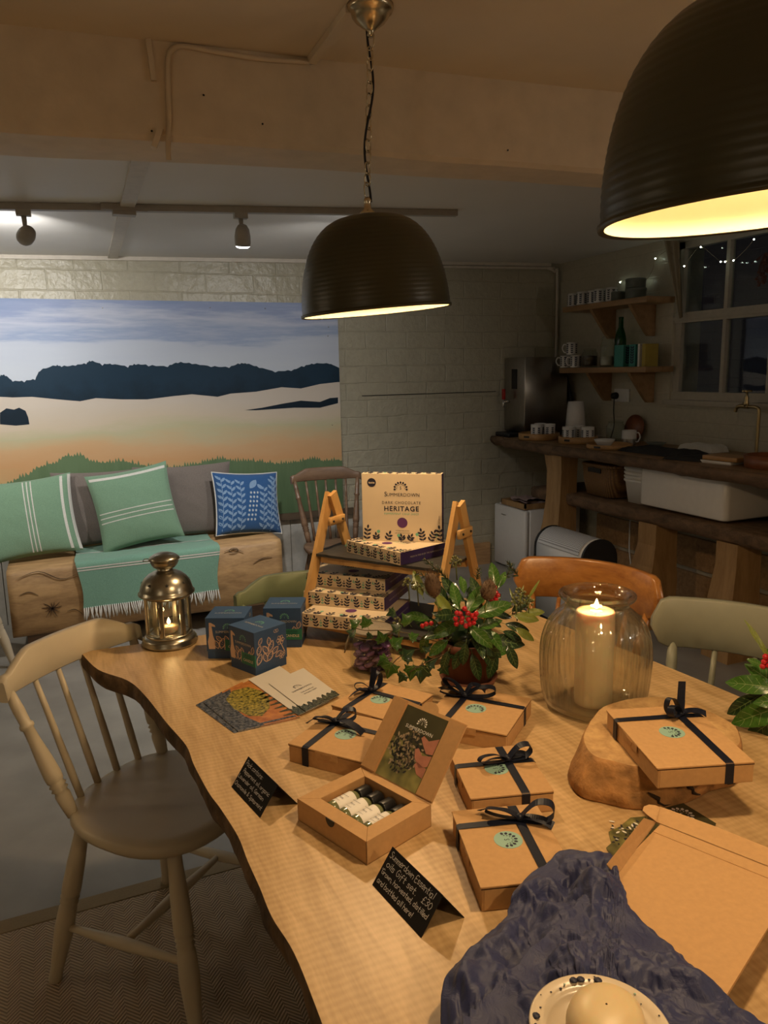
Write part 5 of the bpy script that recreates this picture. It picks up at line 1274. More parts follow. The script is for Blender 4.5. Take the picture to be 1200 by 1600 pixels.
def choc_mesh():
    m = MB(); W, D, Tk = CW, CD, CT
    m.box(0, W-.0006, 0, D, 0, Tk, 'cream_card'); m.box(W-.0006, W, 0.0004, D-.0004, .0004, Tk-.0004, 'purple_card')
    side_pattern(m, frame((0, 0, 0), (1, 0, 0), (0, 0, 1)), W, Tk)
    side_pattern(m, frame((0, D, 0), (0, -1, 0), (0, 0, 1)), D, Tk)
    side_pattern(m, frame((W, D, 0), (-1, 0, 0), (0, 0, 1)), W, Tk)
    m.text('MADE IN THE UK BY THE SUMMERDOWN TEAM', .0062, 'silver_ink', frame((W, D*.55, Tk*.5), (0, 1, 0), (0, 0, 1)), z=.0004)
    A = T(0, 0, Tk)
    fan(m, A @ T(W*.49, D*.785, 0), .0195, 'ink', z=.0005); m.text('S', .0185, 'ink', A @ T(W*.300, D*.698, 0), z=.0005, sx=.9); m.text('UMMERDOWN', .0128, 'ink', A @ T(W*.52, D*.692, 0), z=.0005, sx=1.0, spacing=1.05)
    m.text('DARK CHOCOLATE', .0110, 'ink', A @ T(W*.495, D*.575, 0), z=.0005, spacing=1.25, sx=.9); m.text('HERITAGE', .0185, 'ink', A @ T(W*.495, D*.485, 0), z=.0005, spacing=1.15, bold=.02)
    m.text('PEPPERMINT CRISP DISCS', .0080, 'mint_ink', A @ T(W*.495, D*.41, 0), z=.0005, spacing=1.1, sx=.95)
    m.poly([(W*.505+.0140*math.cos(i*PI/16), D*.28+.0140*math.sin(i*PI/16)) for i in range(32)], 'purple_dot', A, .0004)
    m.text('SUITABLE FOR VEGANS', .0036, 'ink', A @ T(W*.505, D*.16, 0), z=.0005); m.text('100% SINGLE ESTATE MINT', .0036, 'ink', A @ T(W*.505, D*.125, 0), z=.0005)
    m.poly([(W*.125+.0118*math.cos(i*PI/16), D*.87+.0118*math.sin(i*PI/16)) for i in range(32)], 'ink', A, .0004); m.text('taste', .0085, 'cream_card', A @ T(W*.125, D*.87, 0), z=.0008, bold=.02)
    for x, a, L in ((.010, 1.45, .032), (.038, 1.7, .012), (.066, 1.2, .018), (.110, 1.9, .010), (.126, 1.1, .012), (.165, 1.8, .026), (.182, 1.1, .026), (.212, 1.7, .034)): sprig(m, A, x, .002, L, a, 3 if L > .02 else 2, lw=.0058, ll=.0125)
    for x, y in ((.043, .026), (.098, .016), (.148, .020), (.20, .02)):
        m.poly([(x+.0045*math.cos(i*PI/6), y+.0045*math.sin(i*PI/6)) for i in range(12)], 'mint_ink', A, .0003); m.poly([(x-.0004, 0.001), (x+.0004, .001), (x+.0004, y), (x-.0004, y)], 'mint_ink', A, .0003)
    m.text('150 g e  BEST BEFORE', .0036, 'ink', A @ T(W*.965, D*.30, 0) @ RZ(PI/2), z=.0005)
    return m
cg = 'cream leaf-print chocolate boxes'
CHM = choc_mesh().mesh('chocolate_box')
def choc(label, M):
    o = bpy.data.objects.new('chocolate_box', CHM); COL.objects.link(o); o.matrix_world = M; return tag(o, label, 'chocolate box', cg)
def yawm(o, p, q):
    d = Vector(q)-Vector(p); return T(*o) @ RZ(math.atan2(d.y, d.x))
SZ = .800
def flat(label, lq, rq, z, adj=(0, 0)):
    a, b_ = onz(*lq, z), onz(*rq, z); mid = (a+b_)/2; d = (b_-a).normalized(); a2 = mid-d*CW/2
    return choc(label, yawm((a2.x+adj[0], a2.y+adj[1], z), a, b_))
a_, b_ = onz(471.5, 978, SZ), onz(600, 991, SZ); dd = (b_-a_).normalized()
st_o = a_
yw = math.atan2(dd.y, dd.x)
for k, (lb, q) in enumerate((('bottom chocolate box of the stack of three below the slate shelf', (471.5, 978)), ('middle chocolate box of the stack of three below the slate shelf', (475, 943)), ('top chocolate box of the stack of three, just under the slate shelf', (480, 914)))):
    p = onz(*q, SZ+k*(CT*1.06+.0012)); choc(lb, T(*p) @ RZ(math.radians((-43, -43, -44)[k])) @ S(1.08, 1.08, 1.06))
# slate shelf stand
FZ = 1.000-CT
fa, fb, fc = onz(541.5, 844, 1.0), onz(626, 864, 1.0), onz(695, 849, 1.0)
choc('chocolate box lying flat on the slate shelf, carrying the upright one', yawm((fa.x, fa.y, FZ), fa, fb))
ua, ub = onz(567.5, 844.5, 1.0005), onz(694.7, 848, 1.0005); ud = (ub-ua).normalized()
choc('chocolate box standing upright with its printed front facing the room', T(ua.x, ua.y, 1.0008) @ RZ(math.atan2(ud.y, ud.x)) @ RX(math.radians(90)) @ T(0, 0, -CT))
sd = math.radians(-38); LA, RA = atd(517, 770, 2.10), atd(717, 786, 1.90)
LA.z = RA.z = 1.122
sm_ = (LA+RA)/2; sd = math.atan2(RA.y-LA.y, RA.x-LA.x); SLn = (RA-LA).length
stt = thing('display_stand', 'pine A-frame display stand carrying two slate shelves', 'stand', (sm_.x, sm_.y, TZ), sd)
AH = 1.122-TZ
for sx in (-1, 1):
    for sy, nm in ((-1, 'leg'), (1, 'leg')):
        x0 = sx*SLn/2; m = MB()
        m.sweep([(x0+sy*.0055, -sy*.002, AH), (x0+sy*.0055, sy*.155, 0.001)], [(-.0055, -.0155), (.0055, -.0155), (.0055, .0155), (-.0055, .0155)], 'pine_light', up=(0, 1, 0)); m.build(nm, stt)
    m = MB(); m.bbox(sx*SLn/2+.0115, sx*SLn/2+.0215, -.036, .036, AH-.085, AH-.063, 'pine_light', r=.002)
    for yy in (-.022, .022): m.ball((sx*SLn/2+.0225, yy, AH-.074), .0035, 'black', seg=8)
    m.build('clamp', stt)
for zz, dep, nm in ((FZ-TZ-.0075, .078, 'slate_shelf'), (SZ-TZ-.0075, .135, 'slate_shelf')):
    m = MB(); pts = []
    NB_ = 24
    for i in range(NB_): pts.append((-SLn/2-.02+(SLn+.01)*i/NB_, -dep+.003*noise2(i*1.3, zz*9, 1)))
    for i in range(8): pts.append((SLn/2-.01+.002*noise2(i, 1, 3), -dep+2*dep*i/8))
    for i in range(NB_): pts.append((SLn/2-.01-(SLn+.01)*i/NB_, dep+.003*noise2(i*1.1, zz*5, 2)))
    for i in range(8): pts.append((-SLn/2-.02+.002*noise2(i, 4, 3), dep-2*dep*i/8))
    m.prism(pts, zz, zz+.007, 'slate'); m.build(nm, stt)
    for sy in (-1, 1):
        m = MB(); m.box(-SLn/2+.01, SLn/2-.01, sy*(dep-.012)-.004, sy*(dep-.012)+.004, zz-.018, zz-.0005, 'pine_light'); m.build('shelf_bar', stt)

# blue candle boxes
def leaf_outline(m, M, x, y, L, a, mat, w=.28, z=.0005, veins=True):
    P = leafpts(x, y, L, L*w, a); Q = leafpts(x+math.cos(a)*L*.08, y+math.sin(a)*L*.08, L*.84, L*w*.62, a); n = len(P)
    m.add([(p[0], p[1], z) for p in P]+[(p[0], p[1], z) for p in Q], [(i, (i+1) % n, n+(i+1) % n, n+i) for i in range(n)], mat, M)
    if veins:
        for k in range(1, 5):
            q = L*k*.19; c0 = (x+math.cos(a)*q, y+math.sin(a)*q)
            for s_ in (-1, 1):
                b = a+s_*.7; l = L*w*.8*math.sin(PI*k/5.2); e = .0004
                m.poly([(c0[0]-math.sin(b)*e, c0[1]+math.cos(b)*e), (c0[0]+math.sin(b)*e, c0[1]-math.cos(b)*e), (c0[0]+math.cos(b)*l, c0[1]+math.sin(b)*l)], mat, M, z)
def candle_box(label, FLq, FRq, W=.098, H=.106):
    p, q = onz(*FLq, TZ+H), onz(*FRq, TZ+H); d = (q-p).normalized()
    t = thing('candle_box', label, 'box', (p.x, p.y, TZ), math.atan2(d.y, d.x), 'blue candle boxes')
    m = MB(); m.bbox(.0015, W-.0015, .0015, W-.0015, 0, H*.2, 'blue_card', r=.001, seg=1, smooth=False); m.build('base', t)
    m = MB(); m.bbox(0, W, 0, W, H*.185, H, 'blue_card', r=.001, seg=1, smooth=False)
    F = frame((0, 0, 0), (1, 0, 0), (0, 0, 1)); R_ = frame((W, 0, 0), (0, 1, 0), (0, 0, 1))
    # front: tall long-necked animal, logo, foliage, green label
    m.poly([(.006, .026), (.022, .026), (.023, .045), (.018, .060), (.0155, .085), (.025, .083), (.024, .088), (.014, .094), (.009, .094), (.008, .060), (.004, .045)], 'copper_ink', F, .0005)
    fan(m, F @ T(W*.56, H*.76, 0), .012, 'mint_ink', z=.0005); m.text('SUMMERDOWN', .0085, 'silver_ink', F @ T(W*.56, H*.66, 0), z=.0005)
    for i, (x, y, L, a) in enumerate(((.030, .026, .024, 1.9), (.036, .026, .030, 1.3), (.045, .024, .026, .8), (.055, .04, .022, 1.9), (.082, .028, .030, 1.7), (.088, .05, .022, 1.3), (.040, .046, .02, 2.4))): leaf_outline(m, F, x, y, L, a, 'copper_ink')
    for i, (x, y, L, a) in enumerate(((.006, .024, .030, 1.1), (.008, .048, .026, 1.2), (.012, .072, .02, 1.0), (.035, .025, .026, 1.9), (.036, .026, .03, .9), (.040, .045, .028, 2.2), (.042, .048, .030, 1.1), (.045, .062, .024, 1.7), (.050, .040, .026, .6), (.060, .030, .024, .5))): leaf_outline(m, R_, x, y, L, a, 'copper_ink')
    for k in range(6):
        a = 2*PI*k/6; leaf_outline(m, R_, .078, .068, .013, a, 'copper_ink', .42, veins=False)
    for k in range(6):
        leaf_outline(m, R_, .082+.003*math.sin(k), .030, .010, 2*PI*k/6, 'copper_ink', .4, veins=False)
    m.poly([(.079, .058), (.081, .059), (.092, .035), (.090, .034)], 'copper_ink', R_, .0005)
    for s_ in (-1, 1): leaf_outline(m, R_, .066, .090, .010, PI/2-s_*.6, 'copper_ink', .45, veins=False)
    Tp = T(W/2, W/2, H); fan(m, Tp @ T(0, .006, 0), .013, 'mint_ink', z=.0005); m.text('SUMMERDOWN', .0095, 'silver_ink', Tp @ T(0, -.010, 0), z=.0005)
    m.build('cover', t)
    m = MB(); m.box(W*.48, W+.0006, -.0006, .002, H*.20, H*.47, 'green_label'); m.text('UPLIFTING', .0062, 'ink', F @ T(W*.745, H*.41, 0), z=.0012); m.text('AROMATHERAPY', .0034, 'ink', F @ T(W*.745, H*.36, 0), z=.0012); m.text('CANDLE', .0095, 'silver_ink', F @ T(W*.745, H*.30, 0), z=.0012, bold=.02); m.build('label_band', t)
    return t
candle_box('dark blue candle box at the back left, nearest the lantern', (320, 966), (384, 965.5))
candle_box('nearest dark blue candle box, turned with a corner toward the viewer', (356.5, 976), (395, 989))
candle_box('dark blue candle box at the back right, beside the stacked chocolate boxes', (410.6, 950.5), (475, 950))

# leaflets
for nm, c1, c2, sc_ in (('print_grass', (0.38, 0.30, 0.05), (0.06, 0.06, 0.015), 160.0), ('print_sunset', (0.50, 0.20, 0.05), (0.30, 0.10, 0.03), 40.0), ('print_shore', (0.13, 0.13, 0.14), (0.02, 0.025, 0.035), 160.0), ('print_trees', (0.10, 0.11, 0.08), (0.012, 0.018, 0.018), 200.0)):
    mt, nt, b = _new(nm); MATS[nm] = mt; vv = _map(nt); n_ = _n(nt, 'ShaderNodeTexNoise', Scale=sc_, Detail=4.0); nt.links.new(vv, n_.inputs[0]); nt.links.new(_ramp(nt, n_.outputs[0], [(0.35, c2), (0.65, c1)]), b.inputs['Base Color']); b.inputs['Roughness'].default_value = .22
plain('paper_white', (0.58, 0.54, 0.48), 0.35, var=.01)
def leaflet(label, qs, z, kind):
    P = [onz(*q, TZ+z) for q in qs]; c = sum(P, Vector())/4; m = MB(); pts = [(p.x-c.x, p.y-c.y) for p in P]
    m.prism(pts, 0, .0006, 'paper_white')
    def uv(u, v): 
        a = P[0].lerp(P[1], u); b_ = P[3].lerp(P[2], u); p = a.lerp(b_, v); return (p.x-c.x, p.y-c.y)
    def pg(l, mat, zz=.0009): m.poly([uv(*q) for q in l], mat, ID, zz)
    if kind == 'photo':
        pg([(0, 0), (1, 0), (1, 1), (0, 1)], 'print_sunset', .0008)
        pg([(0, 0), (.45, 0), (.9, .2), (1, .45), (1, .52), (.6, .42), (0, .38)] if False else [(0, 0), (1, 0), (1, .42), (.7, .30), (.4, .30), (0, .55)], 'print_shore', .0010)
        pg([(.05+.0, .55), (.12, .82), (.30, .93), (.5, .90), (.68, .75), (.80, .52), (.72, .36), (.45, .28), (.18, .32)], 'print_grass', .0012)
        for k in range(7):
            x = .34+.09*k; pg([(x, .985), (x+.05, .985), (x+.035, .80), (x+.02, .80)], 'photo_dark', .0012); pg([(x-.01, .99), (x+.03, .93), (x+.06, .99)], 'print_trees', .0014)
        pg([(.93, .2), (.97, .2), (.98, .95), (.95, .95)], 'print_shore', .0012)
    else:
        l = [(1, 0), (1, 1)]; n = 22
        edge = [(1-.10-.05*rh.random()-(.05 if k % 3 else 0), 1-k/n) for k in range(n+1)]
        pg([(1, 0), (1, 1)]+edge, 'print_trees')
        B = frame(tuple(uv(.52, .5))+(0.0,), (P[3]-P[0]).normalized(), (P[0]-P[1]).normalized()) if True else ID
        if kind == 'logo':
            fan(m, B @ T(0, .022, 0), .011, 'ink', z=.001); m.text('SUMMERDOWN', .0085, 'ink', B @ T(0, .009, 0), z=.001)
            for k, tx in enumerate(('THE HOME OF', 'ENGLISH MINT')): m.text(tx, .0062, 'ink', B @ T(0, -.008-.010*k, 0), z=.001)
    o = m.build('leaflet', loc=(c.x, c.y, TZ+z)); tag(o, label, 'leaflet', 'fanned leaflets on the table'); return o
leaflet('glossy picture leaflet showing a grass mound, underneath at the left', [(306, 1102), (366, 1146), (464, 1124), (378, 1066)], .0004, 'photo')
leaflet('glossy picture leaflet with orange sunset, on top of the other picture leaflet', [(318, 1098), (372, 1143), (470, 1120), (392, 1062)], .0022, 'photo')
leaflet('pale leaflet fanned next to the picture leaflets', [(388, 1062), (466, 1118), (515, 1096), (437, 1041)], .0042, 'plain')
leaflet('white leaflet with logo and small print, rightmost of the fan', [(420, 1068), (478, 1112), (531, 1086), (474, 1044)], .0062, 'logo')
# ---------------------------------------------------------------- lantern
plain('antique_brass', (0.37, 0.34, 0.27), 0.28, 1.0, var=0.25, nscale=25, bump=0.1)
plain('star_dark', (0.01, 0.01, 0.01), 0.8, var=0)
glassmat('pane_glass', (0.95, 0.96, 0.93), 0.03)
plain('wax', (0.80, 0.66, 0.42), 0.5, var=0.03, sss=0.4)
plain('wax_lit', (0.85, 0.66, 0.40), 0.5, var=0.03, sss=0.5)
plain('flame', (1, .8, .4), 0.5, var=0, emit=(1.0, 0.70, 0.30), es=26.0)
def flame(par, x, y, z, h=.022, r=.0045):
    m = MB(); m.tube([(x, y, z-.006), (x+.0006, y, z)], .0007, 'black', seg=5); m.build('wick', par)
    m = MB(); m.lathe([(.0004, 0), (r*.8, h*.15), (r, h*.35), (r*.75, h*.6), (r*.3, h*.85), (.0002, h)], 'flame', T(x, y, z-.001), 12, False, False); m.build('flame', par)
p = onz(266, 1004, TZ)
ln_ = thing('lantern', 'antique brass lantern with glass panes and star holes at the table corner', 'lantern', (p.x, p.y, TZ), math.radians(-10))
m = MB(); m.lathe([(.066, 0), (.0715, .002), (.0725, .007), (.069, .011), (.070, .015), (.0665, .020), (.062, .024), (.058, .026), (.001, .026)], 'antique_brass', seg=56, cap1=False); m.build('base', ln_)
NP, RB = 6, .056
m = MB()
for k in range(NP):
    a = 2*PI*k/NP + .25; m.box(-.0045, .0035, -.0045, .0045, .024, .138, 'antique_brass', RZ(a) @ T(RB, 0, 0))
m.lathe([(.054, .022), (.060, .022), (.060, .032), (.054, .032)], 'antique_brass', seg=56); m.lathe([(.054, .130), (.060, .130), (.060, .140), (.054, .140)], 'antique_brass', seg=56); m.build('frame', ln_)
for k in range(NP):
    a0, a1 = 2*PI*k/NP+.25, 2*PI*(k+1)/NP+.25
    M_ = frame(((RB)*math.cos(a0), (RB)*math.sin(a0), .031), (math.cos(a1)-math.cos(a0), math.sin(a1)-math.sin(a0), 0), (0, 0, 1)); L = 2*RB*math.sin(PI/NP)
    m = MB(); m.box(.003, L-.003, .002, .099, -.0005, .0005, 'pane_glass', M_); pn = m.build('pane', ln_)
    m = MB()
    for x0, x1, y0, y1 in ((.003, .0075, 0, .10), (L-.0075, L-.003, 0, .10), (.003, L-.003, 0, .004), (.003, L-.003, .096, .10)): m.box(x0, x1, y0, y1, -.0015, .0015, 'antique_brass', M_)
    m.build('pane_frame', pn)
m = MB(); m.lathe([(.070, .136), (.0725, .138), (.0725, .142), (.068, .146), (.067, .152), (.063, .166), (.055, .179), (.044, .189), (.031, .196), (.022, .199), (.019, .203), (.019, .210), (.021, .212)], 'antique_brass', seg=56)
for k in range(8):
    a = 2*PI*k/8+.1
    for rr0, zz in ((.0605, .1715),):
        n_ = Vector((math.cos(a)*.78, math.sin(a)*.78, .62)); c = Vector((math.cos(a)*rr0, math.sin(a)*rr0, zz)); Mx = frame(c, (-math.sin(a), math.cos(a), 0), n_.cross(Vector((-math.sin(a), math.cos(a), 0))))
        m.poly([((.0058 if i % 2 == 0 else .0025)*math.cos(i*PI/5+PI/2), (.0058 if i % 2 == 0 else .0025)*math.sin(i*PI/5+PI/2)) for i in range(10)], 'star_dark', Mx, .0012)
m.build('dome', ln_)
m = MB(); m.lathe([(.020, .205), (.026, .207), (.032, .213), (.0355, .221), (.036, .228), (.0395, .2285), (.0395, .232), (.036, .236), (.028, .2415), (.016, .2455), (.001, .247)], 'antique_brass', seg=48, cap1=False)
for k in range(6):
    a = 2*PI*k/6+.4; c = Vector((math.cos(a)*.026, math.sin(a)*.026, .2408)); Mx = frame(c, (-math.sin(a), math.cos(a), 0), (-math.cos(a), -math.sin(a), .4))
    m.poly([((.0042 if i % 2 == 0 else .0018)*math.cos(i*PI/5+PI/2), (.0042 if i % 2 == 0 else .0018)*math.sin(i*PI/5+PI/2)) for i in range(10)], 'star_dark', Mx, .0010)
m.build('cap', ln_)
m = MB(); m.tube(cat([(-.033, -.012, .229), (-.050, -.013, .229), (-.052, 0, .229), (-.050, .013, .229), (-.033, .012, .229)], 5), .0011, 'antique_brass', seg=6); m.build('handle', ln_)
m = MB(); m.turned((.060, .006, .045), (.060, .006, .125), [(0, .0022), (.1, .0022), (.11, .0034), (.18, .0034), (.19, .0016), (.81, .0016), (.82, .0034), (.9, .0034), (.91, .0022), (1, .0022)], 'antique_brass', 10, RZ(-2.0)); m.build('hinge', ln_)
tl = thing('tealight', 'lit tealight in a glass cup inside the brass lantern', 'candle', (p.x, p.y, TZ+.027))
m = MB(); m.lathe([(.019, 0), (.024, .004), (.028, .022), (.0285, .030), (.0275, .030), (.0265, .022), (.020, .003)], 'pane_glass', seg=32, cap1=False); m.build('cup', tl)
m = MB(); m.lathe([(.018, .003), (.022, .006), (.0245, .020), (.001, .021)], 'wax_lit', seg=32, cap1=False); m.build('wax', tl); flame(tl, 0, 0, .026, .018)
l = light('tealight_flame', 'POINT', (0, 0, 0), 0.22, (1, .62, .28), .008); l.parent = tl; l.location = (0, 0, .038)

# ---------------------------------------------------------------- candle in the ribbed jar
p = onz(926, 1108, TZ); JX, JY = p.x+.012, p.y+.012
glassmat('ribbed_glass', (0.985, 0.985, 0.955), 0.0, 1.45, refr=0.18, edge=0.9, pw_=2.4)
jr = thing('candle_jar', 'large ribbed clear glass jar standing on the table holding a lit pillar candle', 'jar', (JX, JY, TZ), math.radians(22))
NR = 44
def ribf(z, a):
    k = max(0.0, min(1, (z-.018)/.03))*max(0.0, min(1, (.212-z)/.03)); sq = 0.035*math.cos(4*a)*max(0, min(1, (.20-z)/.1))
    return .012*math.cos(NR*a)*k - sq
outer = [(.078, 0), (.090, .003), (.099, .014), (.105, .035), (.109, .08), (.1105, .12), (.108, .150), (.101, .175), (.089, .195), (.075, .209), (.0665, .217), (.0635, .224), (.066, .230), (.0745, .236), (.0775, .241), (.0765, .246), (.071, .249)]
outer = [(p_.x, p_.y) for p_ in cat([(r, z, 0) for r, z in outer], 3)]
m = MB(); m.lathe(outer, 'ribbed_glass', seg=NR*6, cap0=True, cap1=False, rib=ribf)
inner = [(.071, .249), (.062, .244), (.0595, .224), (.062, .216), (.084, .193), (.097, .172), (.104, .148), (.1065, .12), (.105, .08), (.101, .035), (.094, .016), (.080, .010)]
m.lathe(inner, 'ribbed_glass', seg=NR*2, cap0=False, cap1=True, rib=lambda z, a: -0.035*math.cos(4*a)*max(0, min(1, (.20-z)/.1)))
m.build('glass', jr)
cdl = thing('pillar_candle', 'tall cream pillar candle burning inside the ribbed jar', 'candle', (JX-.006, JY-.004, TZ+.0105))
m = MB(); m.lathe([(.034, 0), (.0375, .002), (.0385, .01), (.039, .18), (.039, .196), (.0375, .200), (.033, .199), (.028, .194), (.010, .192), (.001, .192)], 'wax', seg=48, cap1=False, rib=lambda z, a: .012*max(0, math.sin(9*a+1))*(1 if z < .17 else .3) + .006*math.sin(3*a)); m.build('wax', cdl)
flame(cdl, .002, 0, .204, .022, .005)
l = light('candle_flame', 'POINT', (0, 0, 0), 0.5, (1, .60, .26), .008); l.parent = cdl; l.location = (.002, 0, .218)

# kilner jar of purple sweets
p = onz(583, 1043, TZ)
kj = thing('clip_top_jar', 'clip-top glass jar of purple sweets behind the plant', 'jar', (p.x+.0, p.y, TZ), math.radians(-20))
R = .054
m = MB(); m.lathe([(.040, 0), (.048, .002), (R, .012), (R, .070), (.051, .080), (.046, .086), (.046, .092), (.050, .094), (.050, .097), (.043, .097), (.042, .085), (.049, .072), (.051, .014), (.044, .005), (.001, .005)], 'jar_glass', seg=48, cap1=False); m.build('body', kj)
m = MB(); m.lathe([(.050, .099), (.051, .101), (.051, .106), (.046, .110), (.040, .110), (.030, .112), (.001, .113)], 'jar_glass', seg=48, cap1=False); m.build('lid', kj)
plain('rubber', (0.30, 0.24, 0.19), .6); m = MB(); m.lathe([(.047, .0965), (.0505, .0965), (.0505, .0995), (.047, .0995)], 'rubber', seg=40); m.build('seal', kj)
m = MB(); m.tube([(.0495*math.cos(i*PI/16), .0495*math.sin(i*PI/16), .088) for i in range(32)], .0011, 'nickel', closed=True, seg=5)
m.tube(cat([(-.050, .012, .088), (-.058, .012, .10), (-.052, .010, .112), (-.052, -.010, .112), (-.058, -.012, .10), (-.050, -.012, .088)], 4), .0011, 'nickel', seg=5); m.tube(cat([(-.050, .008, .088), (-.060, .008, .07), (-.066, .008, .045), (-.066, -.008, .045), (-.060, -.008, .07), (-.050, -.008, .088)], 4), .0013, 'nickel', seg=5); m.build('wire_clip', kj)
plain('purple_foil', (0.24, 0.11, 0.30), 0.22, 0.5, var=.1); plain('lilac_foil', (0.26, 0.17, 0.28), 0.25, .5, var=.1)
k0 = None; n = 0
for lay in range(5):
    for i in range(7):
        a = 2*PI*i/7+lay*.5; rr_ = .034 if i else 0.004
        q = Vector((kj.location.x+rr_*math.cos(a), kj.location.y+rr_*math.sin(a), TZ+.0085+lay*.0135))
        if k0 is None:
            m = MB(); m.lathe([(.001, -.0045), (.011, -.0045), (.013, -.002), (.013, .002), (.011, .0045), (.001, .0045)], 'purple_foil', seg=14, cap0=False, cap1=False); k0 = m.build('wrapped_sweet'); o = k0
            tag(k0, 'round purple foil-wrapped sweet piled inside the clip-top jar', 'sweet', 'purple sweets in the clip-top jar')
        else: o = k0.copy(); COL.objects.link(o)
        o.location = q; o.rotation_euler = (rh.uniform(-.5, .5), rh.uniform(-.5, .5), rh.uniform(0, 6))

# ---------------------------------------------------------------- floral arrangements
plain('terracotta', (0.15, 0.05, 0.025), 0.75, var=.15, nscale=20, bump=.2)
def leafmat(name, c, rough=.22, coat=.3):
    m = plain(name, c, rough, var=.25, nscale=30, bump=.15, coat=coat); return m
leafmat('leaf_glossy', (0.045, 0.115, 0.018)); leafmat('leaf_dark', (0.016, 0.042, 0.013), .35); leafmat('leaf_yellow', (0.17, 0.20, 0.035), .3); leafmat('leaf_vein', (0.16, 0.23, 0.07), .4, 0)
plain('berry_red', (0.42, 0.012, 0.018), 0.18, var=.1, coat=.5); plain('berry_green', (0.13, 0.13, 0.045), .4, var=.3, nscale=80); plain('stem_green', (0.14, 0.17, 0.05), .5); plain('teasel', (0.11, 0.065, 0.035), .8, var=.3); plain('twig', (0.10, 0.065, 0.03), .7)
def leaf_mesh(mat, w=.36, fold=.25, curl=.18, wave=.02, edge=True):
    m = MB(); NU, NV = 10, 6
    def f(u, v, o=0.0):
        s_ = 2*v-1; hw = w/2*(math.sin(PI*min(1, u*.97+.02))**.75)*(1-.15*u); y = s_*hw
        return Vector((u, y, abs(s_)*hw*fold + o - curl*u*u + wave*math.sin(u*14+s_*2)*abs(s_)))
    m.grid(f, NU, NV, mat)
    m.grid(lambda u, v: f(u, .5+(v-.5)*.035, .004), NU, 2, 'leaf_vein')
    for k in range(1, 6):
        for s_ in (0, 1):
            u0 = k*.15
            def g(a, b, u0=u0, s_=s_): 
                v = .5+(.42*a if s_ else -.42*a); return f(min(.98, u0+.13*a+.006*(b-.5)*2), v, .003)
            m.grid(g, 4, 1, 'leaf_vein')
    m.tube([(0, 0, 0), (-.18, 0, -.02)], .012, 'leaf_vein', seg=5)
    return m.mesh('leaf')
def ivy_mesh(mat):
    m = MB(); P = [(0, 0), (.10, .30), (.05, .50), (.28, .40), (.45, .52), (.55, .26), (1, 0)]; P = P + [(x, -y) for x, y in P[::-1][1:-1]]
    pts = []
    n = len(P)
    C0 = Vector((.36, 0, .05)); vs = [C0]+[Vector((x, y, -.12*abs(y)-.10*x*x)) for x, y in P]
    m.add(vs, [(0, i+1, (i+1) % n+1) for i in range(n)], mat, ID, True)
    for q in ((1, 0), (.45, .52), (.45, -.52), (.05, .5), (.05, -.5)):
        e = Vector((q[0], q[1], -.12*abs(q[1])-.10*q[0]**2+.006)); a0 = Vector((.06, 0, .02)); d = (e-a0); nn = Vector((-d.y, d.x, 0)).normalized()*.012; c = (a0+e)/2; 
        c.z = .045-.06*abs(q[1])
        m.add([a0-nn, c-nn+Vector((0,0,.004)), e, c+nn+Vector((0,0,.004)), a0+nn], [(0, 1, 2, 3, 4)], 'leaf_vein')
    m.tube([(0.02, 0, .01), (-.3, 0, -.05)], .012, 'leaf_vein', seg=5)
    return m.mesh('ivy_leaf')
LM_ = {'g': leaf_mesh('leaf_glossy', .44), 'd': leaf_mesh('leaf_dark', .42), 'y': leaf_mesh('leaf_yellow', .42), 'n': leaf_mesh('leaf_yellow', .14), 'i': ivy_mesh('leaf_glossy'), 'j': ivy_mesh('leaf_dark')}
def put_leaf(par, kind, a, b_, face=None, nm='leaf'):
    a, b_ = Vector(a), Vector(b_); d = b_-a; L = d.length; x = d.normalized(); fz = Vector(face) if face is not None else Vector((0, -.4, 1)); z = (fz - x*fz.dot(x)).normalized(); y = z.cross(x)
    M_ = Matrix((x*L, y*L, z*L)).transposed().to_4x4(); M_.translation = a - par.location
    o = bpy.data.objects.new(nm, LM_[kind]); COL.objects.link(o); o.parent = par; o.matrix_local = M_; return o
def berry(par, c, r, mat, nm='berry'):
    m = MB(); m.ball((0, 0, 0), r, mat, seg=12); 
    m.ball((0, -r*.97, 0), r*.16, 'black', seg=6)
    o = m.build(nm, par, loc=Vector(c)-par.location); return o
TOCAM = Vector((-.45, -.75, .5))
pp = onz(732, 1066, TZ); FA = thing('floral_arrangement', 'leafy arrangement with red berries and teasels in a terracotta pot mid-table', 'plant', (pp.x, pp.y, TZ))
m = MB(); m.lathe([(.050, .006), (.052, .006), (.062, .085), (.066, .087), (.067, .105), (.061, .105), (.058, .095), (.001, .094)], 'terracotta', seg=40, cap1=False); m.build('pot', FA)
m = MB(); m.lathe([(.055, 0), (.058, .002), (.066, .020), (.063, .021), (.055, .0055), (.001, .0055)], 'terracotta', seg=40, cap1=False); m.build('saucer', FA)
HD = math.hypot(pp.x, pp.y)
def fp(px, py, dh=0.0): return atd(px, py, HD+dh)
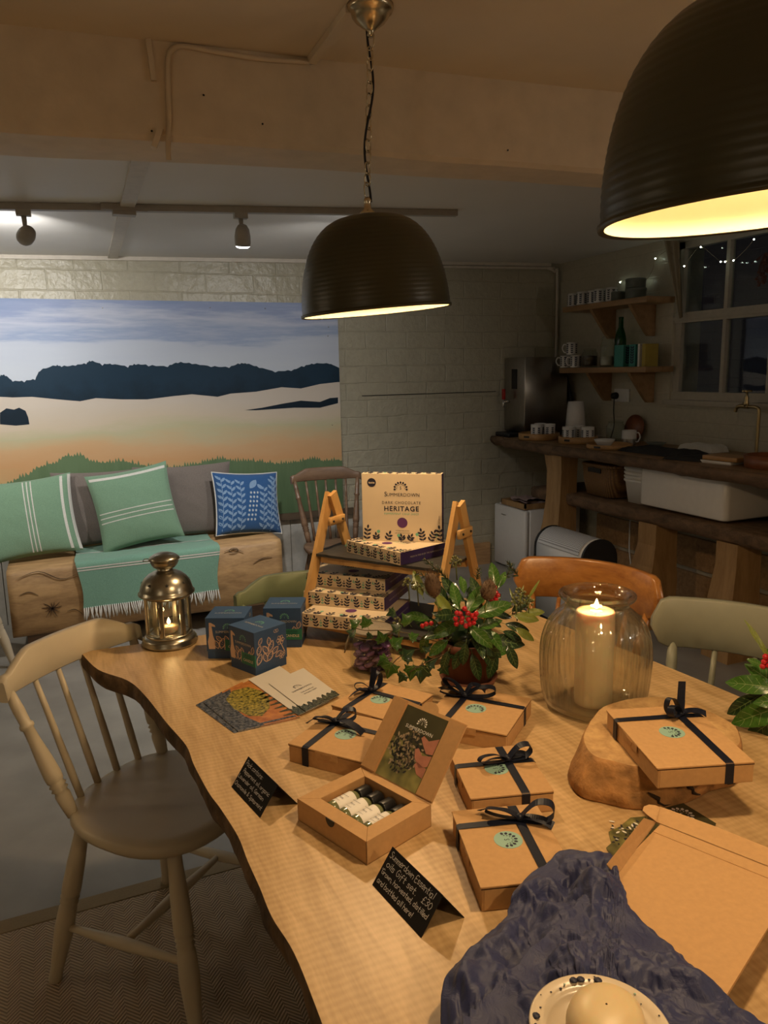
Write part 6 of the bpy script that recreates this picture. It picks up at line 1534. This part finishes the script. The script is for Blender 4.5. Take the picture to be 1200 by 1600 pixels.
big = [('g', 731, 957, 757, 911, -.07, -.03), ('g', 744, 962, 800, 940, -.08, -.06), ('g', 720, 972, 671, 994, -.08, -.07), ('g', 733, 979, 771, 1012, -.09, -.10), ('g', 748, 981, 785, 968, -.06, -.05),
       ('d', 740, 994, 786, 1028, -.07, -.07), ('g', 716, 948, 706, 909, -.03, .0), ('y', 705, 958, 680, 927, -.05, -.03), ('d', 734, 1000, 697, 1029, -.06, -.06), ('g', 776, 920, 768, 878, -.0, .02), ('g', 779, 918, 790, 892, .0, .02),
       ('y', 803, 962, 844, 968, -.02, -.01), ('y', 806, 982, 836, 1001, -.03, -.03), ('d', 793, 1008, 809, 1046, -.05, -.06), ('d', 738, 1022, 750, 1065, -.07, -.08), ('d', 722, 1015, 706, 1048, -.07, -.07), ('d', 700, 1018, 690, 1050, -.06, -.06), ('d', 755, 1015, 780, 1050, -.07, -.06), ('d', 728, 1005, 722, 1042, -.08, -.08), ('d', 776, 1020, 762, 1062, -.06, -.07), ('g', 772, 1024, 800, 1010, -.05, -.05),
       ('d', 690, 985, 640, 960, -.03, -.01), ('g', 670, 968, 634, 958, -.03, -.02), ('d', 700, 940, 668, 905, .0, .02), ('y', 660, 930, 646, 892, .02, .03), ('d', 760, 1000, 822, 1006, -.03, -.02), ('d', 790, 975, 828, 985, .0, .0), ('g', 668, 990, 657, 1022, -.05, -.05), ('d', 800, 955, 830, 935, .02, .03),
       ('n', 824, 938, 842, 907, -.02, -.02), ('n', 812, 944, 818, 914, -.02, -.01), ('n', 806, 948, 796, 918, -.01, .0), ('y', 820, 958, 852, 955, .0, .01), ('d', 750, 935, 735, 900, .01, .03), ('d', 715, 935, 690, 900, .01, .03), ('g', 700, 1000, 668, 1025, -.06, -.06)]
for k, x0, y0, x1, y1, d0, d1 in big: put_leaf(FA, k, fp(x0, y0, d0), fp(x1, y1, d1), TOCAM)
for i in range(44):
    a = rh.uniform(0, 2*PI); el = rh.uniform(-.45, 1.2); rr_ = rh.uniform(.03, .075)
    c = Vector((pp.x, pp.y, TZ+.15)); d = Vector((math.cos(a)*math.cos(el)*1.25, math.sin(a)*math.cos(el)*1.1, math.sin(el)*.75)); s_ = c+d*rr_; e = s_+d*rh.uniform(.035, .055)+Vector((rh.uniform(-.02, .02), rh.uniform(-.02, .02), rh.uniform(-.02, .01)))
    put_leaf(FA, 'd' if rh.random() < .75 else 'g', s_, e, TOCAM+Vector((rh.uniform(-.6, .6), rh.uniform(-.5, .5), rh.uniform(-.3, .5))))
ivy = [(600, 1004, 590, 985, 'i'), (612, 1010, 630, 995, 'i'), (606, 1028, 588, 1040, 'i'), (612, 1035, 604, 1062, 'i'), (628, 1030, 648, 1014, 'j'), (645, 1040, 640, 1066, 'i'), (652, 1044, 672, 1058, 'j'), (575, 980, 566, 962, 'i'), (560, 978, 546, 968, 'i'), (556, 990, 540, 985, 'j'), (580, 990, 572, 1000, 'j'), (625, 985, 610, 975, 'j'), (640, 998, 655, 990, 'i'), (665, 1040, 684, 1028, 'j'), (618, 955, 602, 962, 'j'), (640, 975, 628, 958, 'i'), (632, 1052, 622, 1068, 'j'), (660, 1015, 676, 1005, 'j'), (660, 1040, 656, 1070, 'j'), (690, 1040, 702, 1056, 'j')]
for x0, y0, x1, y1, k in ivy:
    off_ = .02 if x1 < 600 else -.05
    put_leaf(FA, k, fp(x0, y0, off_), fp(x1, y1, off_), TOCAM, 'ivy_leaf')
m = MB()
for pts in ([(700, 1010, -.02), (650, 1015, -.04), (620, 1030, -.05), (606, 1050, -.05)], [(690, 1005, 0), (640, 990, 0), (600, 985, .02), (570, 985, .02), (552, 980, .02)], [(700, 1020, -.04), (665, 1035, -.06), (640, 1050, -.06)], [(552, 985, .02), (545, 1000, .02), (538, 1020, .02)]):
    m.tube(cat([fp(a, b_, c)-FA.location for a, b_, c in pts], 4), .0012, 'twig', seg=5)
m.build('trailing_stems', FA)
for i, (x, y) in enumerate([(726, 951), (714, 958), (719, 959), (731, 958), (722, 966), (712, 967), (732, 968), (738, 962), (742, 966), (721, 972), (728, 978), (740, 973), (734, 975), (713, 975), (744, 959)]): berry(FA, fp(x, y, -.105), .0058, 'berry_red')
for x, y in [(773, 918), (775, 926), (771, 932), (778, 930), (767, 937), (775, 937), (666, 975), (674, 974), (660, 978)]: berry(FA, fp(x, y, -.05), .0055, 'berry_red')
def umbel(name, x, y, dh, n, r, mat, R_):
    c = fp(x, y, dh); m = MB(); core = fp(x+2, y+28, dh+.02)
    m.tube([core-FA.location, c-FA.location], .0016, 'stem_green', seg=6)
    for k in range(n):
        a = 2.4*k; el = 1-1.7*k/n; d = Vector((math.cos(a)*math.sqrt(max(0, 1-el*el)), math.sin(a)*math.sqrt(max(0, 1-el*el)), el)); q = c+d*R_-FA.location
        m.tube([c-FA.location, q], .0005, 'stem_green', seg=4); m.ball(q, r, mat, seg=8)
    o = m.build(name, FA); return o
for x, y, dh, n in ((712, 878, .02, 13), (638, 912, .01, 12), (652, 918, .0, 7), (622, 974, -.03, 9), (812, 928, -.02, 14), (825, 940, -.02, 12), (806, 942, -.03, 10)):
    o = umbel('ivy_berries', x, y, dh, n, .0034, 'berry_green', .012); o['label'] = 'cluster of small green ivy berries'
for x, y, dh, hh, tl_ in ((676, 914, -.07, .056, -.5), (763, 922, -.07, .045, .3)):
    c = fp(x, y, dh)-FA.location; m = MB(); d = Vector((tl_*.5, 0, 1)).normalized(); q = d.to_track_quat('Z', 'Y').to_matrix().to_4x4(); q.translation = c
    m.lathe([(.003, -hh*.5), (.013, -hh*.35), (.0175, -.004), (.0155, hh*.2), (.009, hh*.42), (.001, hh*.5)], 'teasel', q, 16, False, False)
    for k in range(230):
        t = rh.uniform(-.95, 1); a = rh.uniform(0, 2*PI); rb = .0165*math.sqrt(max(.05, 1-t*t)); b0_ = Vector((rb*math.cos(a), rb*math.sin(a), t*hh*.45)); e = b0_*1.5+Vector((0, 0, .005)); s_ = Vector((-math.sin(a), math.cos(a), 0))*.0007
        m.add([b0_-s_, b0_+s_, e], [(0, 1, 2)], 'teasel', q)
    m.tube([c-d*hh*.5, c-d*(hh*.5+.05)], .002, 'stem_green', seg=6); m.build('teasel_head', FA)
def fir(x0, y0, x1, y1, dh, n=26, L=.014):
    a, b_ = fp(x0, y0, dh)-FA.location, fp(x1, y1, dh+.02)-FA.location; m = MB(); m.tube([a, b_], .0012, 'twig', seg=5); d = (b_-a).normalized()
    for k in range(n):
        q = a.lerp(b_, k/n); ang_ = rh.uniform(0, 2*PI); o_ = d.orthogonal().normalized(); o_ = Matrix.Rotation(ang_, 3, d) @ o_; e = q+(o_*.85+d*.6)*L*(1-.4*k/n)
        m.tube([q, e], [.0010, .0004], 'leaf_dark', seg=4)
    m.build('fir_sprig', FA)
fir(700, 905, 662, 872, .0, 46); fir(690, 910, 650, 895, .01, 36); fir(745, 905, 748, 888, .02); fir(790, 905, 800, 880, .02, 34); fir(800, 960, 824, 948, -.01, 30); fir(810, 900, 792, 878, .02, 30)
m = MB(); m.ball((0, 0, .12), .055, 'leaf_dark', seg=16, sz=.6); m.build('foliage_core', FA)

# second arrangement at the right edge
q2 = onx(1246, 1120, 1.17); q2 = onz(1262, 1140, TZ); FB = thing('floral_arrangement', 'second leafy arrangement with red berries, cut off by the right edge', 'plant', (q2.x, q2.y, TZ))
m = MB(); m.lathe([(.050, .006), (.052, .006), (.062, .085), (.066, .087), (.067, .105), (.061, .105), (.058, .095), (.001, .094)], 'terracotta', seg=40, cap1=False); m.build('pot', FB)
m = MB(); m.lathe([(.055, 0), (.058, .002), (.066, .020), (.063, .021), (.055, .0055), (.001, .0055)], 'terracotta', seg=40, cap1=False); m.build('saucer', FB)
HB = math.hypot(q2.x, q2.y)
def fq(px, py, dh=0.0): return atd(px, py, HB+dh)
for k, x0, y0, x1, y1, d0, d1 in [('g', 1192, 1040, 1166, 1028, -.04, -.03), ('g', 1215, 1075, 1133, 1064, -.05, -.05), ('g', 1230, 1100, 1141, 1132, -.07, -.08), ('d', 1190, 1085, 1134, 1118, -.05, -.05), ('d', 1215, 1120, 1162, 1160, -.06, -.06), ('g', 1225, 1080, 1166, 1035, -.03, -.02), ('d', 1240, 1130, 1186, 1162, -.06, -.05), ('g', 1240, 1060, 1195, 1010, -.02, .0), ('n', 1202, 1030, 1168, 968, -.03, -.03), ('g', 1245, 1090, 1178, 1098, -.08, -.10), ('d', 1260, 1100, 1190, 1140, -.05, -.04), ('g', 1290, 1080, 1330, 1060, 0, 0), ('d', 1280, 1110, 1320, 1140, 0, 0)]: put_leaf(FB, k, fq(x0, y0, d0), fq(x1, y1, d1), TOCAM)
for i in range(30):
    a = rh.uniform(0, 2*PI); el = rh.uniform(-.3, 1.2); rr_ = rh.uniform(.02, .06); c = Vector((q2.x, q2.y, TZ+.15)); d = Vector((math.cos(a)*math.cos(el), math.sin(a)*math.cos(el), math.sin(el)*.8)); s_ = c+d*rr_
    put_leaf(FB, 'd' if rh.random() < .7 else 'g', s_, s_+d*rh.uniform(.035, .05), TOCAM+Vector((rh.uniform(-.6, .6), rh.uniform(-.5, .5), rh.uniform(-.3, .5))))
for x, y in [(1196, 1026), (1203, 1031), (1194, 1034), (1201, 1040), (1206, 1024), (1209, 1036), (1213, 1030), (1192, 1041)]: berry(FB, fq(x, y, -.06), .0058, 'berry_red')
m = MB(); m.ball((0, 0, .12), .055, 'leaf_dark', seg=16, sz=.6); m.build('foliage_core', FB)

# ---------------------------------------------------------------- big kraft box with tissue, dish and soap
TL, TR, BR = onz(1025, 1284, .800), onz(1238, 1368, .800), onz(1127, 1568, .800)
BL = TL + (BR-TR)
bb = thing('large_gift_box', 'large kraft box lying open with its lid folded back, lower right corner', 'gift box', (BL.x, BL.y, TZ), 0)
ux = (BR-BL).normalized(); uy = (TL-BL); uy = (uy-ux*uy.dot(ux)).normalized(); Wb, Lb = (BR-BL).length, (TL-BL).dot(uy)
PMx = frame((0, 0, .050), ux, uy)
m = MB(); m.box(0, Wb, 0, Lb, -.004, 0, 'kraft', PMx)
m.box(.0, Wb, Lb*.90, Lb*.905, 0, .0006, 'kraft_inner', PMx); m.build('lid', bb)
m = MB()
def wq(px, py, z): return onz(px, py, z)-bb.location
f1 = [wq(1025, 1284, .8005), wq(1006, 1278, .818), wq(948, 1350, .818), wq(964, 1368, .8005)]; m.add(f1+[p_-Vector((0, 0, .002)) for p_ in f1], [(0, 1, 2, 3), (7, 6, 5, 4), (0, 4, 5, 1), (1, 5, 6, 2), (2, 6, 7, 3)], 'kraft_inner'); m.build('side_flap', bb)
m = MB(); f2 = [wq(1025, 1284, .801), wq(1031, 1260, .806), wq(1120, 1292, .806), wq(1200, 1324, .806), wq(1262, 1350, .806), wq(1238, 1368, .801)]; m.add(f2+[p_-Vector((0, 0, .002)) for p_ in f2], [(5, 4, 3, 2, 1, 0), tuple(range(6, 12)), (1, 2, 8, 7), (2, 3, 9, 8), (3, 4, 10, 9)], 'kraft')
f3 = [wq(a, b_, .806) for a, b_ in ((1025, 1283), (1012, 1274), (1004, 1266), (1006, 1260), (1014, 1257), (1024, 1258), (1031, 1261))]; m.add(f3+[p_-Vector((0, 0, .002)) for p_ in f3], [tuple(range(7)), tuple(range(7, 14))[::-1]], 'kraft'); m.build('front_flap', bb)
m = MB(); BD = .22
m.box(0, Wb, -BD, 0, -.050, -.048, 'kraft', PMx); m.box(0, .003, -BD, 0, -.05, -.008, 'kraft', PMx); m.box(Wb-.003, Wb, -BD, 0, -.05, -.008, 'kraft', PMx); m.box(0, Wb, -BD, -BD+.003, -.05, -.008, 'kraft', PMx); m.box(0, Wb, -.003, 0, -.05, 0.0, 'kraft', PMx); m.build('tray', bb)
m = MB()
for xx in (.02, Wb-.04): m.box(xx, xx+.02, Lb*.5, Lb*.5+.02, -.05, -.004, 'kraft', PMx)
m.build('folded_side', bb)
def flatcard(name, label, cate, qs, z, mat, extra=None):
    P = [onz(*q, z) for q in qs]; c = sum(P, Vector())/len(P); m = MB(); m.prism([(p_.x-c.x, p_.y-c.y) for p_ in P], 0, .0007, mat)
    if extra: extra(m, c)
    o = m.build(name, loc=(c.x, c.y, z)); tag(o, label, cate); return o
def ex1(m, c):
    p_ = onz(1064, 1274, TZ+.002); A = T(p_.x-c.x, p_.y-c.y, 0) @ RZ(math.radians(-50)); fan(m, A, .020, 'white_ink', z=.0012)
flatcard('photo_card', 'dark olive card with white logo sticking out behind the open box lid', 'card', [(1012, 1262), (1037, 1247), (1062, 1252), (1119, 1287), (1114, 1300), (1060, 1330), (1010, 1300)], TZ+.002, 'photo_dark', ex1)
def ex2(m, c):
    for k in range(46):
        p_ = onz(rh.uniform(958, 1002), rh.uniform(1284, 1318), TZ+.002); m.poly(leafpts(p_.x-c.x, p_.y-c.y, rh.uniform(.005, .010), .0017, rh.uniform(0, 6.2)), ('herb_print', 'ink', 'white_ink')[k % 3], ID, .0011+.0001*(k % 4))
flatcard('photo_card', 'pale leaf photo card peeking out left of the open box lid', 'card', [(1010, 1276), (985, 1278), (968, 1292), (951, 1300), (955, 1318), (947, 1325), (958, 1345), (985, 1350), (1015, 1310)], TZ+.0012, 'card_photo_green', ex2)

# tissue paper
mt, nt, b = _new('tissue'); MATS['tissue'] = mt
vv = _map(nt); n1 = _n(nt, 'ShaderNodeTexNoise', Scale=22.0, Detail=5.0, Distortion=1.5); nt.links.new(vv, n1.inputs[0]); vo = _n(nt, 'ShaderNodeTexVoronoi', Scale=34.0); vo.feature = 'DISTANCE_TO_EDGE'
ad = nt.nodes.new('ShaderNodeMixRGB'); ad.inputs[0].default_value = .12; nt.links.new(vv, ad.inputs[1]); nt.links.new(n1.outputs[1], ad.inputs[2]); nt.links.new(ad.outputs[0], vo.inputs[0])
b.inputs['Base Color'].default_value = (0.016, 0.021, 0.080, 1); b.inputs['Roughness'].default_value = .55; b.inputs['Sheen Weight'].default_value = .1
mm = nt.nodes.new('ShaderNodeMath'); mm.operation = 'MULTIPLY_ADD'; mm.inputs[1].default_value = .6; nt.links.new(n1.outputs[0], mm.inputs[0]); nt.links.new(vo.outputs[0], mm.inputs[2]); _bump(nt, b, mm.outputs[0], .25, .004)
bnd = [(689,1574),(720,1520),(752,1480),(788,1444),(800,1415),(830,1380),(853,1366),(870,1350),(890,1347),(918,1347),(944,1344),(958,1352),(964,1370),(968,1388),(976,1405),(983,1431),(1005,1455),(1034,1478),(1060,1510),(1083,1539),(1130,1565),(1185,1602)]
B3 = [onz(*q, .792 if i > 8 else .775) for i, q in enumerate(bnd)]
B3 += [Vector((.60, .40, .80)), Vector((.52, .33, .79)), Vector((.44, .34, .79)), Vector((.38, .38, .785)), Vector((.30, .45, .77)), Vector((.275, .52, .765))]
CT_ = Vector((.423, .508, .80))
Bc = cat(B3, 10, True); NBn = len(Bc)
m = MB(); NRg = 120
def _h(i, j, k): 
    v = math.sin(i*127.1+j*311.7+k*74.7)*43758.5453; return v-math.floor(v)
def facet(x, y, c, k):
    """piecewise-linear noise: flat triangular facets, like creased paper"""
    X, Y = x/c, y/c; sk = (X+Y)*.366; i, j = math.floor(X+sk), math.floor(Y+sk); u_, v_ = X+sk-i, Y+sk-j
    if u_ > v_: return _h(i, j, k)*(1-u_)+_h(i+1, j, k)*(u_-v_)+_h(i+1, j+1, k)*v_
    return _h(i, j, k)*(1-v_)+_h(i, j+1, k)*(v_-u_)+_h(i+1, j+1, k)*u_
def tz(x, y, t):
    wx = x+.012*mn.noise(Vector((x*22, y*22, 3))); wy = y+.012*mn.noise(Vector((x*22, y*22, 9)))
    return .034*(facet(wx, wy, .045, 1)-.5)+.013*(facet(wx+.3, wy, .019, 2)-.5)+.0050*(facet(wx*.8-wy*.6, wy*.8+wx*.6, .009, 3)-.5)+.004
DC = Vector((.423, .508))
rg = []
for j in range(NRg+1):
    t = j/NRg; row = []
    for i in range(NBn):
        p_ = CT_.lerp(Bc[i], t); x, y = p_.x, p_.y
        z = p_.z + .012 + tz(x, y, t)*(1 if t < .9 else (1-t)*6+.4)
        # radial gathered folds
        a = math.atan2(y-DC.y, x-DC.x); z += .007*math.sin(a*7+3*mn.noise(Vector((x*12, y*12, 0))))*min(1, t*1.2)*(1-.4*t)
        dd_ = math.hypot(x-DC.x, y-DC.y)
        if dd_ < .085: z = min(z, .812)*min(1, 1) if dd_ < .072 else z*(dd_-.072)/.013+min(z, .812)*(1-(dd_-.072)/.013)
        # keep above the box lid and the gift box nearby
        lx, ly = (Vector((x, y, 0))-Vector((BL.x, BL.y, 0))).dot(ux), (Vector((x, y, 0))-Vector((BL.x, BL.y, 0))).dot(uy)
        z = max(z, (.8015 if (-.004 < lx < Wb+.004 and -.225 < ly < Lb+.01) else TZ+.006) + .003*(1+math.sin(x*90)*math.sin(y*80)))
        if x > .43 and y > .745: z = max(z, .7915)
        if j > NRg*.93: z -= .001*(t-.93)/.07
        row.append((x+.003*mn.noise(Vector((i*.3, j*.2, 0))), y, z))
    rg.append(row)
m.loft(rg, 'tissue', cap0=True, cap1=False, smooth=True)
ts = m.build('tissue_paper'); ts.modifiers.new('thickness', 'SOLIDIFY').thickness = .0006
tag(ts, 'crumpled dark blue tissue paper spilling over the open kraft box', 'tissue paper')
pz = .814
pl = thing('speckled_dish', 'small cream dish with navy speckles resting on the blue tissue', 'dish', (DC.x, DC.y, pz))
RD = .067
plain('speckle_cream', (0.62, 0.52, 0.38), 0.25, var=.02)
m = MB(); m.lathe([(.040, 0), (.044, .001), (RD-.008, .008), (RD-.001, .013), (RD, .0155), (RD-.002, .0165), (RD-.010, .0125), (RD-.014, .0105), (RD-.016, .0115), (RD-.018, .0095), (RD-.024, .0065), (.030, .005), (.001, .005)], 'speckle_cream', seg=72, cap1=False)
for k in range(46):
    a = rh.uniform(0, 2*PI); big_ = rh.random() < .22; r0 = rh.uniform(RD-.0105, RD-.003) if not big_ else RD-.0065; s_ = .0045 if big_ else rh.uniform(.0007, .0016); z = .0125+(r0-(RD-.010))*.5+.0012
    m.ball((r0*math.cos(a), r0*math.sin(a), z-.0005), s_, 'ink' if rh.random() < .85 else 'sticker_green', seg=8, sz=.35)
m.build('dish_body', pl)
plain('soap_cream', (0.66, 0.51, 0.28), 0.4, var=.02, sss=.3)
sp_ = thing('soap_bar', 'rounded pale yellow soap bar in the speckled dish', 'soap', (DC.x+.003, DC.y-.004, pz+.0065), math.radians(35))
m = MB(); m.lathe([(.020, 0), (.030, .002), (.037, .010), (.0385, .018), (.036, .026), (.029, .033), (.018, .0365), (.008, .0375), (.001, .0377)], 'soap_cream', S(1.12, .95, 1), 40, True, False, rib=lambda z, a: .01*math.sin(2*a)); m.build('bar', sp_)

# unseen fill: glowing globes added on the side walls to brighten the room
for lab, x, y, z, e in (('added unseen globe fill lamp on the left wall behind the camera', -1.9, -1.2, 1.75, 48.0), ('added unseen globe fill lamp on the right wall near the camera', 3.1, -0.3, 1.80, 58.0), ('added unseen globe fill lamp on the left wall beside the bench', -2.1, 2.6, 1.75, 28.0)):
    gm = plain('fill_globe_glow', (1, .9, .75), .4, var=0, emit=((1, .88, .74) if x > 0 else (1, .80, .56)), es=e)
    gt = thing('fill_globe_lamp', lab, 'lamp', (x, y, z)); m = MB(); m.ball((0, 0, 0), .07, gm, seg=24); m.build('globe', gt)
    sx = -1 if x < 0 else 1; wallx = (XL if x < 0 else XR)-x
    m = MB(); m.tube([(sx*.07, 0, 0), (wallx, 0, 0)], .008, 'antique_brass'); m.lathe([(.001, 0), (.05, 0), (.05, .012), (.001, .012)], 'antique_brass', T(wallx-sx*.012, 0, 0) @ RY(sx*PI/2), 24); m.build('bracket', gt)
